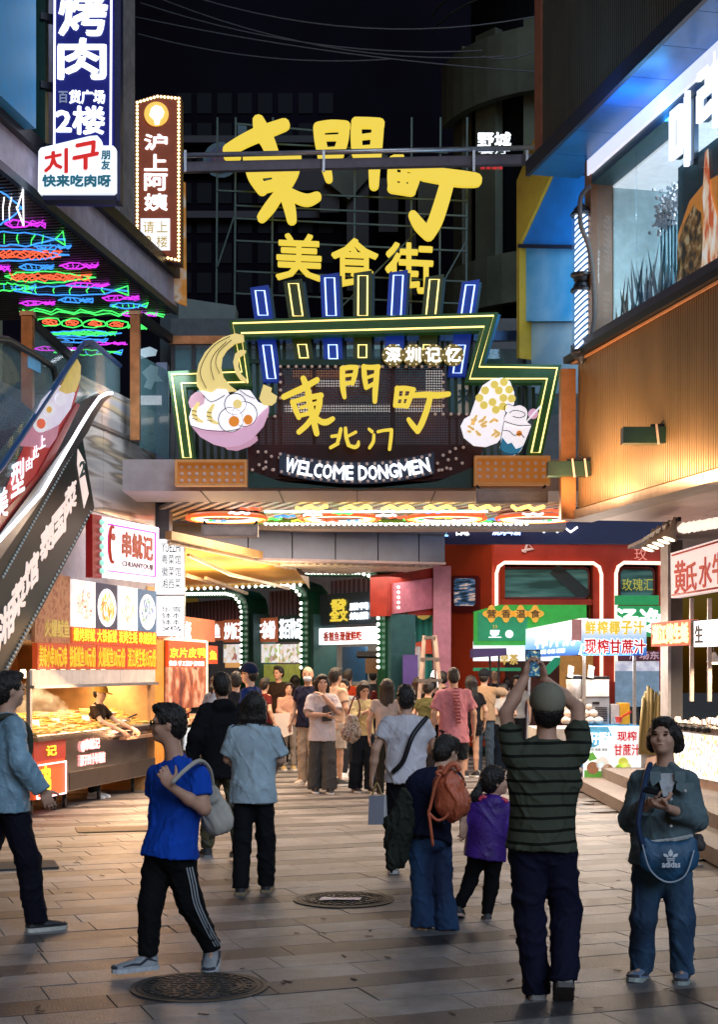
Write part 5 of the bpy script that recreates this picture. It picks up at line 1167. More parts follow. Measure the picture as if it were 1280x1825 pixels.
S5.poly(MB(), ZY([(858,1080),(890,1120),(915,1112),(940,1150),(968,1140),(985,1130),(960,1170),(920,1190),(870,1180),(842,1150)]), .055, .065).build('cup_base', mat('lit_teal_blue', (.02,.16,.28), .5, e=.5, ec=(.02,.2,.36), bump=0), t)
S5.poly(MB(), ZY([(870,1000),(872,960),(890,930),(878,905),(885,882),(912,885),(925,895),(960,885),(1000,905),(1012,940),(1000,985),(1035,1010),(960,1020)]), .05, .068).build('cream', wh, t)
circ(S5, 640+1045/3.368, 460+938/3.368, 9, li, t, .03, .05); circ(S5, 640+960/3.368, 460+1057/3.368, 5, orr, t, .056, .07)
neon(S5, ZY([(1000,990),(1088,895)]), .012, wh, t, .075, name='straw')
for L in ([(870,985),(950,1010),(1035,1010)], [(862,1040),(900,1045),(930,1070),(965,1060),(990,1085)], [(900,935),(930,920),(980,930),(995,950),(960,965),(920,955)], [(868,990),(845,1135),(880,1178),(940,1180),(975,1155),(1035,1010)], [(925,895),(975,888),(1010,925),(1005,985)], [(880,935),(870,905),(890,882),(920,892)]): neon(S5, crom(ZY(L), 3), .006, ik, t, .08, name='outline', k=4)
# ------------------------------------------------------------------ beams across the street
t = thing('cross_truss', 'round steel pipe and grey channel beam spanning the street above the gate sign', 'beam', (0, 20, 8.9))
MB().tube([P(325, 277, 20), P(955, 263, 20)], .035, 10).build('pipe', ALU, t, smooth=True)
MB().bar(P(325, 299, 20.1), P(955, 285, 20.1), .10, .13).build('channel', mat('channel_grey', (.13,.11,.13), .5, metal=.4), t)
for x in (330, 577, 845, 940): MB().bar(P(x, 268, 19.98), P(x, 306, 19.98), .035, .03, (0,1,0)).build('clamp', ALU, t)
# ------------------------------------------------------------------ rooftop yellow sign on a scaffold
RS = front(385, 850, 31.)
t = sign('rooftop_sign', 'large yellow lit brush characters high on a dark scaffold above the gate', 'sign', RS, 640, 540)
gm = mat('scaffold_grey_green', (.06,.09,.08), .5, metal=.5)
for x in (385, 418, 485, 633, 735, 787, 835): MB().bar(RS.pp(x, 200 if x != 633 else 220, -.3), RS.pp(x-2, 560, -.3), .04, .04, (0,1,0)).build('scaffold_pole', gm, t)
for y, xa, xb in ((215,420,640),(248,420,800),(335,385,835),(362,418,835),(385,418,835),(425,418,835),(480,418,838),(520,418,838)): MB().bar(RS.pp(xa, y-3, -.28), RS.pp(xb, y+16, -.28), .035, .035).build('scaffold_rail', gm, t)
for a in ((385,470,415,380),(610,540,740,410),(790,500,835,420),(760,390,800,340)): MB().bar(RS.pp(a[0],a[1],-.26), RS.pp(a[2],a[3],-.26), .03, .03).build('scaffold_brace', gm, t)
Z = 2.4615; o_ = (380, 160)
ch = {
 'dong': [[(200,145,46),(215,190,62),(240,235,56),(262,290,50)], [(68,272,44),(130,235,48),(205,200,52),(312,160,44)], [(58,300,20),(110,300,22)], [(158,320,44),(180,385,50),(215,445,40)], [(150,310,34),(250,304,38),(368,302,36)], [(355,305,46),(350,360,50),(328,415,42)], [(190,380,22),(340,362,22)], [(210,438,40),(330,408,40)], [(255,280,46),(275,370,40),(310,450,44),(335,520,46),(345,575,38)], [(290,462,38),(250,520,44),(214,566,36)], [(318,448,34),(370,478,42),(415,490,44),(455,475,36)]],
 'men': [[(462,175,40),(470,230,44),(490,320,42),(508,396,30)], [(462,172,38),(520,165,40),(582,166,36)], [(578,170,38),(568,230,42),(548,290,40)], [(480,218,16),(560,216,18)], [(482,290,46),(548,286,48)],
         [(628,150,38),(628,210,44),(632,285,42)], [(628,152,40),(680,152,38),(730,156,40)], [(724,160,46),(716,250,48),(708,340,46),(706,424,38)], [(640,215,16),(700,208,18)], [(635,282,46),(710,276,48)]],
 'ting': [[(790,320,36),(785,380,38),(788,438,36)], [(792,300,10),(830,302,14)], [(790,320,40),(850,335,42),(905,352,38)], [(898,355,38),(882,405,40),(868,448,36)], [(790,385,26),(880,392,26)], [(840,330,26),(832,440,26)], [(785,436,38),(868,448,40)],
          [(925,372,56),(1000,385,58),(1080,396,60),(1150,402,52)], [(1030,400,54),(1005,490,56),(975,580,56),(945,640,46)], [(945,642,44),(905,600,46),(876,556,34)]]}
for k, v_ in ch.items(): brush(RS, [[(x_, y_, w_*1.14) for x_, y_, w_ in q_] for q_ in v_], E_Y, t, o_, Z, .0, .15, 'character')
for s_, r in (('美', (493,420,573,500)), ('食', (592,428,673,512)), ('街', (688,436,771,522))): tx(s_, RS, *r, E_Y, t, .0, bold=.014, depth=.12, name='character', shear=-.04)
# ------------------------------------------------------------------ dark building behind
BK = front(240, 1000, 46.)
t = sign('dark_office_building', 'dark unlit building rising behind the rooftop sign with rounded balconies', 'building', BK, 640, 1000)
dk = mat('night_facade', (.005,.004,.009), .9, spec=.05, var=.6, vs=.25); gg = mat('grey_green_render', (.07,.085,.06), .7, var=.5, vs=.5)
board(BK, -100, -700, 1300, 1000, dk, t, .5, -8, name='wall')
for i in range(8):
    for j in range(7):
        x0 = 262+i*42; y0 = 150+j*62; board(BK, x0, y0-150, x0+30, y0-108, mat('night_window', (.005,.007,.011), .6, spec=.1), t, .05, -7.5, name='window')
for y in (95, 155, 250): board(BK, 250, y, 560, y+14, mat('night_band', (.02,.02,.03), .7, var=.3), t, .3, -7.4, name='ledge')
for x0, x1, y0, y1 in ((500,560,150,215),(560,600,165,260),(680,720,190,300),(615,660,150,420),(735,757,190,430)): board(BK, x0, y0, x1, y1, mat('night_column', (.022,.022,.026), .7, var=.4), t, .6, -7.3, name='column')
# curved balconies on the right
cx, cy_ = 6.3, 44.; 
def band(z0, z1, r, m, nm, a0=-170, a1=20, n=26, th=.25):
    b = MB()
    for i in range(n):
        p0, p1 = math.radians(a0+(a1-a0)*i/n), math.radians(a0+(a1-a0)*(i+1)/n); q = []
        for z in (z0, z1): q += [Vector((cx+r*math.cos(p0), cy_+r*math.sin(p0), z)), Vector((cx+r*math.cos(p1), cy_+r*math.sin(p1), z)), Vector((cx+(r-th)*math.cos(p1), cy_+(r-th)*math.sin(p1), z)), Vector((cx+(r-th)*math.cos(p0), cy_+(r-th)*math.sin(p0), z))]
        b.hexa(q)
    return b.build(nm, m, t)
band(8, 26, 3.0, mat('night_window', (.012,.016,.022)), 'drum')
for z0, z1, r in ((12.0, 13.4, 3.9), (17.8, 19.6, 3.9), (21.6, 22.2, 4.3), (23.4, 24.4, 3.7), (10.2, 11.2, 4.4)): band(z0, z1, r, gg, 'balcony_band')
for a in (-165, -140, -112, -85, -60): MB().box((cx+3.35*math.cos(math.radians(a)), cy_+3.35*math.sin(math.radians(a)), 15.5), (.3, .8, 9.), math.radians(a)).build('fin', gg, t)
for z in (20.6, 21.1, 22.8): MB().tube([(cx+4.2*math.cos(math.radians(a)), cy_+4.2*math.sin(math.radians(a)), z) for a in range(-170, 20, 10)], .03, 5).build('rail', gm, t)
for pts in ([(760,170),(800,200),(800,250),(760,290)], [(570,200),(640,130),(700,150),(620,240)], [(880,70),(905,20),(1000,10),(1000,60)]): BK.poly(MB(), pts, -6.9, -6.4).build('awning_panel', gg, t)
BK.poly(MB(), [(454,222),(488,228),(492,262),(458,262)], -4, -3.9).build('screen', mat('dim_green_screen', (.10,.16,.07), .7), t)
o = sign('small_sign', 'small white glowing characters on the curved balcony of the dark building', 'sign', BK, 880, 300)
SS = front(850, 915, 39.8); tx('野城', SS, 852, 236, 911, 262, E_W(), o, 0, bold=.03); tx('餐厅', SS, 853, 266, 910, 274, E_W(.7), o, 0, bold=.03); tx('夜宵酒馆', SS, 856, 296, 896, 302, RED, o, 0, bold=.02)
SR = front(360, 445, 38.); o = sign('round_sign', 'dim unlit round sign with pale and purple rings left of the rooftop characters', 'sign', SR, 395, 335)
for r, c, n in ((32, (.06,.12,.15), 0), (23, (.05,.06,.14), .05), (15, (.12,.05,.10), .1)): circ(SR, 394, 286, r, mat('ring_%d' % r, c, .6), o, n, n+.05)
SR.poly(MB(), [(424,222),(436,222),(440,228),(440,246),(424,246)], 0, .1).build('tag', mat('ring_32', (.06,.12,.15)), o)
o = thing('overhead_cables', 'thin dark cables sagging across the street at the top', 'cables', (0, 25, 13))
for (x0, y0, x1, y1, sg) in ((255, -15, 900, 100, 40), (250, 5, 860, 90, 30), (245, 60, 700, 105, 20), (300, -20, 1000, 20, 50), (240, 30, 995, 130, 15), (860, 100, 1000, 60, 20)):
    MB().tube([P(x0+(x1-x0)*k/14, y0+(y1-y0)*k/14+sg*(1-(2*k/14-1)**2), 24) for k in range(15)], .012, 4).build('cable', mat('cable_grey', (.012,.012,.016), .5), o)
# mid-height pale blocks right behind the bridge
t = thing('low_annex', 'grey green low annex wall behind the footbridge at left', 'building', (-4, 26, 5))
Q = front(300, 430, 26.)
Q.poly(MB(), [(318,530),(420,545),(420,640),(318,640)], -.5, 0).build('wall', mat('annex_grey_green', (.16,.19,.18), .7, var=.2), t); Q.poly(MB(), [(285,560),(318,535),(318,700),(285,700)], -.4, .0).build('wall', mat('annex_dark', (.05,.07,.08), .7), t); board(Q, 318, 575, 420, 610, mat('annex_dark_panel', (.05,.05,.06), .6), t, .02, .0, name='window')  # grey green wall, darker wall beside it, thin dark panel
Q = front(430, 960, 25.2); t = sign('upper_shopfronts', 'lit upper floor shop windows glimpsed through the gate sign', 'building', Q, 640, 880)
board(Q, 300, 560, 1040, 920, mat('upper_wall', (.10,.11,.12), .7, var=.3), t, .1, -.4, name='wall')
for x0, x1, y0, y1, m_ in ((515,555,690,730,lit_back),(560,640,672,684,lit_back),(505,790,716,730,lit_back),(760,790,655,700,lit_back),(815,845,680,735,mat('cream_lit', (.7,.55,.4), .5, e=.5, ec=(.8,.6,.42))),(520,620,655,668,mat('orange_lit', (.7,.3,.1), .5, e=.6, ec=(.8,.25,.06))),(455,500,610,640,mat('dim_teal_lit', (.2,.35,.36), .4, e=.15)),(560,700,610,630,mat('dim_teal_lit', (.2,.35,.36))),(700,790,690,722,mat('cream_lit', (.7,.55,.4)))): board(Q, x0, y0, x1, y1, m_, t, .05, -.29, name='window')
tx('来', Q, 818, 688, 842, 716, mat('dark_letter', (.06,.05,.05), .6), t, -.22, bold=.04)
# ------------------------------------------------------------------ RIGHT BUILDING
RB = Plane(1030, 17.6, 1280, 14.0, -.115); RL = RB.u(1560)
t = thing('right_building', 'ribbed bronze clad building on the right with glazed upper salon and blue lit eaves', 'building', tuple(RB.p(1, 3.7, -1)))
bronze = mat('bronze_ribbed_metal', (.40,.26,.13), .38, metal=.4, var=.18, vs=2, st=(1,1,.4)); bd = mat('dark_bronze_ribbed_metal', (.17,.145,.095), .45, metal=.5, var=.2, vs=2, st=(1,1,.4))
RB.box(MB(), 0, RL, 3.82, 5.62, -.3, -.03).build('fascia', mat('bronze_back', (.22,.15,.08), .5, metal=.5), t)
b = MB(); u = .02
while u < RL: RB.box(b, u, u+.03, 3.84, 5.60, -.03, 0); u += .052
b.build('ribs', bronze, t, kind='stuff')
E1 = front(1000, 1031, 17.55); board(E1, 1001, 657, 1027, 925, mat('orange_copper_end', (.55,.22,.07), .35, metal=.5), t, .2, -.2, name='end_panel')
RB.box(MB(), -.25, RL, 3.70, 3.81, -.28, .06).build('bottom_trim', mat('warm_pale_trim', (.5,.36,.26), .5), t)
RB.box(MB(), -.22, RL, 5.62, 5.70, -.4, .10).build('sill', DARK, t)
MB().tube([RB.p(-.1, 5.60, .03), RB.p(RL, 5.60, .03)], .018, 6).build('rope_light', mat('rope_orange', (.5,.2,.08), .4, e=.12, ec=(.9,.32,.1)), t)
RB.box(MB(), -.1, RL, 5.70, 5.82, -.3, .05).build('sill_blue', mat('navy_sill', (.03,.03,.10), .4), t)
sof = mat('warm_soffit_panel', (.68,.52,.45), .45, metal=.2, var=.12)
for k in range(8):
    q0 = -.2+(RL+.2)*k/8; q1 = -.2+(RL+.2)*(k+1)/8; RB.box(MB(), q0+.005, q1-.005, 3.72, 3.74, -1.2, -.285).build('soffit_panel', sof, t); RB.box(MB(), q0+.005, q1-.005, 3.72, 3.74, -2.6, -1.21).build('soffit_panel', sof, t)
MB().box((6.1, 19.8, 3.66), (3.9, 5.4, .05), 0).build('canopy_ceiling', mat('grey_canopy_ceiling', (.35,.31,.31), .6), t)
# glazed salon
zt = 7.75
glass_m = mat('salon_glass', (.20,.50,.62), .03, alpha=.13, bump=0, var=.02, spec=.9)
for a, b_ in ((1052, 1118), (1118.8, 1199), (1199.8, 1262), (1262.8, 1360), (1361, 1500)): RB.box(MB(), RB.u(a), RB.u(b_), 5.83, zt-.02, -.12, -.10).build('glass_pane', glass_m, t)
RB.box(MB(), RB.u(1040), RB.u(1051), 5.8, 8.0, -.3, -.02).build('jamb', mat('jamb_brown', (.35,.18,.10), .5), t)
RB.box(MB(), RB.u(1047), RL, zt, 7.93, -.2, .0).build('light_strip', mat('strip_white', (.9,.9,1), .5, e=.9, ec=(.74,.80,1), bump=0, smp=True), t)
RB.box(MB(), RB.u(1047), RL, zt-.12, zt-.005, -.3, -.03).build('head_trim', mat('head_teal', (.02,.09,.13), .4), t)
RB.box(MB(), RB.u(1047), RL, 5.75, 5.80, -3.2, -.3).build('salon_floor', CONC, t)
RB.box(MB(), RB.u(1047), RL, 7.60, 7.66, -3.2, -.3).build('salon_ceiling', mat('salon_ceiling', (.75,.8,.82), .6, e=.8, ec=(.75,.85,.95)), t)  # ceiling is no lamp, emission added to brighten the salon
RB.box(MB(), RB.u(1047), RL, 5.8, 7.6, -3.3, -3.2).build('salon_back_wall', mat('salon_teal_wall', (.08,.34,.48), .6), t)
RB.box(MB(), RB.u(1047), RB.u(1052), 5.8, 7.6, -3.2, -.3).build('salon_side_wall', mat('salon_pale_wall', (.62,.82,.86), .6), t)
RB.box(MB(), RB.u(1062), RB.u(1118), 5.83, 7.6, -1.0, -.95).build('salon_panel', mat('salon_pale_wall', (.62,.82,.86)), t)
area(RB.p(RB.u(1180), 7.62, .22), .12, 50, (.12,.45,1), (0, 0, 1), sy=5.)
area(RB.p(RB.u(1250), 7.5, -1.3), 1.0, 420, (.70,.90,1), sy=4.)
# blue eaves and wall above
bl = mat('blue_aluminium_eaves', (.008,.15,.52), .3, metal=.1, var=.45, vs=1.1, bump=0)
wdt = (RL+.5)/9
for k in range(9): RB.box(MB(), -.35+wdt*k+.004, -.35+wdt*(k+1)-.004, 7.94, 7.98, -.15, .47).build('eaves_panel', bl, t)
RB.box(MB(), -.4, RL, 7.935, 8.12, .47, .52).build('eaves_edge', mat('navy_edge', (.01,.015,.04), .4), t)
RB.box(MB(), -.35, RL, 7.985, 14.5, -.6, .36).build('upper_wall', mat('upper_back', (.04,.035,.03), .6), t)
b = MB(); u = -.12
while u < RL: RB.box(b, u, u+.03, 8.12, 14.4, .36, .40); u += .056
b.build('upper_ribs', bd, t, kind='stuff')
RB.box(MB(), -.36, -.13, 8.12, 14.4, .33, .42).build('corner_panel', mat('rust_corner_panel', (.42,.14,.06), .5), t)
for k, (x, y, pl_, lb) in enumerate(((1020, 147, front(992, 1046, 17.3), 'black box floodlight high on the rust coloured corner'), (1012, 850, front(974, 1052, 17.2), 'dark green box floodlight beside the gate sign'), (1155, 792, front(1108, 1201, 15.2), 'dark green box floodlight amid the ribbed bronze fascia'))):
    r = ((993,121,1045,146),(976,823,1051,849),(1110,762,1200,791))[k]; o = sign('floodlight', lb, 'floodlight', pl_, x, y, group='box floodlights on the right building')
    board(pl_, *r, mat('lamp_dark_green', (.006,.03,.012), .4) if k else DARK, o, .16, -.1, name='housing')
    if k:
        xr_ = r[2]-10
        for q in (xr_-22, xr_): MB().bar(pl_.pp(q, r[1]-4, .08), pl_.pp(q+4, r[3]+3, .08), .022, .012, (0,1,0)).build('strap', mat('pale_strap', (.6,.45,.35), .5), o)
        MB().bar(pl_.pp(xr_-30, r[1]-3, .0), pl_.pp(r[2]+2, r[1]-5, .0), .04, .03).build('arm', DARK, o); MB().tube([pl_.pp(xr_-14, r[1]-3, 0), pl_.pp(xr_-7, r[1]-12, 0), pl_.pp(xr_+2, r[1]-6, 0)], .008, 4).build('cable', DARK, o)
area(RB.p(RB.u(1180), 3.95, .35), .25, 52, (1,.62,.34), (-.2,.5,1) if False else tuple((-RB.N3*.6+Vector((0,0,.6)))), sy=3.4)
area(RB.p(RB.u(1080), 3.95, .35), .2, 26, (1,.60,.32), tuple((-RB.N3*.6+Vector((0,0,.6)))), sy=1.5)
# salon lettering on the glass
LT = mat('lit_blue_white_letter', (.85,.9,1), .5, e=1.1, ec=(.85,.92,1), bump=0); SH = mat('letter_side_blue', (.01,.08,.2), .4)
for s_, x0, x1, y0, y1 in (('머', 1190, 1230, 180, 300), ('리', 1236, 1284, 100, 238)):
    text(s_, SH, t, RB, (RB.u(x0)+RB.u(x1))/2+.05, RB.z((x0+x1)/2, (y0+y1)/2), .70, .40, -.09, .05, .04, 'lettering_side'); text(s_, LT, t, RB, (RB.u(x0)+RB.u(x1))/2, RB.z((x0+x1)/2, (y0+y1)/2), .70, .40, -.03, .03, .04)  # dark blue copy set behind each letter as its side
# advertising poster behind the glass
pz0, pz1 = 5.86, 7.13; pu0, pu1 = RB.u(1184), RB.u(1270)
p = thing('salon_poster', 'dark and orange poster of a tall perfume bottle shape behind the salon glass', 'poster', tuple(RB.p(pu0, pz0, -.14)))
RB.box(MB(), pu0, pu1+1.2, pz0, pz1, -.20, -.16).build('backing', mat('poster_navy', (.008,.022,.045), .3, e=.15, ec=(.01,.03,.06)), p)
W_ = pu1-pu0
def pp_(pts, m, n): MB().prism([RB.p(pu0+a*W_, pz0+b_*(pz1-pz0), n+.141) for a, b_ in pts], -RB.N3*.005).build('printed_shape', m, p)
pp_([(0,.0),(1.2,.0),(1.9,.4),(1.9,.66),(1.4,.70),(1.0,.70),(.55,.72),(.25,.66),(0,.45)], mat('poster_orange', (.6,.24,.03), .4, e=.6, ec=(.65,.24,.03), bump=0), -.298)
pp_([(0,.0),(0,.35),(.15,.5),(.35,.6),(.5,.5),(.55,.2),(.5,0)], ramp_mat('poster_leaf', 'noise', [(.4,(.03,.02,.01)),(.55,(.30,.15,.03)),(.65,(.6,.5,.3))], 9., e=.4), -.290)
pp_([(.52,0),(.58,.45),(.55,.62),(.60,.95),(.66,.96),(.70,.62),(.85,.35),(.95,0)], ramp_mat('poster_flame', 'noise', [(.42,(.65,.12,.03)),(.52,(.85,.6,.4)),(.62,(.9,.85,.8))], 6., e=.7, st=(2,2,.6)), -.282)
text('REN', LT, p, RB, pu0+W_*1.05, pz0+.32, .16, .35, -.135, .006, .03)
# pampas grass in the window
p = thing('pampas_arrangement', 'white dried pampas and blue green leaves arranged inside the salon window', 'plant', tuple(RB.p(RB.u(1140), 5.83, -.5)))
rng = random.Random(9); b1, b2, b3 = MB(), MB(), MB()
for i in range(70):
    u = RB.u(rng.uniform(1070, 1180)); h = rng.uniform(.25,.75); q = RB.p(u, 5.84, -.16-rng.random()*.2); a = rng.uniform(-.5,.5)
    tip = q+Vector((0,0,h))+RB.U3*a*h; w_ = RB.U3*.03; (b1 if i % 2 else b2).add([q-w_*.3, q+w_*.3, (q+tip)/2+w_, tip, (q+tip)/2-w_], [(0,1,2,3,4)])
for i in range(7):
    q = RB.p(RB.u(1135+i*6), 5.84, -.3); tip = q+Vector((0,0,.95+.08*(i % 3))); b2.tube([q, tip], .018, 5)
    for k in range(40): c = tip+Vector((rng.gauss(0,.06), rng.gauss(0,.06), rng.gauss(0,.09))); b3.box(c, (.03,.03,.03), rng.random())
b1.build('pale_fronds', mat('pale_frond', (.7,.72,.75), .7), p, kind='stuff'); b2.build('teal_stems', mat('teal_stem', (.02,.10,.14), .6), p, kind='stuff'); b3.build('plumes', mat('white_plume', (.75,.72,.75), .8), p, kind='stuff')
# yellow and blue end wall
W2 = Plane(930, 20.6, 1055, 19.4)
t = thing('blue_side_building', 'blue and yellow painted side building between the gate sign and the glazed salon', 'building', tuple(W2.pp(985, 640)))
W2.poly(MB(), [(933,325),(996,176),(1004,176),(1004,296),(938,438),(938,640),(933,640)], -.5, .12).build('yellow_panel', mat('bright_yellow_panel', (.62,.34,.03), .4, var=.25, vs=1.5), t)
W2.poly(MB(), [(938,440),(1004,298),(1060,300),(1060,442)], -.5, .08).build('blue_slope', mat('blue_slope_panel', (.015,.22,.65), .4, var=.3, vs=1.5), t)
W2.poly(MB(), [(938,441),(1060,443),(1060,572),(938,572)], -.5, .0).build('blue_wall', ramp_mat('cloudy_blue_wall', 'noise', [(.3,(.03,.32,.62)),(.7,(.32,.58,.80))], 1.6, rough=.5), t)
W2.poly(MB(), [(938,573),(1060,573),(1060,700),(938,700)], -.6, -.1).build('pale_wall', ramp_mat('pale_blue_mural', 'noise', [(.4,(.35,.5,.62)),(.6,(.5,.6,.66))], 3.), t)
area(P(985, 470, 18.6), .5, 26, (.40,.72,1), (.05,1,-.05), sy=2.)  # added blue fill on the side wall, no fixture stands here
MB().bar(W2.pp(937, 441, .12), W2.pp(1050, 443, .12), .04, .05).build('trim', mat('navy_edge', (.01,.015,.04)), t)
# barber poles
BPm = bpy.data.materials.new('barber_stripes'); BPm.use_nodes = True; tt = BPm.node_tree; bs_ = tt.nodes['Principled BSDF']; tc = _n(tt, 'ShaderNodeTexCoord'); sx = _n(tt, 'ShaderNodeSeparateXYZ'); tt.links.new(tc.outputs['Object'], sx.inputs[0])
m1 = _n(tt, 'ShaderNodeMath', operation='MULTIPLY'); m1.inputs[1].default_value = -.9; tt.links.new(sx.outputs[0], m1.inputs[0]); m2 = _n(tt, 'ShaderNodeMath', operation='ADD'); tt.links.new(m1.outputs[0], m2.inputs[0]); tt.links.new(sx.outputs[2], m2.inputs[1]); m3 = _n(tt, 'ShaderNodeMath', operation='MULTIPLY'); m3.inputs[1].default_value = 14; tt.links.new(m2.outputs[0], m3.inputs[0]); m4 = _n(tt, 'ShaderNodeMath', operation='FRACT'); tt.links.new(m3.outputs[0], m4.inputs[0]); m5 = _n(tt, 'ShaderNodeMath', operation='GREATER_THAN'); m5.inputs[1].default_value = .45; tt.links.new(m4.outputs[0], m5.inputs[0])
mx = _n(tt, 'ShaderNodeMix', data_type='RGBA'); tt.links.new(m5.outputs[0], mx.inputs[0]); mx.inputs[6].default_value = (.01,.06,.16,1); mx.inputs[7].default_value = (.8,.9,1,1); tt.links.new(mx.outputs[2], bs_.inputs['Emission Color']); tt.links.new(mx.outputs[2], bs_.inputs['Base Color']); bs_.inputs['Emission Strength'].default_value = 2.2; BPm.cycles.emission_sampling = 'FRONT'
for y0, y1, lb, cap_ in ((385, 488, 'upper glowing barber pole with white diagonal stripes at the salon corner', 1), (520, 625, 'lower glowing barber pole with white diagonal stripes at the salon corner', -1)):
    c = P(1037, y1, 17.35); h = (y1-y0)/F*17.35; p = thing('barber_pole', lb, 'barber pole', tuple(c), 'barber poles at the salon corner')
    MB().lathe(c, [(.078,0),(.078,h)], 20).build('striped_tube', BPm, p, smooth=False)
    MB().lathe(c, [(.112,-.01),(.112,h+.01)], 20).build('glass_tube', mat('pole_glass', (.2,.45,.8), .05, alpha=.22, bump=0, spec=.9), p, smooth=True)
    for z, s_ in ((0, -1), (h, 1)): MB().lathe(c+Vector((0,0,z)), [(.13,0),(.13,.03*s_),(.10,.05*s_),(.09,.09*s_),(.04,.13*s_),(.015,.16*s_)] if s_ > 0 else [(.015,-.16),(.04,-.13),(.09,-.09),(.10,-.05),(.13,-.03),(.13,0)], 16).build('cap', mat('dark_pewter', (.08,.09,.11), .4, metal=.7), p)
b = MB(); b.tube(crom([P(1052,332,17.2), P(1036,352,17.15), P(1036,400,17.1), P(1050,440,17.1), P(1058,500,17.1), P(1060,560,17.1), P(1056,600,17.1), P(1058,628,17.1)], 5), .028, 8); centre(b.build('cable_conduit', mat('grey_flex_conduit', (.22,.22,.23), .5, bump=1., bs=20, st=(.1,.1,6)), label='grey flexible conduit snaking down past the barber poles', cat='conduit', smooth=True))
# ------------------------------------------------------------------ far side of the crossing
GBd = Plane(280, 23.6, 795, 25.2)
t = thing('panelled_band', 'blue grey panelled fascia band over the arcade shops', 'fascia', tuple(GBd.pp(560, 1010)))
grey = mat('slate_blue_panel', (.14,.17,.26), .45, metal=.3, var=.25, vs=1.5)
e_ = [280, 365, 442, 521, 598, 674, 747, 794]
for a, b_ in zip(e_, e_[1:]): GBd.box(MB(), GBd.u(a)+.01, GBd.u(b_)-.01, 3.62, 4.1, -.3, 0).build('panel', grey, t)
GBd.box(MB(), 0, GBd.u(794), 4.1, 4.16, -.3, .05).build('coping', mat('slate_trim', (.13,.13,.17), .5), t)
GBd.box(MB(), 0, GBd.u(794), 3.58, 3.618, -.35, .03).build('drip_trim', mat('pinkish_trim', (.35,.28,.32), .5), t)
b = MB(); u = GBd.u(520)
while u < GBd.u(790): GBd.box(b, u, u+.07, 3.55, 3.6, -2.6, -.36); u += .13
b.build('soffit_slats', mat('pale_slat', (.6,.55,.5), .5), t, kind='stuff')
area((1.9, 27.2, 4.7), 3.5, 70, (1,.75,.6), (.2,.6,-.3), sy=.5)
area((-.2, 26.2, 3.45), 3.2, 55, (1,.9,.75), sy=1.)
# glowing signs seen over the band
o = thing('upper_neon_signs', 'row of small blue, yellow and white neon signs glowing just under the footbridge', 'neon signs', (1, 27, 4.3))
UQ = front(480, 1100, 27.)
board(UQ, 380, 905, 1190, 968, mat('night_blue_wall', (.01,.015,.06), .5, e=.05, ec=(.02,.03,.2)), o, .1, -.3, name='backing')
for x0, y0, x1, y1, s_, m_ in ((596,939,652,950,'酥香园',N_B),(742,938,770,953,'酒楼',mat('yellow_neon_sign', (.6,.6,.05), .5, e=1., ec=(.75,.7,.05), bump=0)),(774,937,800,955,'网红',mat('neon_sky', (.3,.7,1), .4, e=1.6, ec=(.3,.65,1), bump=0)),(815,938,838,953,'口味',E_W()),(560,940,590,950,'夜市',MATS['neon_blue']),(880,938,930,952,'烧烤啤酒',MATS['neon_ice_blue'])): tx(s_, UQ, x0, y0, x1, y1, m_, o, -.19, bold=.03)
MB().tube([UQ.pp(x, y, -.15) for x, y in ((695,935),(702,944),(715,946),(728,938))], .03, 6).build('neon_tube', N_Y, o)
MB().tube([UQ.pp(960+12*k, 938+(k % 2)*9, -.15) for k in range(7)], .02, 6).build('neon_tube', N_W, o)
# arcade
AR = Plane(330, 33, 690, 26.5)
t = thing('shop_arcade', 'row of green framed arcade shops outlined with bright round bulbs', 'shops', tuple(AR.pp(540, 1290)))
gf = mat('arcade_green', (.008,.07,.035), .35, metal=.3); corr = stripes_mat('purple_ridge_stripes', (.10,.08,.13), (.26,.22,.30), 11., .5, 0)  # corrugation light and shade put into colour stripes on flat boards
LB = mat('arcade_bulb', (1,1,.9), .4, e=4, ec=(.95,1,.85), bump=0, smp=False)
AR.box(MB(), AR.u(200), AR.u(560), 0, 3.9, -2.6, -2.4).build('back_wall', mat('arcade_back', (.30,.30,.32), .7), t)
for pl_pts, post in (([(300,1059),(405,1058),(420,1062),(430,1073),(434,1090),(434,1200)], 434), ([(446,1042),(512,1042),(528,1048),(538,1060),(541,1075),(541,1200)], 541), ([(548,1021),(645,1021),(662,1026),(673,1038),(679,1058),(679,1200)], 679)):
    p_ = [AR.pp(x, y, .06) for x, y in pl_pts]; pts = []; acc = 0
    for a, b_ in zip(p_, p_[1:]):
        L = (b_-a).length; n_ = max(1, int(L/.112)); pts += [a+(b_-a)*k/n_ for k in range(n_)]
    bulbs(pts, .034, LB, t, nrm=AR.N3)
    o_pts = [(x, y) for x, y in pl_pts]; w_ = 6
    q = [(x-w_*(1 if x < post-3 else 1)*(0 if i < 2 else 1), y+w_*(1 if i < len(o_pts)-2 else 0)) for i, (x, y) in enumerate(o_pts)]
    q2 = [(x+(0 if i < 1 else w_*1.3), y-w_*(1 if i < len(o_pts)-1 else 0)) for i, (x, y) in enumerate(o_pts)]
    AR.poly(MB(), [(x, max(y, 0) if y < 1199 else 1300) for x, y in q]+[(x, y if y < 1193 else 1300) for x, y in q2[::-1]], -.5, .0).build('arch_frame', gf, t)
    AR.box(MB(), AR.u(post+8), AR.u(post+14), 0, AR.z(post, 1095), -.6, -.05).build('pier', mat('teal_pier', (.02,.08,.09), .5), t)
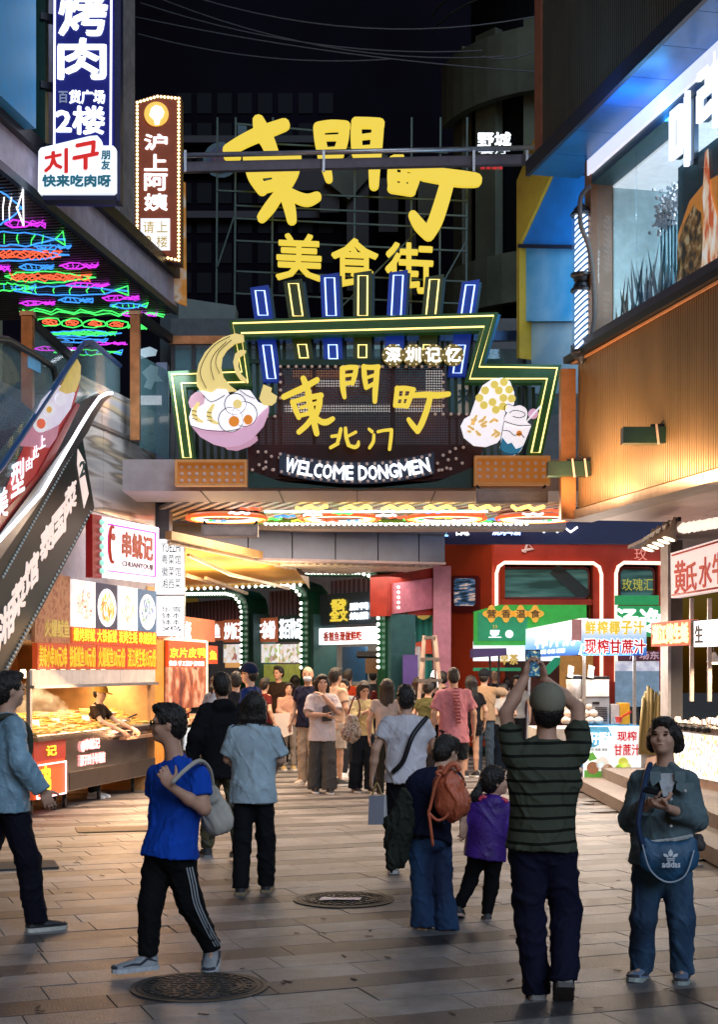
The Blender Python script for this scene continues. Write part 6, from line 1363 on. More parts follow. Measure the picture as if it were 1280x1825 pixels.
def asg(x0, y0, x1, y1, m, s_=None, sm=None, n=-.3, fr_=.86, bold=.018):
    board(AR, x0, y0, x1, y1, m, t, .08, n, name='shop_sign')
    if s_: cx, cy, w_, h_ = (x0+x1)/2, (y0+y1)/2, (x1-x0)*fr_/2, (y1-y0)*fr_*.42; tx(s_, AR, cx-w_, cy-h_, cx+w_, cy+h_, sm or E_W(1.6), t, n+.085, bold=bold)
osg = mat('orange_brown_sign', (.45,.12,.06), .5, e=.35, ec=(.6,.15,.06), bump=0); photo = lambda k: ramp_mat('menu_photo_%d' % k, 'voronoi', [(.2,(.8,.8,.82)),(.5,(.75,.55,.4)),(.65,(.85,.85,.85)),(.8,(.35,.12,.10)),(.95,(.4,.55,.2))], 9.+k, e=.9)
for x0, y0, x1, y1 in ((300,1068,428,1106), (447,1050,528,1096), (556,1030,655,1062)): board(AR, x0, y0, x1, y1, corr, t, .05, -.5, name='corrugated_panel')
asg(330, 1108, 380, 1142, osg, '小杨烤鱼', None); asg(382, 1104, 421, 1144, osg, '炒饭王', None); asg(438, 1101, 477, 1144, osg, '牛杂粉', None)
asg(479, 1096, 524, 1144, mat('green_black_sign', (.03,.06,.05), .5, e=.1), '茶百饮品', E_W(2.)); 
for i, (x0, x1) in enumerate(((381,421),(437,477),(479,524))): board(AR, x0, 1148, x1, 1181, photo(i), t, .06, -.3, name='menu_photos')
board(AR, 335, 1150, 378, 1190, mat('warm_shop_glow', (.8,.45,.2), .5, e=.6, ec=(.9,.45,.15)), t, .05, -1., name='interior_panel')
board(AR, 437, 1184, 524, 1215, mat('yellow_green_counter', (.5,.55,.12), .5, e=.3), t, .05, -.35, name='counter_front')
asg(553, 1056, 657, 1113, mat('slate_sign', (.04,.065,.09), .4, metal=.3)); board(AR, 547, 1118, 657, 1148, E_W(1.5), t, .1, -.28, name='light_strip')
for s_, r in (('發', (574,1068,602,1086)), ('文', (590,1086,604,1106)), ('全', (573,1086,590,1106))): tx(s_, AR, *r, E_Y, t, -.2, bold=.06)
for s_, r in (('腊鸭', (608,1074,641,1086)), ('烧腊', (608,1091,641,1103))): tx(s_, AR, *r, E_W(1.8), t, -.2, bold=.05)
tx('香煎鱼现做鲜吃', AR, 564, 1125, 632, 1142, MATS['red_letter'], t, -.17, bold=.03)
board(AR, 546, 1152, 587, 1215, mat('blue_shutter', (.02,.09,.22), .5), t, .05, -.9, name='shutter'); board(AR, 588, 1152, 657, 1215, mat('pale_shop_interior', (.62,.60,.58), .6, e=.25), t, .05, -1.2, name='interior_panel')
board(AR, 630, 1155, 657, 1190, mat('pink_menu', (.7,.4,.42), .6, e=.4), t, .04, -1.1, name='menu_board'); board(AR, 590, 1170, 616, 1200, mat('wood_shelf', (.22,.12,.06), .6), t, .3, -1.1, name='shelf')
b = MB()
for k in range(9): b.lathe(AR.pp(602+5*k, 1160, -.5), [(.05,0),(.07,-.1),(.03,-.14)], 6)
b.build('hanging_ducks', DARK, t)
for u, e in ((390, 20), (480, 24), (600, 28)): area(AR.pp(u, 1120, -.9)+Vector((0,0,.1)), .8, e, (1,.85,.65), sy=.6)
# dark green tile wall, pink panel
FQ = front(655, 800, 27.5)
t = thing('corner_kiosk', 'pink and red kiosk with dark green tiles and bulb edged opening beside the arcade', 'kiosk', tuple(FQ.pp(720, 1290)))
board(FQ, 683, 1030, 735, 1350, mat('dark_green_tiles', (.012,.028,.022), .4), t, .2, -.3, name='tile_wall')
for k in range(5): board(FQ, 690, 1108+22*k, 728, 1109+22*k, mat('tile_joint', (.10,.13,.12), .5), t, .01, -.1, name='tile_joint')
board(FQ, 697, 1172, 714, 1183, RED, t, .02, -.1, name='notice')
board(FQ, 734, 1090, 737, 1300, DARK, t, .3, -.25, name='jamb')
bulbs([FQ.pp(737, 1098+10*k, .1) for k in range(9)], .03, LB, t)
board(FQ, 742, 1093, 772, 1300, stripes_mat('teal_ridge_stripes', (.03,.22,.22), (.05,.36,.34), 9., .5, 0), t, .08, -.4, name='teal_wall')  # ridge light and shade put into teal stripes on a flat board
FQ.poly(MB(), [(744,1094),(770,1094),(766,1100),(756,1104),(746,1100)], -.3, -.25).build('yellow_shape', GOLD, t); FQ.poly(MB(), [(742,1145),(770,1138),(772,1165),(742,1165)], -.3, -.2).build('red_counter', mat('red_counter', (.6,.07,.03), .5, e=.2), t)
K2 = Plane(690, 26.4, 785, 27.6)
K2.poly(MB(), [(690,1024),(786,1008),(786,1096),(690,1098)], -.4, 0).build('red_box', mat('kiosk_red', (.30,.025,.015), .4, e=0), t)
K2.poly(MB(), [(699,1040),(770,1030),(770,1084),(699,1094)], .0, .05).build('pink_panel', mat('kiosk_pink', (.50,.16,.22), .45), t)
board(FQ, 772, 1010, 803, 1350, mat('kiosk_pink_wall', (.46,.18,.26), .45), t, .3, -.1, name='pink_wall')
bulbs([K2.pp(703, 1047+9*k, .1) for k in range(5)], .03, mat('bulb_pink_glow', (1,.8,.7), .4, e=2.5, ec=(1,.75,.6), bump=0), t, nrm=K2.N3)
# red tram-shaped building
TR = front(785, 1200, 29.)
t = thing('red_tram_building', 'dark red tram shaped shop building with neon outlined rounded windows', 'building', tuple(TR.pp(980, 1300)))
red = mat('tram_red', (.48,.04,.016), .35, var=.2, vs=2, metal=.2); red2 = mat('tram_side_red', (.55,.06,.02), .3, var=.15, vs=2, metal=.2)
def rr(x0, y0, x1, y1, r, n=4):
    o = []
    for cx, cy, a0 in ((x1-r, y0+r, -PI/2), (x1-r, y1-r, 0), (x0+r, y1-r, PI/2), (x0+r, y0+r, PI)): o += [(cx+r*math.cos(a0+PI/2*k/n), cy+r*math.sin(a0+PI/2*k/n)) for k in range(n+1)]
    return o
TS = Plane(803, 30.6, 877, 28.98)
board(TR, 877, 966, 1200, 1003, red, t, .4, -.4, name='wall'); board(TR, 877, 1003, 892, 1330, red, t, .4, -.4, name='wall'); board(TR, 1058, 1003, 1103, 1330, red, t, .4, -.4, name='wall'); board(TR, 892, 1068, 1058, 1078, red, t, .35, -.4, name='wall'); board(TR, 1175, 1003, 1200, 1330, red, t, .4, -.4, name='wall')
board(TR, 892, 1078, 1058, 1330, mat('tram_inside', (.10,.02,.015), .5), t, .1, -.6, name='wall')
TS.poly(MB(), [(785,958),(877,966),(877,1330),(785,1330)], -.3, 0).build('side_wall', red2, t)
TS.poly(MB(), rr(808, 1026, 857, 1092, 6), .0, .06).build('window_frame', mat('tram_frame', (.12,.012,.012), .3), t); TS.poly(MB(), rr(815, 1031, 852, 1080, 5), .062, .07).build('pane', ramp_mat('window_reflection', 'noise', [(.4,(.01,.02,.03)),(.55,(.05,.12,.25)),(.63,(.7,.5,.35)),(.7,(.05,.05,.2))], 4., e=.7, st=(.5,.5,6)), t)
board(TR, 785, 950, 1200, 965.5, mat('tram_top_teal', (.008,.035,.05), .4), t, .55, -.4, name='cornice')
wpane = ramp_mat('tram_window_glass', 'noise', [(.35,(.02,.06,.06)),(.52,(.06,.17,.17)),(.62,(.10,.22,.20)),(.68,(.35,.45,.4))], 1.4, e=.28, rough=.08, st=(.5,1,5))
for x0, x1 in ((893, 1055), (1106, 1172)):
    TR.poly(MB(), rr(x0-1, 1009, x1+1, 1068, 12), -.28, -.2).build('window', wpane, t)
    neon(TR, rr(x0+1, 1011, x1-1, 1066, 11), .035, mat('tram_frame', (.12,.012,.012)), t, -.19, True, 'window_frame')
    nx0, nx1 = (885, 1072) if x0 < 1000 else (1098, 1190)
    neon(TR, [(nx0, 1085 if x0 < 1000 else 1215), (nx0, 1022), (nx0+4, 1010), (nx0+14, 1003), (nx1-14, 1004), (nx1-4, 1011), (nx1, 1024), (nx1, 1215)], .035, mat('neon_peach', (1,.8,.7), .4, e=1.5, ec=(1,.74,.56), bump=0), t, .05)
MB().bar(TR.pp(990, 1012, -.17), TR.pp(1050, 1064, -.17), .25, .02, (0,1,0)).build('brace', mat('brace_dark', (.02,.03,.035), .5), t)
MB().tube([TR.pp(935, 985, .05), TR.pp(940, 968, .05), TR.pp(950, 978, .05), TR.pp(930, 982, .05)], .03, 5).build('fixture', mat('pale_fixture', (.6,.4,.35), .5, e=.5), t)
text('玫', mat('thin_pink_neon', (.6,.2,.15), .4, e=.7, ec=(.7,.25,.18), bump=0), t, TR, TR.u(1142), TR.z(1142, 988), .25, None, .05, .01, 0); tx('玫瑰汇', TR, 1112, 1030, 1168, 1052, mat('thin_olive_neon', (.4,.4,.05), .4, e=.5, ec=(.45,.4,.05), bump=0), t, -.15, bold=0)
# green signs
TG = front(785, 1200, 28.3)
t = sign('green_sign', 'green breakfast shop sign with golden flower badges and white teacup picture', 'sign', TG, 940, 1165)
lg = mat('lit_green', (.03,.36,.05), .5, e=.32, ec=(.04,.5,.06), bump=0); dgn = mat('lit_deep_green', (.01,.22,.10), .5, e=.5, ec=(.01,.26,.11), bump=0)
TG.poly(MB(), [(845,1090),(890,1078),(1046,1078),(1046,1150),(845,1150)], -.1, 0).build('panel', lg, t); TG.poly(MB(), [(852,1092),(945,1086),(935,1142),(852,1142)], .0, .02).build('dark_panel', dgn, t)
for k, s_ in enumerate('营香温食'):
    cx = 876+26*k; 
    TG.poly(MB(), [(cx+(13+3*math.cos(4*a))*math.cos(a), 1094+(13+3*math.cos(4*a))*math.sin(a)) for a in [j*PI/12 for j in range(24)]], .02, .06).build('badge', mat('lit_gold_orange', (.7,.36,.04), .5, e=.6, ec=(.75,.36,.04), bump=0), t); tx(s_, TG, cx-8, 1087, cx+8, 1101, mat('brown_ink', (.12,.06,.02), .6), t, .061, bold=.02)
TG.poly(MB(), [(874,1123),(891,1123),(889,1131),(884,1134),(879,1134),(874,1130)], .02, .03).build('teacup', E_W(1.2), t); TG.poly(MB(), [(871,1135),(894,1135),(894,1136.5),(871,1136.5)], .02, .03).build('saucer', E_W(1.2), t); circ(TG, 908, 1130, 7, E_W(1.2), t, .02, .03); neon(TG, [(879,1120),(881,1117),(879,1114)], .01, GOLD, t, .03); neon(TG, [(884,1120),(886,1117),(884,1114)], .01, GOLD, t, .03)
board(TG, 845, 1143, 1000, 1178, mat('lit_white_soft', (.8,.8,.8)), t, .06, -.2, name='white_board'); board(TG, 845, 1138, 935, 1142, dgn, t, .08, -.15, name='strip'); board(TG, 845, 1190, 930, 1196, dgn, t, .1, -.2, name='strip')
tx('早茶', TG, 893, 1166, 925, 1184, GOLD, t, -.1, bold=.04)
board(TG, 1000, 1168, 1060, 1260, mat('orange_shop_wall', (.55,.22,.04), .5, e=.25), t, .06, -.2, name='orange_wall')
for a in ((975,1200,1000,1180),): TG.poly(MB(), [(972,1190),(990,1172),(1000,1172),(998,1184),(980,1202),(972,1202)], -.1, 0).build('green_arrow', dgn, t)
TG2 = front(785, 1200, 27.6); t = sign('green_sign', 'green sign with one large white outlined character beside the grey column', 'sign', TG2, 1140, 1140)
board(TG2, 1101, 1080, 1180, 1135, mat('lit_green_2', (.02,.30,.09), .5, e=.32, ec=(.02,.38,.1), bump=0), t, .1, name='panel'); tx('汤逸', TG2, 1098, 1085, 1178, 1128, E_W(1.3), t, .105, bold=.03)
board(TG2, 1101, 1060, 1180, 1077, MATS['lit_green_2'], t, .06, -.3, name='upper_strip'); board(TG2, 1105, 1160, 1180, 1176, mat('maroon_sign', (.12,.02,.05), .5, e=.2), t, .05, -.2, name='maroon_strip'); tx('广场东', TG2, 1125, 1161, 1178, 1175, mat('pale_pink_print', (.6,.4,.45), .5, e=.4), t, -.14)
board(TG2, 1101, 1178, 1180, 1196, ramp_mat('white_scribble', 'noise', [(.4,(.75,.75,.8)),(.6,(.4,.4,.5))], 4., e=.6), t, .04, -.25, name='white_board'); board(TG2, 1101, 1196, 1180, 1260, mat('pale_blue_wall', (.25,.38,.5), .6, e=.15), t, .04, -.25, name='blue_wall')
# purple stall roof and board, ladder
D1 = front(700, 910, 26.)
t = sign('market_umbrella', 'purple square market canopy on thin dark posts in front of the green sign', 'canopy', D1, 875, 1290)
D1.poly(MB(), [(845,1156),(903,1155),(904,1168),(845,1172)], -.9, 0).build('valance', mat('purple_canvas', (.05,.035,.16), .7), t)
for x0, x1, y1 in ((876, 880, 1290), (893, 889, 1290)): MB().bar(D1.pp(x0, 1168, -.3), D1.pp(x1, y1, -.3), .035, .035, (0,1,0)).build('post', DARK, t)
o = D1.box(MB(), D1.u(719), D1.u(745), 0.2, D1.z(730, 1167), -.5, 0).build('purple_board', mat('purple_board', (.07,.045,.25), .5, e=.08), label='purple painted display board behind the crowd left of the ladder', cat='board'); centre(o)
D2 = front(740, 800, 24.5); alu = mat('ladder_aluminium', (.62,.48,.42), .4, metal=.5)
t = sign('step_ladder', 'aluminium folding step ladder standing by the pink wall', 'ladder', D2, 768, 1375)
for xa, xb, n in ((756,736,.1),(775,800,.1)): MB().bar(D2.pp(xa,1133,n), P(xb,1375,24.4), .06, .03, (0,1,0)).build('rail', alu, t)
for xa, xb in ((758,750),(773,786)): MB().bar(D2.pp(xa,1133,-.1), P(xb,1368,25.2), .04, .03, (0,1,0)).build('rear_rail', alu, t)
for k in range(6):
    y = 1134+38*k; w_ = 10+k*6.4; MB().hexa([D2.pp(766-w_,y+5,.14),D2.pp(766+w_,y+5,.14),D2.pp(766+w_,y+5,0),D2.pp(766-w_,y+5,0),D2.pp(766-w_,y,.14),D2.pp(766+w_,y,.14),D2.pp(766+w_,y,0),D2.pp(766-w_,y,0)]).build('step', mat('step_dark', (.1,.09,.09), .5), t)
o = D1.poly(MB(), [(775+8*math.cos(a), 1212+18*math.sin(a)) for a in [k*PI/10 for k in range(20)]], -.05, .02).build('oval_lamp_sign', E_W(1.3), label='small glowing white oval sign behind the pink shirt', cat='sign'); centre(o)
# second stall on the left and awning
N2 = Plane(275, 22.6, 362, 25.5)
t = thing('roast_duck_stall', 'orange red stall with a yellow lettered roast duck poster next to the skewer stall', 'stall', tuple(N2.pp(320, 1400)))
N2.box(MB(), N2.u(275), N2.u(292), 0, N2.z(283, 1133), -.4, 0).build('orange_post', mat('orange_post', (.65,.25,.04), .5, e=.25, ec=(.8,.3,.05)), t)
rp = mat('lit_red_orange_poster', (.6,.07,.02), .5, e=.6, ec=(.68,.06,.015), bump=0)
board(N2, 292, 1144, 360, 1189, rp, t, .05, .02, 326, name='poster'); board(N2, 292, 1189, 360, 1262, ramp_mat('duck_poster_picture', 'noise', [(.35,(.10,.03,.03)),(.5,(.35,.10,.05)),(.62,(.6,.35,.25)),(.7,(.15,.04,.03))], 3., e=.45), t, .05, .02, 326, name='poster_picture'); board(N2, 360.5, 1140, 362.5, 1262, mat('cream_edge', (.85,.75,.55), .5, e=1.), t, .08, .0, 326, name='frame'); board(N2, 292, 1139, 360, 1143, MATS['cream_edge'], t, .08, .0, 326, name='frame')
for k, s_ in enumerate('京片皮鸭'): tx(s_, N2, 295+16.5*k, 1155, 309+16.5*k, 1172, YP, t, .07, bold=.03)
tx('传承 手工挂炉 好味道', N2, 293, 1178, 356, 1187, E_W(.9), t, .07, bold=.02); board(N2, 363, 1151, 381, 1183, rp, t, .05, .02, 372, name='poster'); tx('鱼', N2, 366, 1160, 379, 1175, YP, t, .07, bold=.03)
tx('小杨铁板', N2, 296, 1108, 334, 1136, E_W(2.2), t, .05, bold=.05)
board(N2, 278, 1098, 380, 1140, osg, t, .05, -.02, 320, name='header')
N2.box(MB(), N2.u(300), N2.u(400), .15, .85, -.9, .1).build('counter', STEEL, t); N2.box(MB(), N2.u(300), N2.u(400), .86, .95, -.9, .12).build('counter_top', ramp_mat('food_display', 'noise', [(.35,(.75,.55,.25)),(.5,(.5,.15,.05)),(.62,(.85,.75,.55))], 8., e=.35), t); N2.box(MB(), N2.u(318), N2.u(370), .45, .8, .1, .12).build('lit_front', mat('cool_lit_front', (.6,.7,.8), .5, e=.6), t)
N2.box(MB(), N2.u(270), N2.u(420), 0, 2.8, -2.2, -2.1).build('back_wall', mat('orange_stall_wall', (.62,.24,.04)), t)
area(N2.p(N2.u(335), 2.0, -.5), .7, 70, (1,.6,.28), sy=1.4)
t = thing('yellow_awning', 'yellow folding arm awning glowing over the arcade stalls', 'awning', tuple(P(430, 1030, 25)))
fab = mat('awning_yellow_fabric', (.72,.42,.10), .7, var=.15, vs=2)
q = [P(300,958,21.2), P(520,1004,25.6), P(548,1040,27.5), P(300,1052,27.6)]
MB().add(q+[x+Vector((0,0,.02)) for x in q], [(3,2,1,0),(4,5,6,7),(0,1,5,4),(1,2,6,5),(2,3,7,6),(3,0,4,7)]).build('fabric', fab, t)
MB().bar(P(300,954,21.1), P(522,1002,25.5), .1, .12).build('front_bar', mat('awning_bar_tan', (.55,.33,.14), .5), t); MB().bar(P(300,966,21.3), P(524,1012,25.7), .05, .05).build('roller', mat('pale_arm', (.75,.62,.5), .4, metal=.3), t)
for a in ((335,982,22.5,412,1018,24.5),(412,1018,24.5,515,1043,27),(330,1018,24.5,400,1040,26.5),(366,1024,25.2,440,1052,27.2)): MB().bar(P(a[0],a[1],a[2])-Vector((0,0,.06)), P(a[3],a[4],a[5])-Vector((0,0,.06)), .05, .05).build('arm', MATS['pale_arm'], t)
bb_ = [P(330+ (535-330)*k/18, 1050-8*k/18, 27.3) for k in range(19)]; bulbs(bb_, .03, LB, t)
area(P(420,1045,24.6)-Vector((0,0,.1)), .5, 55, (1,.72,.38), (0,0,1), sy=2.4)
area(P(350,1045,23)-Vector((0,0,.1)), .4, 35, (1,.72,.38), (0,0,1), sy=1.5); area(P(420,1045,24.6)-Vector((0,0,.15)), .8, 70, (1,.78,.48), sy=2.4)
P_ = P(538,1020,25.6); MB().hexa([P(520,1003,25.5),P(552,1050,26.4),P(552,1050,26.5),P(520,1003,25.6),P(520,1000,25.5),P(550,1028,26.4),P(550,1028,26.5),P(520,1000,25.6)]).build('end_valance', mat('awning_end_brown', (.13,.08,.05), .7), t)

# ------------------------------------------------------------------ juice stall on the right platform
JS = front(1036, 1180, 22.); JL = Plane(935, 28.5, 1037, 22.05)
t = thing('juice_stall', 'sugar cane juice stall with blue and white lit signs on thin steel posts', 'stall', tuple(JS.pp(1090, 1390)))
bw = ramp_mat('blue_white_lit_board', 'grad', [(.0,(.01,.10,.45)),(.35,(.15,.4,.75)),(.75,(.75,.85,.95)),(1.,(.85,.92,1))], 1, e=.95, coord='Generated')
board(JS, 1038, 1103, 1153, 1168, bw, t, .1, -.1, name='sign_panel')
for k, s_ in enumerate('鲜榨椰子汁'): tx(s_, JS, 1044+21.5*k, 1107, 1062+21.5*k, 1130, mat('pale_yellow_print', (.8,.6,.08), .5, e=.7, ec=(.85,.65,.08), bump=0), t, .002, bold=.03)
for k, s_ in enumerate('现榨甘蔗汁'):
    tx(s_, JS, 1043+22*k, 1140, 1063+22*k, 1164, E_W(1.3), t, .001, bold=.09); tx(s_, JS, 1043+22*k, 1140, 1063+22*k, 1164, mat('lit_crimson', (.6,.01,.02), .5, e=.5, ec=(.65,.01,.02), bump=0), t, .014, bold=.025)
board(JL, 936, 1104, 1037, 1167, bw, t, .1, -.1, 1025, name='sign_panel')
for k, s_ in enumerate('榨汁奶'): tx(s_, JL, 955+25*k, 1122, 977+25*k, 1150, E_W(1.4), t, .003, 1010, bold=.05)
tx('新鲜 水果 现榨', JL, 962, 1155, 1008, 1163, E_W(1.4), t, .003, 1010); board(JS, 1019, 1104, 1037, 1142, mat('pink_notice', (.5,.28,.32), .6, e=.3), t, .01, .02, name='notice')
for x in (1043, 1133): MB().bar(JS.pp(x, 1168, -.06), JS.pp(x, 1390, -.06), .045, .045, (0,1,0)).build('post', ALU, t)
MB().bar(JL.pp(940, 1170, -.06), Vector((JL.pp(940, 1170).x, JL.pp(940,1170).y, .3)), .045, .045, (0,1,0)).build('post', ALU, t)
board(JS, 1040, 1294, 1142, 1386, mat('lit_poster_white', (.8,.85,.88), .5, e=.85, ec=(.85,.92,.95), bump=0), t, .06, .0, name='front_poster')
jp = lambda pts, m, n=.062: JS.poly(MB(), pts, n, n+.006).build('printed_shape', m, t)
jp([(1041,1295),(1083,1295),(1090,1310),(1062,1330),(1041,1335)], mat('print_sky_blue', (.1,.4,.65), .5, e=.6)); jp([(1041,1372),(1141,1378),(1141,1385),(1041,1385)], mat('print_green', (.12,.4,.06), .5, e=.5))
jp([(1044,1345),(1056,1340),(1064,1352),(1050,1356)], mat('print_green', (.12,.4,.06)), .069)
for cx, cy, r, c in ((1056,1368,11,(.28,.13,.07)),(1073,1360,12,(.75,.74,.7)),(1082,1372,11,(.35,.18,.1)),(1070,1362,6,(.55,.6,.62)),(1110,1358,9,(.6,.65,.1)),(1104,1370,9,(.3,.5,.08)),(1116,1366,8,(.7,.7,.3))): circ(JS, cx, cy, r, mat('print_%d_%d' % (cx, cy), c, .5, e=.6, bump=0), t, .07, .074)
for s_, r in (('现榨', (1100,1303,1134,1320)), ('甘蔗汁', (1094,1326,1140,1346))): tx(s_, JS, *r, mat('lit_crimson', (.6,.01,.02)), t, .063, bold=.02)
tx('椰子鲜汁', JS, 1046, 1305, 1088, 1326, E_W(1.4), t, .07, bold=.03); tx('冷饮 现做 现卖', JS, 1048, 1333, 1082, 1338, mat('dark_letter', (.06,.05,.05)), t, .07, bold=0)
JS.box(MB(), JS.u(1036), JS.u(1142), .3, JS.z(1090, 1293), -1.0, -.01).build('counter', mat('blue_side', (.03,.25,.55), .5, e=.2), t); JS.box(MB(), JS.u(1143), JS.u(1182), .3, JS.z(1160, 1299), -.9, 0).build('cabinet', mat('cream_cabinet', (.62,.52,.46), .5), t); JS.box(MB(), JS.u(1146), JS.u(1156), .8, .9, .0, .01).build('fish_mark', NC['b'], t)
JS.box(MB(), JS.u(960), JS.u(1035), .3, JS.z(1000, 1300), -1.4, -.2).build('side_counter', mat('white_counter', (.6,.58,.56), .5), t)
area((JS.p(JS.u(1060), 2.3, .3)), .5, 60, (1,.85,.7), (-.3,-.6,-1), sy=1.5)
area((JS.p(JS.u(1080), 2.0, -.5)), .8, 60, (1,.92,.85), sy=1.2); area((JL.p(JL.u(1000), 2.0, .0)), .6, 40, (1,.92,.85), sy=2.)
za = JS.z(1090, 1292)
t = thing('juice_machine', 'white and grey ice and juice machine on the juice stall counter', 'machine', tuple(JS.p(JS.u(1072), za, -.5)))
JS.box(MB(), JS.u(1049), JS.u(1094), za, za+.42, -.9, -.35).build('body', mat('machine_grey', (.28,.30,.34), .4), t); JS.box(MB(), JS.u(1048), JS.u(1093), za+.425, za+.68, -.9, -.33).build('hood', mat('machine_white', (.72,.70,.68), .4), t); JS.box(MB(), JS.u(1045), JS.u(1094), za+.685, za+.73, -.9, -.33).build('lid', DARK, t)
for k in range(8): JS.box(MB(), JS.u(1068), JS.u(1090), za+.05+.028*k, za+.062+.028*k, -.35, -.343).build('vent', DARK, t)
JS.box(MB(), JS.u(1063), JS.u(1076), za+.3, za+.34, -.35, -.34).build('handle', DARK, t); MB().lathe(JS.p(JS.u(1033), za+.38, -.5), [(.12,0),(.13,.3),(.12,.31)], 16).build('jug', mat('jug_frost', (.6,.6,.62), .3), t, smooth=True); MB().lathe(JS.p(JS.u(1033), za+.69, -.5), [(.13,0),(.13,.05),(.05,.06)], 16).build('jug_lid', DARK, t)
JS.box(MB(), JS.u(1020), JS.u(1045), za, za+.38, -.8, -.4).build('base', mat('machine_white', (.72,.70,.68)), t)
for k, x in enumerate((1059, 1022)): centre(MB().hexa([JS.p(JS.u(x), za+.75+(-.25 if k else 0), -.3+v) if False else JS.pp(x+a, y, n) for a, y, n in ((-5,1207,-.3),(5,1209,-.3),(5,1209,-.32),(-5,1207,-.32),(-3,1185,-.3),(7,1188,-.3),(7,1188,-.32),(-3,1185,-.32))]).build('hanging_card', mat('paper_white', (.7,.66,.6)), label=['white card hanging from the juice stall roof beside the steel post', 'white card hanging over the juice stall jug'][k], cat='card'))
coco = mat('carved_coconut', (.74,.62,.54), .7, var=.15, vs=8, bump=.4)
k = 0
for row, (n_, x0, dy) in enumerate(((5, 1012, 0), (4, 1019, 1), (3, 1027, 2), (2, 1036, 3))):
    for i in range(n_):
        q = JS.p(JS.u(x0+15*i), za+.01+.105*row, -.2-.1*row)
        o = MB().lathe(q, [(.04,0),(.068,.02),(.072,.055),(.064,.08),(.02,.105)], 10).build('coconut', coco, smooth=True, label='pale peeled coconut, %s in the %s of the coconut pile' % (('leftmost', 'second', 'third', 'fourth', 'fifth')[i], ('bottom row', 'second row', 'third row', 'top row')[row]), cat='coconut', group='peeled coconuts piled on the juice stall'); centre(o); k += 1
cane = ramp_mat('sugar_cane', 'wave', [(.0,(.30,.22,.08)),(.7,(.5,.42,.18)),(.93,(.12,.06,.03)),(1,(.12,.06,.03))], 1., st=(.01,.01,1.6), dist=1.)
rng = random.Random(2)
for i in range(13):
    x = 1143+i*2.8; y1 = 1222+rng.uniform(0,22); c0 = P(x-2, 1345, 21.9); c1 = P(x+rng.uniform(-1,5), y1, 21.95+.12*rng.random())
    o = MB().tube([c0, (c0+c1)/2+Vector((rng.uniform(-.01,.01),0,0)), c1], .026, 7).build('sugar_cane_stalk', cane, smooth=True, label='yellow sugar cane stalk, %s from the left in the bundle by the juice stall' % 'first second third fourth fifth sixth seventh eighth ninth tenth eleventh twelfth thirteenth'.split()[i], cat='sugar cane', group='sugar cane stalks beside the juice stall'); centre(o)
o = thing('plastic_scoop', 'red plastic scoop on the juice stall counter', 'scoop', tuple(JS.p(JS.u(1108), za, -.1))); MB().lathe(JS.p(JS.u(1106), za+.03, -.1), [(.04,0),(.06,.09),(.062,.09)], 12).build('bowl', mat('red_plastic', (.6,.04,.02), .4), o); MB().bar(JS.p(JS.u(1112), za+.12, -.1), JS.p(JS.u(1128), za+.2, -.1), .03, .03).build('handle', mat('red_plastic', (.6,.04,.02)), o)
o = JS.box(MB(), JS.u(1112), JS.u(1130), za, za+.32, -.6, -.3).build('juice_box', mat('yellow_plastic', (.7,.35,.02), .5, e=.1), label='yellow plastic box behind the red scoop on the juice counter', cat='box'); centre(o)
o = JS.box(MB(), JS.u(1097), JS.u(1111), za, za+.3, -.6, -.3).build('juice_box', mat('grey_plastic', (.5,.47,.46), .5), label='grey plastic box between the juice machine and the yellow box', cat='box'); centre(o)

# ------------------------------------------------------------------ oyster shop on the right edge
OS = Plane(1195, 19.6, 1290, 17.8)
t = thing('oyster_shop', 'shop front on the right with grey column, white milk shop sign and pink oyster sign', 'shop', tuple(OS.pp(1240, 1400)))
MB().box((P(1200, 1200, 20.6).x, 20.6, 1.93), (.17, .5, 3.3)).build('column', mat('grey_stone_column', (.16,.15,.145), .7, var=.2, vs=4), t); MB().box((P(1186, 1200, 20.5).x, 20.45, 1.93), (.04, .5, 3.3)).build('column_trim', mat('pale_column_trim', (.5,.48,.5), .5), t)
OS.poly(MB(), [(1196,986),(1290,958),(1290,1050),(1197,1066)], -.12, 0).build('sign_panel', mat('lit_pinkish_white', (.8,.68,.68), .5, e=.62, ec=(.9,.74,.74), bump=0), t)
neon(OS, [(1200,990),(1290,963)], .012, MATS['red_letter'], t, .01, name='rule'); neon(OS, [(1200,1061),(1290,1046)], .012, MATS['red_letter'], t, .01, name='rule')
rl = mat('brush_red', (.55,.03,.015), .5, e=.3, ec=(.6,.03,.01), bump=0)
for s_, x0, x1, y0, y1 in (('黄', 1204,1224,1000,1057), ('氏', 1225,1243,1003,1052), ('水', 1248,1270,993,1046), ('牛', 1272,1292,985,1040)): tx(s_, OS, x0, y0, x1, y1, rl, t, .003, bold=.015)
for x in (1208, 1239, 1264): MB().bar(OS.pp(x, 1066, -.2), OS.pp(x, 1250, -.2), .05, .05, (0,1,0)).build('post', mat('pale_post', (.5,.42,.38), .4, metal=.3), t)
board(OS, 1110, 1068, 1300, 1260, ramp_mat('brown_shop_wall', 'noise', [(.3,(.22,.13,.09)),(.7,(.42,.28,.2))], 5., e=.12), t, .1, -2.2, 1250, name='back_wall'); board(OS, 1245, 1070, 1290, 1108, mat('peach_panel', (.6,.32,.25), .6, e=.25), t, .02, -.5, name='inner_panel'); board(OS, 1250, 1160, 1262, 1230, mat('peach_panel', (.6,.32,.25)), t, .02, -1., name='notice')
board(OS, 1193, 1107, 1266, 1151, mat('lit_salmon', (.65,.16,.10), .5, e=.55, ec=(.75,.16,.10), bump=0), t, .1, .15, 1230, name='oyster_sign')
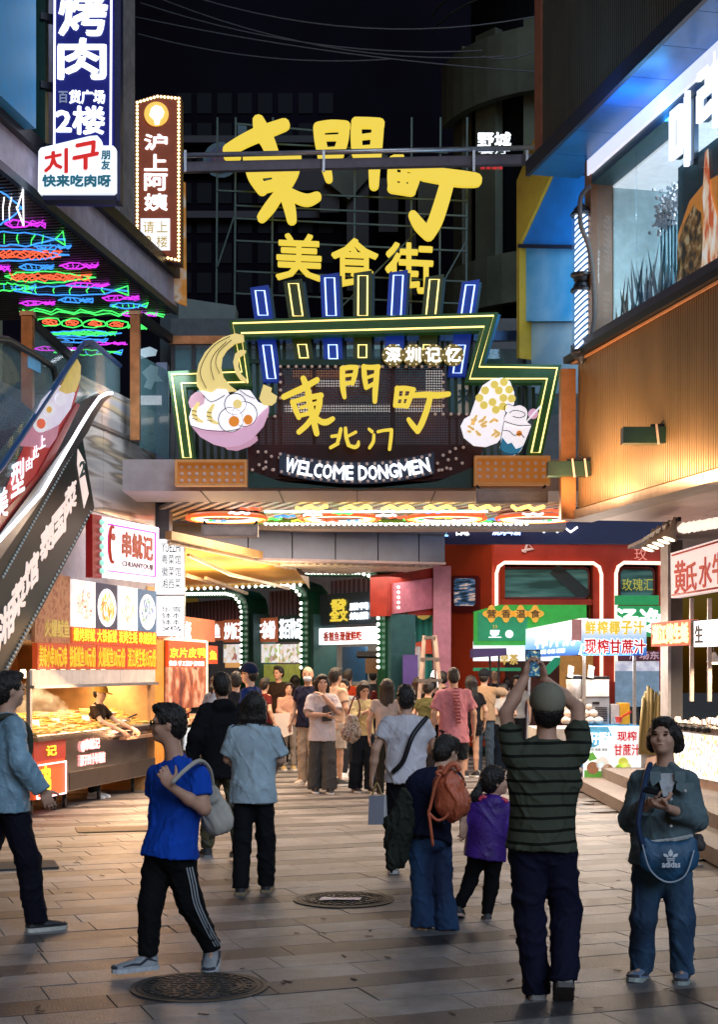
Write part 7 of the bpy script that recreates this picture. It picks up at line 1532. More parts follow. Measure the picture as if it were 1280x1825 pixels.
tx('湛江烤生蚝', OS, 1197, 1113, 1262, 1146, mat('lit_cream_yellow', (.95,.85,.4), .5, e=1.4, ec=(1,.85,.4), bump=0), t, .255, 1230, .05); board(OS, 1266, 1105, 1272, 1151, DARK, t, .1, .15, name='divider'); board(OS, 1272, 1105, 1330, 1152, E_W(1.3), t, .1, .15, name='white_sign'); tx('生', OS, 1276, 1115, 1290, 1145, mat('dark_letter', (.06,.05,.05)), t, .26)
for x in (1222, 1246, 1267):
    q = OS.pp(x, 1180, -.4); MB().tube([q+Vector((0,0,.5)), q+Vector((0,0,.12))], .01, 5).build('lamp_cord', DARK, t); MB().lathe(q, [(.10,0),(.08,.05),(.03,.10),(.02,.13)], 14).build('lamp_shade', mat('lamp_shade_white', (.7,.65,.6), .5), t, smooth=True); MB().lathe(q, [(.085,-.03),(.09,0)], 12).build('lamp_glow', E_WW, t)
area(OS.pp(1225, 1150, 1.2), .4, 45, (1,.72,.5), (-.5,-.6,-1), sy=2.)
area(OS.pp(1250, 1190, -.5), .5, 80, (1,.75,.5), sy=1.2)
OS.box(MB(), OS.u(1204), OS.u(1330), .3, 1.02, -1., .1).build('counter', mat('shop_counter', (.35,.25,.2), .5), t); OS.box(MB(), OS.u(1204), OS.u(1330), 1.02, 1.06, -1., .15).build('counter_top', STEEL, t)
OS.box(MB(), OS.u(1207), OS.u(1330), .42, .97, .1, .13).build('lit_menu', ramp_mat('lit_menu_board', 'voronoi', [(.3,(.9,.93,1)),(.6,(.8,.85,.9)),(.75,(.75,.55,.25)),(.88,(.3,.35,.5)),(.95,(.85,.8,.3))], 22., e=1.), t)
b1, b2 = MB(), MB(); rng = random.Random(8)
for k in range(60):
    q = OS.p(rng.uniform(OS.u(1207), OS.u(1290)), 1.065, rng.uniform(-.7, .05)); b1.lathe(q, [(.01,0),(.05,.02),(.045,.03),(.02,.05+.05*rng.random())], 7)
b1.build('foil_trays', mat('foil_trays', (.7,.62,.58), .3, metal=.7), t, kind='stuff')
for k in range(7): b2.lathe(OS.p(OS.u(1210+12*k), 1.0, .16), [(.05,0),(.06,.05),(.05,.07)], 10)
b2.build('black_bowls', DARK, t)
o = OS.poly(MB(), [(1262,1445),(1285,1350),(1330,1340),(1330,1490),(1262,1466)], .9, .94).build('standing_board', ramp_mat('peach_poster', 'noise', [(.4,(.6,.38,.28)),(.6,(.75,.55,.45))], 3., e=.3), label='slanted peach coloured poster board on the steps at the right edge', cat='board'); centre(o)
# spotlights on a track under the right canopy
t = thing('track_spotlights', 'cluster of white bell spotlights on a dark track under the right canopy', 'spotlights', tuple(P(1180, 950, 17.2)))
MB().bar(P(1150,962,18.2), P(1212,925,16.6), .04, .05).build('track', DARK, t)
for k in range(5):
    q = P(1162+9.5*k, 960-5*k, 17.9-.3*k); ax = Vector((-.35,-.1,-1)).normalized(); MB().lathe(q, [(.03,-.12),(.04,.02),(.045,.04),(.085,.13),(.09,.14)], 12, ax).build('spotlight', mat('white_spotlight', (.72,.66,.6), .4), t, smooth=True); MB().lathe(q+ax*.135, [(.07,0),(.07,.012)], 12, ax).build('lens', mat('spot_lens', (1,.95,.85), .4, e=2.5, ec=(1,.85,.6), bump=0), t)
area(P(1180, 975, 17.0), .3, 60, (1,.82,.62), (-.3,-.1,-1), sy=.8)
o = MB().tube([P(1215+2.2*k, 942-.35*k+3*math.sin(k*2.4), 16.4-.04*k) for k in range(34)], .05, 6).build('coiled_duct_light', mat('duct_lit_white', (.9,.8,.7), .5, e=1.1, ec=(1,.85,.7), bump=0), label='bright white ribbed duct running along the right canopy ceiling', cat='duct', smooth=True); centre(o)
# cardboard and kerb bits by the stall
o = MB().box(tuple(G(225, 1478)+Vector((0,0,.006))), (1.1, .5, .01), .25).build('cardboard_sheet', mat('cardboard', (.30,.20,.11), .8, var=.4), label='flattened brown cardboard lying in front of the stall wheels', cat='cardboard'); centre(o)
o = MB().box(tuple(G(20, 1545)+Vector((0,0,.01))), (.8, .5, .016), .3).build('rubber_mat', mat('speckled_mat', (.05,.05,.05), .9, var=.6, vs=60), label='dark speckled rubber mat at the left edge behind the walking man', cat='mat'); centre(o)
# ------------------------------------------------------------------ PEOPLE
def who(px, top, feet, label, fc=PI, turn=0., nod=0., sl=0., sr=0., lean=0., armL=None, armR=None, wide=1., gap=1., **k):
    H = (feet-top)/((feet-CY)/CH)*.985
    J = stand(px, feet, H, fc, lean, sl, sr, armL, armR, wide, gap, turn, nod); k.setdefault('vox', .0095 if feet > 1500 else .014)
    return person(J, label, **k), J
def bag_strap(pts, r, m, root, nm='strap'): MB().tube(crom([tuple(p) for p in pts], 4), r, 6).build(nm, m, root, smooth=True)
def blob(name, parts, m, label=None, cat=None, parent=None, amp=.006, vox=.009, seed=3, k=.03, size=.08, **kw):
    fl = Field(vox)
    for p in parts:
        if p[0] == 'e': fl.ell(p[1], p[2], p[3] if len(p) > 3 else None, k)
        else: fl.cone(p[1], p[2], p[3], p[4], k, p[5] if len(p) > 5 else None)
    o = garment(fl, name, m, parent, amp, seed, 2, size, label=label, cat=cat, **kw)
    return centre(o) if parent is None else o
# man in blue t-shirt walking left
d = 8.6
J = pj(d, -.95, 1.0, turn=-.55, head=(300,1290), neck=(316,1352), chest=(318,1405), pelvis=(304,1505), shL=(356,1378,-.10), shR=(280,1376,.10), elL=(364,1442,-.14), wrL=(304,1402,-.24), elR=(276,1440,.2), wrR=(285,1490,.24),
       hipL=(317,1524,-.02), hipR=(287,1520,.06), kneeL=(338,1608,.02), ankleL=(378,1692,.18), toeL=(374,1716,.06), kneeR=(268,1612,.0), ankleR=(262,1702,-.02), toeR=(216,1722,-.08))
blueman = person(J, 'man in a bright blue t-shirt and black side striped track pants walking left', 'tee', '1046b0', 'jogger', '0b0b0f', shoe='8d9298', sole='b4bac0', hair='short', skin=2, vox=.0075, sleeve=.62, loose=1.5, hem=.03, glasses=True, handL=((-.35,-.15,.75), (-.3,.5,.2), 1.3), seed=5, fat=1.06)
tote = cloth('b9b2a6', 'tote_canvas')
blob('tote_bag', [('c', P(378,1412,8.78), P(388,1460,8.8), .045, .10, ((0,1,0), .6)), ('c', P(372,1395,8.72), P(376,1420,8.76), .03, .05)], tote, 'white canvas tote bag slung behind the shoulder of the man in blue', 'bag', amp=.008)
o = MB().tube(crom([tuple(P(*q)) for q in ((306,1396,8.30),(330,1372,8.33),(356,1356,8.44),(374,1374,8.62),(380,1410,8.76))], 4), .014, 6).build('bag_strap', tote, label='white canvas strap over the shoulder of the man in blue', cat='strap', smooth=True); centre(o)
b = MB(); wl = mat('stripe_grey', (.30,.33,.36), .8)
for q in (-.014, 0, .014):
    K = [J['hipL']*.78+J['kneeL']*.22, J['kneeL'], J['ankleL']]; off = vec((.62,-.78,0)); off = off/np.linalg.norm(off)
    pts = [K[0]+off*.098+vec((q,q,0)), K[0]*.5+K[1]*.5+off*.092+vec((q,q,0)), K[1]+off*.081+vec((q,q,0)), K[1]*.5+K[2]*.5+off*.073+vec((q,q,0)), K[2]+off*.062+vec((q,q,.03))]; b.tube(crom([tuple(p) for p in pts], 3), .005, 4)
b.build('side_stripes', wl, blueman)
# man photographing with raised phone, back view
d = 7.95
J = pj(d, PI, 1.06, nod=.25, head=(976,1262,.04), neck=(974,1318,.03), chest=(970,1392,0), pelvis=(966,1495,0), shL=(914,1338,.02), shR=(1032,1338,.02), elL=(902,1272,.26), wrL=(936,1208,.38), elR=(1030,1262,.26), wrR=(972,1212,.38),
       hipL=(941,1510), hipR=(993,1510), kneeL=(944,1640,.03), ankleL=(958,1762,0), toeL=(950,1782,.17), kneeR=(1010,1632,.05), ankleR=(1006,1738,-.14), toeR=(1003,1782,.0))
pm_ = person(J, 'man in an olive cap and green striped shirt holding a phone up, back view', 'tee', '3c3f30', 'straight', '10122a', shoe='8f8c88', sole='565250', hair='short', skin=2, vox=.0075, sleeve=.55, loose=1.7, hem=.02, cap='7c7868', fat=1.06, face=False, seed=8,
       smat=stripes_mat('striped_tee', '12140f', '41463a', 15., .24), handL=((.25,.1,.95), (.6,-.2,.1), .9), handR=((-.25,.1,.95), (-.6,-.2,.1), .9))
ph = thing('smartphone', 'smartphone held up with a glowing picture of the neon signs on its screen', 'phone', tuple(P(950,1206,8.32)))
PQ = front(930, 970, 8.34); board(PQ, 937, 1158, 964, 1207, DARK, ph, .012, -.004, name='case'); board(PQ, 938.5, 1160, 962.5, 1205, ramp_mat('phone_screen', 'noise', [(.4,(.01,.04,.08)),(.55,(.02,.15,.3)),(.63,(.5,.45,.1)),(.7,(.8,.8,.8))], 60., e=.7), ph, .002, .009, name='screen')
# woman in denim jacket
d = 8.42
J = pj(d, -.05, .955, turn=-.38, nod=.18, head=(1184,1314,.0), neck=(1190,1364,.02), chest=(1186,1425,.02), pelvis=(1180,1530,.02), shL=(1228,1388,.02), shR=(1142,1388,.02), elL=(1244,1462,.0), wrL=(1192,1440,-.26), elR=(1124,1462,0), wrR=(1160,1430,-.27),
       hipL=(1203,1545,.02), hipR=(1158,1545,.02), kneeL=(1214,1640,0), ankleL=(1216,1726,.06), toeL=(1215,1746,-.1), kneeR=(1148,1637,0), ankleR=(1144,1723,.1), toeR=(1130,1741,-.06))
dw = person(J, 'woman in a denim jacket and wide jeans looking up at the signs', 'jacket', '3c4c55', 'straight', '142c48', shoe='6b7c96', sole='9aa4a0', hair='crop', skin=1, vox=.0075, sleeve=1.75, loose=1.1, hem=.0, fat=1.08, seed=12, handL=((-.85,-.2,.15), (.1,.2,.9), .7), handR=((.8,-.25,.12), (0,.3,.9), .9),
       smat=mat('denim_jacket', (.10,.155,.175), .85, var=.5, vs=7, bump=.8, bs=180), tmat=ramp_mat('washed_denim', 'noise', [(.35,(.006,.014,.035)),(.5,(.014,.045,.10)),(.68,(.05,.13,.20))], 3.2, rough=.85, st=(1,1,.45)), curl=.9)
y_ = d-.16
MB().hexa([P(1183,1420,y_+.01),P(1196,1420,y_+.01),P(1196,1420,y_+.03),P(1183,1420,y_+.03),P(1172,1378,y_+.045),P(1208,1378,y_+.045),P(1208,1378,y_+.07),P(1172,1378,y_+.07)]).build('undershirt', mat('pale_undershirt', (.38,.40,.42), .8, bump=.6, bs=40), dw)
for sx_, a in ((-1, .35), (1, -.35)):
    c = P(1190+sx_*22, 1386, y_+.025); MB().prism([c+Vector((x, -.008-abs(x)*.1, z)) for x, z in ((-.03,.035),(.03,.035),(.034,-.01),(sx_*.015,-.05),(-.03,-.01))], Vector((0,.014,0))).build('jacket_collar', mat('denim_collar', (.13,.19,.21), .85, var=.3, bump=.6, bs=150), dw)
c = P(1222,1405,y_-.005); MB().prism([c+Vector((x, 0, z)) for x, z in ((-.05,.03),(.05,.03),(.05,-.005),(0,-.03),(-.05,-.005))], Vector((0,.016,0))).build('pocket_flap', MATS['denim_collar'], dw); MB().lathe(c+Vector((0,-.003,-.012)), [(.009,0),(.009,.004)], 10, (0,-1,0)).build('button', ALU, dw)
for i in range(4): MB().lathe(P(1197,1400+24*i,y_-.004), [(.008,0),(.008,.004)], 10, (0,-1,0)).build('button', ALU, dw)
MB().tube([P(1140,1497,y_+.02), P(1165,1501,y_-.02), P(1200,1497,y_-.03), P(1235,1490,y_+.02)], .012, 6).build('frayed_hem', mat('frayed_white', (.45,.46,.45), .9, bump=1., bs=60), dw)
bagm = mat('blue_fabric_bag', (.012,.075,.16), .55, var=.3, vs=5, bump=.3)
bagt = thing('crescent_bag', 'deep blue crescent crossbody bag with a white trefoil logo worn by the denim woman', 'bag', tuple(P(1190,1575,8.2)))
BQ = front(1140, 1245, 8.17); ol = [(1141,1478),(1146,1486),(1160,1500),(1185,1506),(1215,1500),(1240,1487),(1243,1510),(1240,1540),(1226,1562),(1205,1573),(1180,1573),(1160,1562),(1146,1540),(1140,1510)]
fl = Field(.008)
for (xa, ya, ra), (xb, yb, rb) in zip(((1150,1500,.03),(1165,1528,.075),(1192,1535,.11),(1220,1528,.08)), ((1165,1528,.075),(1192,1535,.11),(1220,1528,.08),(1235,1500,.03))): fl.cone(P(xa,ya,8.2), P(xb,yb,8.2), ra, rb, .03, ((0,1,0), .42))
garment(fl, 'pouch', bagm, bagt, .005, 4, 2, .07)
MB().tube(crom([tuple(P(*q)) for q in ((1148,1512,8.16),(1138,1470,8.15),(1146,1420,8.17),(1152,1385,8.26),(1160,1362,8.38))], 5), .017, 6).build('strap', mat('navy_webbing', (.008,.03,.09), .7), bagt, smooth=True)
MB().tube(crom([tuple(P(*q)) for q in ((1146,1505,8.145),(1160,1550,8.13),(1190,1572,8.135),(1222,1560,8.13),(1238,1515,8.145))], 5), .005, 5).build('piping', mat('white_piping', (.35,.42,.5), .6), bagt)
wlogo = mat('logo_white', (.6,.65,.7), .6)
B8 = front(1140, 1245, 8.105)
for pts in ([(1196,1513),(1200,1518),(1200,1524),(1196,1527),(1192,1524),(1192,1518)], [(1183,1521),(1189,1522),(1193,1527),(1190,1528),(1184,1526)], [(1209,1521),(1203,1522),(1199,1527),(1202,1528),(1208,1526)]): B8.poly(MB(), pts, 0, .003).build('logo', wlogo, bagt)
for y in (1529, 1532): B8.poly(MB(), [(1188,y),(1204,y),(1202,y+1.6),(1190,y+1.6)], 0, .003).build('logo', wlogo, bagt)
tx('adidas', B8, 1181, 1535, 1213, 1546, wlogo, bagt, 0, bold=.03, depth=.003)
o = MB().hexa([P(1146,1412,8.11),P(1172,1418,8.02),P(1176,1411,8.03),P(1150,1405,8.12),P(1146,1409,8.11),P(1172,1415,8.02),P(1176,1408,8.03),P(1150,1402,8.12)]).build('smartphone', DARK, label='dark smartphone held level in the hands of the denim jacket woman', cat='phone'); centre(o)
blob('charm_pouch', [('e', P(1244,1500,8.35), (.035,.03,.05)), ('e', P(1250,1508,8.33), (.03,.03,.03))], mat('dark_pouch', (.05,.04,.04), .7, var=.5, vs=20), 'small dark charm pouch hanging at the hip of the denim woman', 'pouch')
# man with backpack at the left edge
J = stand(10, 1660, 1.79, face=2.15, sl=-.34, sr=.22, armL=((.24,-.05,1.12), (.27,.12,.92)), armR=((-.25,.0,1.12), (-.24,.16,.92)))
lj = person(J, 'man at the left edge walking right in a pale blue jacket and navy trousers', 'jacket', '5d7f94', 'straight', '0e0e1e', shoe='202226', sole='c8c8c0', hair='short', skin=1, vox=.0085, sleeve=1.95, loose=1.15, hem=.08, seed=21, smat=mat('pale_blue_nylon', (.20,.34,.44), .5, var=.35, vs=3, bump=.4, bs=60))
bk = J['chest']-J['f']*.2; fx = unit(J['f'])
blob('backpack', [('c', bk+vec((0,0,.12)), bk+vec((0,0,-.22)), .13, .155, (tuple(fx), .6))], mat('steel_blue_pack', (.2,.32,.4), .7, var=.3, vs=4), 'pale steel blue backpack worn by the man at the left edge', 'backpack')
b = MB()
for s_ in (1, -1): q = J['neck']+J['l']*.10*s_; b.tube(crom([tuple(q-J['f']*.16+vec((0,0,-.04))), tuple(q+vec((0,0,-.01))), tuple(q+J['f']*.13+vec((0,0,-.12))), tuple(q+J['f']*.12+vec((0,0,-.35)))], 4), .022, 6)
centre(b.build('backpack_straps', mat('dark_olive_webbing', (.03,.035,.02), .8), label='dark olive shoulder straps of the pale blue backpack', cat='straps', smooth=True))
# boy in grey-blue three stripe shirt, back view
r, J = who(452, 1225, 1592, 'person in a pale grey blue football shirt with black shoulder stripes seen from behind', PI-.1, sl=-.10, sr=.10, armL=((.225,.03,1.12),(.16,.24,1.05)), armR=((-.225,.03,1.12),(-.16,.24,1.05)), shirt='over', sc='a6bac4', trouser='straight', tc='0d0f14', shoe='17181c', sole='8a7a60', hair='bob', skin=1, hem=.10, sleeve=.85, loose=1.25, collar='0b0b0d', vox=.008, seed=31, face=False, nod=-.15)
b = MB()
for s_, sd in ((1,'L'),(-1,'R')):
    for q in (0, .018): b.tube(crom([tuple(J['neck']+J['l']*(.05)*s_*1+vec((0,-.04+q,-.0))), tuple(J['neck']*.45+J['sh'+sd]*.55+vec((0,-.05+q,.055))), tuple(J['sh'+sd]+J['l']*.045*s_+vec((0,-.03+q,.02))), tuple(J['sh'+sd]*.5+J['el'+sd]*.5+J['l']*s_*.075+vec((0,-.02+q,0)))], 4), .005, 4)
b.build('shoulder_stripes', DARK, r)
# person in black hoodie and camouflage trousers
r, J = who(396, 1190, 1532, 'person in a black hooded top and camouflage trousers walking away by the stall', PI+.35, sl=.25, sr=-.3, shirt='hoodie', sc='0c0d12', trouser='jogger', tc='2f3020', shoe='26282c', sole='8c8c8c', hair='short', hem=.12, sleeve=1.95, loose=1.1, vox=.009, seed=41, face=False, tmat=ramp_mat('camouflage', 'voronoi', [(.2,(.02,.022,.012)),(.5,(.06,.06,.03)),(.7,(.11,.10,.05)),(.9,(.03,.035,.02))], 16.))
# man in white tee with black sling
r, J = who(724, 1212, 1560, 'man in a white t-shirt with a black sling strap seen from behind', PI+.05, sl=.2, sr=-.22, shirt='tee', sc='d0ccd2', trouser='straight', tc='101016', shoe='b8b4a8', hair='short', skin=1, hem=.04, sleeve=.6, loose=1.7, fat=1.12, vox=.0085, seed=51, face=False, armL=((.27,-.03,1.12),(.30,.03,.88)), armR=((-.25,.1,1.15),(-.18,.3,1.05)))
o = MB().tube(crom([tuple(J['shR']+vec((.02,-.07,.05))), tuple(J['chest']+vec((.05,-.16,.02))), tuple(J['pelvis']+vec((-.03,-.17,.12))), tuple(J['pelvis']+vec((-.12,-.14,.02)))], 5), .022, 6).build('sling_strap', DARK, label='black sling strap across the back of the white t-shirt', cat='strap', smooth=True); centre(o)
t = thing('shopping_bag', 'grey paper shopping bag with white side hanging from the hand of the white shirt man', 'shopping bag', tuple(P(675,1470,12.6)))
q = P(672,1470,12.6); k_ = 12.6/2600
MB().hexa([q+Vector((-16*k_,0,0)), q+Vector((12*k_,0,0)), q+Vector((18*k_,.12,0)), q+Vector((-10*k_,.12,0)), q+Vector((-14*k_,0,52*k_)), q+Vector((13*k_,0,52*k_)), q+Vector((19*k_,.12,52*k_)), q+Vector((-8*k_,.12,52*k_))]).build('body', mat('grey_paper', (.20,.20,.24), .7, var=.1), t)
MB().hexa([q+Vector((12.3*k_,.0,0)), q+Vector((14*k_,-.001,0)), q+Vector((20*k_,.12,0)), q+Vector((18.3*k_,.121,0)), q+Vector((13.3*k_,0,52*k_)), q+Vector((15*k_,0,52*k_)), q+Vector((21*k_,.12,52*k_)), q+Vector((19.3*k_,.121,52*k_))]).build('side', mat('white_paper', (.65,.62,.6), .7), t)
MB().tube(crom([tuple(q+Vector((-8*k_,.04,52*k_))), tuple(q+Vector((0,.05,74*k_))), tuple(q+Vector((9*k_,.04,52*k_)))], 5), .008, 5).build('handle', mat('gold_cord', (.35,.22,.06), .5), t)
# woman bending with salmon backpack
d = 10.1
J = pj(d, PI-.55, .99, turn=-.2, nod=-.35, head=(795,1340,.18), neck=(782,1377,.10), chest=(766,1408,.02), pelvis=(766,1480,-.05), shL=(742,1396,.0), shR=(812,1384,.1), elL=(726,1440,.1), wrL=(722,1478,.15), elR=(826,1424,.12), wrR=(826,1462,.1),
       hipL=(750,1492,-.04), hipR=(783,1492,.02), kneeL=(751,1578,0), ankleL=(755,1644,-.02), toeL=(765,1656,.15), kneeR=(790,1582,.0), ankleR=(797,1650,-.06), toeR=(812,1662,.08))
person(J, 'woman bending forward in a navy t-shirt and blue flared jeans beside the girl', 'tee', '11162e', 'flare', '12325c', shoe='b08a6a', sole='7a6a58', hair='short', skin=1, vox=.008, sleeve=.5, loose=1.2, fat=1.02, seed=61, hem=.04, face=False, tmat=ramp_mat('blue_jeans_denim', 'noise', [(.35,(.008,.022,.07)),(.6,(.02,.075,.19))], 3.5, rough=.85, st=(1,1,.4)))
t = thing('drawstring_backpack', 'salmon orange drawstring backpack on the bending woman with dangling cord', 'backpack', tuple(P(800,1460,9.8)))
sal = mat('salmon_nylon', (.55,.13,.06), .5, var=.3, vs=6, bump=.5, bs=40)
blob('sack', [('c', P(792,1378,9.84), P(800,1400,9.78), .05, .10, ((.3,1,0), .75)), ('c', P(800,1400,9.78), P(806,1430,9.78), .10, .125, ((.3,1,0), .75))], sal, parent=t, amp=.016, size=.06)
for pts in ([(786,1380),(776,1400),(768,1435),(764,1448)], [(764,1448),(768,1475),(772,1508)], [(764,1448),(780,1462),(796,1455),(802,1440)], [(790,1380),(800,1365),(812,1362),(820,1374)], [(786,1382),(778,1378),(784,1374),(792,1378)]): MB().tube(crom([tuple(P(x, y, 9.72)) for x, y in pts], 4), .011 if pts[0][0] != 790 else .02, 6).build('cord', sal, t, smooth=True)
blob('dark_jacket', [('c', P(722,1420,9.9), P(712,1470,9.95), .05, .09, ((0,1,0), .6)), ('c', P(712,1470,9.95), P(708,1525,9.98), .09, .085, ((0,1,0), .5)), ('c', P(705,1520,9.98), P(697,1545,9.98), .05, .035)], mat('black_green_cloth', (.012,.018,.012), .85), 'black jacket draped over the arm of the bending woman', 'jacket', amp=.02, size=.07)
# girl
d = 10.45
J = pj(d, PI-.25, .70, turn=-1.15, nod=.12, head=(882,1392,.0), neck=(880,1424,0), chest=(872,1452,0), pelvis=(868,1506,0), shL=(852,1436,.0), shR=(902,1436,0), elL=(834,1466,.02), wrL=(828,1456,-.02), elR=(912,1468,.0), wrR=(906,1492,.06),
       hipL=(855,1514), hipR=(882,1514), kneeL=(838,1570,.05), ankleL=(818,1618,0), toeL=(822,1632,.1), kneeR=(876,1578,.03), ankleR=(868,1630,0), toeR=(862,1642,.1))
person(J, 'little girl with a ponytail in a purple hooded top and black trousers', 'hoodie', '2a1466', 'jogger', '0b0a0e', shoe='3a3a40', sole='c8a898', hair='ponytail', hairlen=.22, skin=1, vox=.0075, sleeve=1.95, loose=1.25, fat=1.08, seed=71, hem=.10, head=1.32, smat=mat('purple_velour', (.055,.012,.22), .55, var=.5, vs=6, bump=.4))
o = MB().tube(crom([tuple(P(x, y, 10.40)) for x, y in ((854,1426),(862,1420),(878,1428),(896,1424),(904,1430))], 4), .016, 6).build('hood_trim', mat('pink_trim', (.65,.05,.10), .6), label='pink lining showing at the neck of the purple hooded top', cat='hood lining', smooth=True); centre(o)
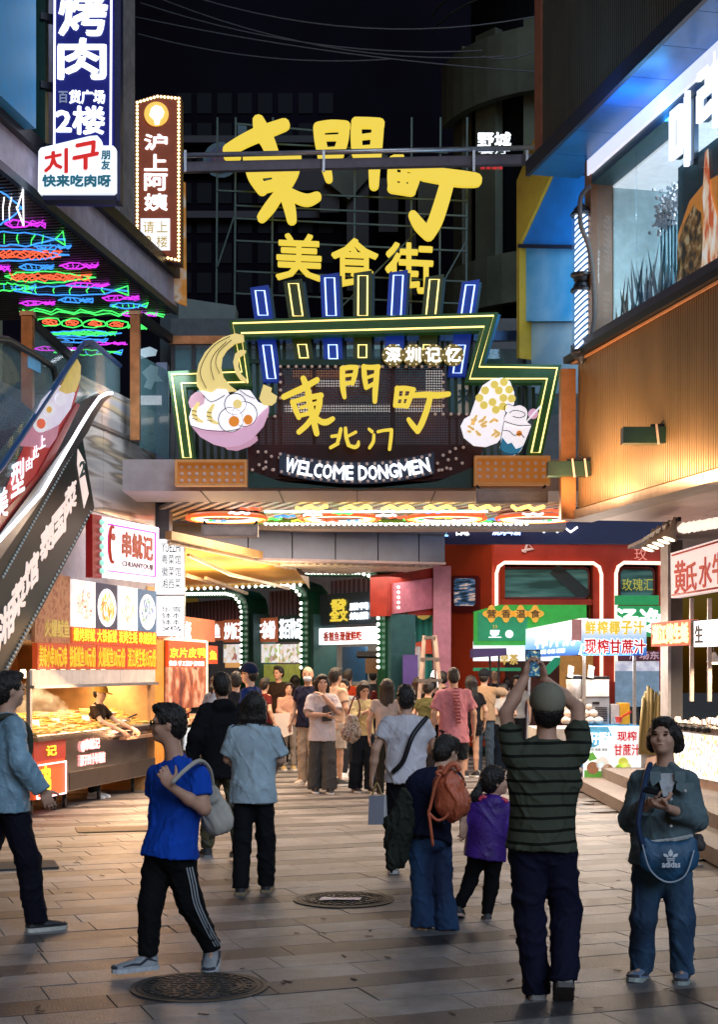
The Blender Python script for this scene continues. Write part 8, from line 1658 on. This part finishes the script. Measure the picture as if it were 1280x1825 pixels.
# crowd between the stalls
sw = [ # px, top, feet, face, label, dict
 (574, 1197, 1413, .15, 'woman in an oversized white printed t-shirt and grey trousers, hand at her mouth', dict(shirt='over', sc='c9bfc2', trouser='wide', tc='4a4a4a', shoe='151518', hair='long', hairlen=.2, hc='120f0e', sleeve=.85, hem=.12, sl=.12, sr=-.1, armR=((-.22,.14,1.12),(.02,.26,1.12)), armL=((.22,.14,1.14),(-.02,.20,1.40)), loose=1.2, vox=.010)),
 (648, 1209, 1412, .35, 'woman in a pale yellow top looking down at her phone with a patterned shoulder bag', dict(shirt='tee', sc='c9b98a', trouser='wide', tc='16202c', shoe='141418', hair='long', hairlen=.26, hc='1c1210', sleeve=1.6, hem=.0, nod=-.45, armR=((-.2,.14,1.14),(-.03,.3,1.24)), armL=((.2,.14,1.14),(.03,.3,1.22)), sr=-.15, sl=.12, vox=.010)),
 (597, 1185, 1400, 2.4, 'young man in a white patterned shirt and pale shorts standing behind the white shirt woman', dict(shirt='tee', sc='c8a890', trouser='bermuda', tc='c0b4a8', shoe='16181c', hair='short', sleeve=.65, loose=1.5, hem=.06)),
 (550, 1183, 1398, -.5, 'balding man with a white face mask, navy polo shirt and pale trousers', dict(shirt='polo', sc='171b36', trouser='straight', tc='b0a090', shoe='c8c0b8', hair='balding', mask=True, sleeve=.6, loose=1.5, fat=1.1, turn=.4, hem=.04)),
 (514, 1212, 1372, .2, 'girl with long hair in a floral pink top holding a big white bag', dict(shirt='tee', sc='b08878', trouser='slim', tc='8a8078', shoe='b8a070', hair='long', hairlen=.3, hc='20120c', sleeve=1.5, armL=((.2,.1,1.12),(.05,.25,1.08)), armR=((-.2,.1,1.12),(-.05,.25,1.08)))),
 (497, 1183, 1362, -.3, 'person in a brown scarf and black jacket behind the white bag', dict(shirt='jacket', sc='2b1f17', trouser='straight', tc='14120f', shoe='101012', hair='short', sleeve=1.95, turn=-.3)),
 (620, 1188, 1372, 2.9, 'man in a burnt orange t-shirt with short black hair seen from behind', dict(shirt='tee', sc='8a2a10', trouser='straight', tc='121214', shoe='b0b0b0', hair='short', sleeve=.6, face=False)),
 (690, 1205, 1425, PI-.2, 'woman with long brown hair in a white top walking away beside the sling man', dict(shirt='tee', sc='b8a8a0', trouser='slim', tc='2a2620', shoe='3a2a20', hair='long', hairlen=.38, hc='1e120d', sleeve=.5, face=False)),
 (809, 1183, 1428, PI+.05, 'tall man in a pink t-shirt with small dark print seen from behind', dict(shirt='tee', sc='c98490', trouser='bermuda', tc='141a20', shoe='c0c0c8', hair='buzz', sleeve=.8, loose=2., fat=1.08, hem=.12, skin=1, face=False, vox=.010)),
 (384, 1200, 1385, PI-.5, 'woman with a low ponytail in a light blue shirt at the stall counter', dict(shirt='tee', sc='6f86a8', trouser='slim', tc='20232c', shoe='b0b0b0', hair='ponytail', hairlen=.18, sleeve=1.5, face=False)),
 (447, 1176, 1440, -1.9, 'tall man in a dark cap and royal blue t-shirt turned towards the stalls', dict(shirt='tee', sc='12285c', trouser='straight', tc='1a1a20', shoe='c0c0c0', hair='short', cap='101e3c', sleeve=.6, loose=1.5, glasses=True, fat=1.05)),
 (420, 1192, 1420, PI, 'dark haired man standing between the black hood and the capped man', dict(shirt='tee', sc='1a1c24', trouser='straight', tc='121418', hair='short', face=False)),
 (863, 1188, 1380, PI-.3, 'man in a dark cap and beige shirt with his arm stretched out', dict(shirt='over', sc='a08468', trouser='jeans', tc='3c4c5c', shoe='c0c0b8', hair='short', cap='1a1e26', sleeve=.85, armR=((-.3,.25,1.3),(-.25,.5,1.32)), face=False)),
 (897, 1215, 1375, .25, 'woman in a dark pinafore and white t-shirt looking down at food in her hands', dict(shirt='tee', sc='b8b4b0', trouser='wide', tc='101c2c', shoe='c0c0c0', hair='bun', sleeve=.6, nod=-.4, armR=((-.2,.14,1.1),(-.04,.3,1.12)), armL=((.2,.14,1.1),(.04,.3,1.12)))),
 (840, 1200, 1385, PI+.3, 'woman with long black hair in a black dress beside the pink shirt', dict(shirt='dress', sc='0e0e14', trouser='shorts', tc='0e0e14', shoe='101014', hair='long', hairlen=.25, sleeve=.6, face=False)),
 (770, 1203, 1380, PI-.1, 'woman in a dark patterned blouse with brown hair tied up', dict(shirt='tee', sc='241c20', trouser='slim', tc='14141a', hair='bun', hc='2a1a10', sleeve=.7, face=False)),
 (745, 1203, 1375, PI, 'woman with shoulder length brown hair in a black top', dict(shirt='tee', sc='121216', trouser='slim', tc='15151c', hair='long', hairlen=.18, hc='2e1a10', sleeve=.7, face=False)),
 (709, 1198, 1352, .3, 'small figure in a dark top facing the camera behind the long haired woman', dict(shirt='tee', sc='1c1a1c', trouser='slim', tc='16161a', hair='bob', hc='0c0a0a')),
 (665, 1190, 1345, PI, 'dark haired man far back by the arcade post', dict(shirt='tee', sc='2a2c30', trouser='slim', tc='16161a', hair='short', face=False)),
 (725, 1195, 1340, PI-.3, 'person with black hair far back near the dark tiles', dict(shirt='tee', sc='1a1416', trouser='slim', tc='16161a', hair='bob', face=False)),
 (648, 1215, 1350, 0, 'child sized figure in black far back by the lit shop', dict(shirt='tee', sc='18181a', trouser='slim', tc='16161a', hair='short')),
 (790, 1192, 1372, PI+.3, 'person with dark hair left of the pink t-shirt', dict(shirt='tee', sc='2a2024', trouser='slim', tc='16161a', hair='short', face=False)),
 (526, 1200, 1352, PI, 'dark haired figure behind the masked man', dict(shirt='tee', sc='141418', trouser='slim', tc='16161a', hair='bob', face=False)),
 (478, 1215, 1352, .5, 'dark haired figure in the shadow by the green counter', dict(shirt='tee', sc='1c1a20', trouser='slim', tc='16161a', hair='short')),
 (884, 1186, 1352, -.4, 'young man with black hair talking under the purple canopy', dict(shirt='tee', sc='1c2028', trouser='slim', tc='16161a', hair='short')),
 (905, 1205, 1352, PI, 'dark haired person in black right of the purple canopy post', dict(shirt='tee', sc='121418', trouser='slim', tc='16161a', hair='short', face=False)),
 (560, 1205, 1356, PI, 'dark haired figure partly hidden behind the women in the middle', dict(shirt='tee', sc='5a2418', trouser='slim', tc='16161a', hair='long', face=False)),
 (585, 1201, 1362, 2.6, 'woman with brown hair in a teal top glancing aside behind the white shirt woman', dict(shirt='tee', sc='2c5a5c', trouser='slim', tc='1a1a20', hair='long', hc='2a1810', armR=((-.22,.14,1.14),(-.04,.26,1.24)))),
 (615, 1206, 1385, -.6, 'boy in a light grey top walking across behind the yellow top woman', dict(shirt='tee', sc='8c9096', trouser='slim', tc='22242c', hair='short', sl=.2, sr=-.2)),
 (760, 1210, 1392, PI-.6, 'woman in an olive top with a bun leaning towards the ladder', dict(shirt='tee', sc='4a4a2c', trouser='slim', tc='1c1c22', hair='bun', face=False, lean=.1)),
 (470, 1204, 1378, 2.2, 'man in a dark red shirt turning towards the green counter', dict(shirt='tee', sc='5a1a1c', trouser='straight', tc='1a1a1e', hair='short', turn=.5, sl=.15, sr=-.1)),
 (640, 1194, 1338, PI, 'person in a mustard top far back under the lit white strip', dict(shirt='tee', sc='8a6a28', trouser='slim', tc='16161a', hair='short', face=False)),
 (538, 1192, 1345, .2, 'person in a pale grey top far back between the arcade posts', dict(shirt='tee', sc='7a7c80', trouser='slim', tc='16161a', hair='bob')),
 (680, 1200, 1362, PI+.4, 'woman in a dark red top half hidden by the long haired woman', dict(shirt='tee', sc='4a1418', trouser='slim', tc='16161a', hair='long', face=False)),
 (732, 1206, 1362, .1, 'woman in a cream top facing the camera among the dark haired crowd', dict(shirt='tee', sc='9a8a78', trouser='slim', tc='16161a', hair='bob')),
 (403, 1204, 1362, PI, 'person in a grey top by the second stall counter', dict(shirt='tee', sc='55565c', trouser='slim', tc='16161a', hair='short', face=False)),
 (922, 1200, 1360, -.3, 'person in a white top behind the raised phone arm', dict(shirt='tee', sc='a8a4a0', trouser='slim', tc='16161a', hair='bob')),
 (1098, 1188, 1345, -.5, 'man in a navy top behind the juice machine', dict(shirt='tee', sc='141a2c', trouser='slim', tc='16161a', hair='short', skin=2)),
 (1152, 1185, 1340, -1.2, 'person in a beige cap behind the sugar cane bundle', dict(shirt='tee', sc='6a6058', trouser='slim', tc='16161a', hair='short', cap='8a7858')),
 (1170, 1187, 1342, 1.2, 'person in a dark navy cap behind the sugar cane bundle', dict(shirt='tee', sc='141a28', trouser='slim', tc='16161a', hair='short', cap='0c1424')),
]
PJ = {}
for px, top, feet, fc, lab, kw in sw:
    kw = dict(kw); vx = kw.pop('vox', .014 if feet > 1360 else .018); r, J = who(px, top, feet, lab, fc, vox=vx, seed=px, **kw); PJ[px] = (r, J)
# prints, bags
J = PJ[574][1]; FQ2 = front(500, 600, 20.6); r = PJ[574][0]
n_ = J['chest'][1]-.2
TQ = front(540, 640, n_); TQ.poly(MB(), [(575,1260),(583,1256),(590,1268),(592,1285),(574,1286)], -.03, 0).build('shirt_print', mat('dark_print', (.04,.04,.05), .8), r)
J = PJ[809][1]; r = PJ[809][0]; TQ = front(780, 850, J['chest'][1]-.205)
for k in range(11): w_ = 12-abs(k-4)*.8; TQ.poly(MB(), [(813-w_/2+k*.5, 1226+6*k), (813+w_/2+k*.5, 1226+6*k), (813+w_/2+k*.5, 1228+6*k+(k > 5)*1.5), (813-w_/2+k*.5, 1228+6*k+(k > 5)*1.5)], -.04, 0).build('shirt_print', mat('faded_red_print', (.25,.05,.06), .8), r)
q = vec(P(508,1290,24.)); o = thing('tote_bag', 'big white flat tote bag carried by the girl in the floral top', 'bag', tuple(P(508,1318,24.2)))
FT = front(480, 540, PJ[514][1]['chest'][1]-.33); FT.poly(MB(), [(487,1272),(520,1270),(522,1308),(506,1314),(486,1306)], -.05, 0).build('bag_body', mat('white_bag_cloth', (.62,.55,.52), .7, var=.1), o); tx('MOMO', FT, 497, 1281, 508, 1284, mat('dark_letter', (.06,.05,.05)), o, .001) if False else None
sbag = blob('shoulder_bag', [('c', P(628,1285,19.6), P(626,1305,19.6), .09, .14, ((0,1,0), .6))], ramp_mat('patterned_bag', 'noise', [(.4,(.12,.07,.04)),(.52,(.45,.38,.3)),(.6,(.15,.03,.03)),(.66,(.5,.45,.4))], 14.), 'brown and white patterned shoulder bag of the woman in pale yellow', 'bag', amp=.015)
MB().tube(crom([tuple(P(x, y, 19.65)) for x, y in ((618,1285),(624,1262),(634,1240),(642,1262),(636,1285))], 4), .012, 5).build('handle', mat('maroon_strap', (.16,.02,.03), .6), sbag, smooth=True)
# stall cooks
for px, top, dd, fc, lab, kw in ((168, 1219, 20.2, 1.3, 'cook in a yellow cap and dark top leaning over the skewers', dict(cap='b08a3c', sc='2c1d14', armR=((-.2,.2,1.15),(-.1,.5,1.0)), armL=((.22,.22,1.15),(.2,.55,1.02)), lean=.12)), (243, 1216, 22.3, 1.2, 'cook in a black visor and dark shirt at the far end of the skewer stall', dict(cap='1c1814', sc='231c16', armR=((-.2,.2,1.15),(-.1,.45,1.05)))), (322, 1205, 24.8, -.2, 'cook in a red cap and red uniform at the roast duck stall', dict(cap='7a160c', sc='6a1a0e', armR=((-.2,.16,1.12),(-.1,.35,1.0)), armL=((.2,.16,1.12),(.05,.35,1.0))))):
    g = Vector(((px-CX)/F*dd, dd, 0)); H = CH+(CY-top)/F*dd; kw2 = dict(kw); aL = kw2.pop('armL', None); aR = kw2.pop('armR', None); ln = kw2.pop('lean', .04)
    J = stand(g, 0, H, fc, ln, 0, 0, aL, aR, nod=-.3); person(J, lab, shirt='tee', trouser='slim', tc='181818', hair='short', sleeve=.7, vox=.012, seed=px, **kw2)
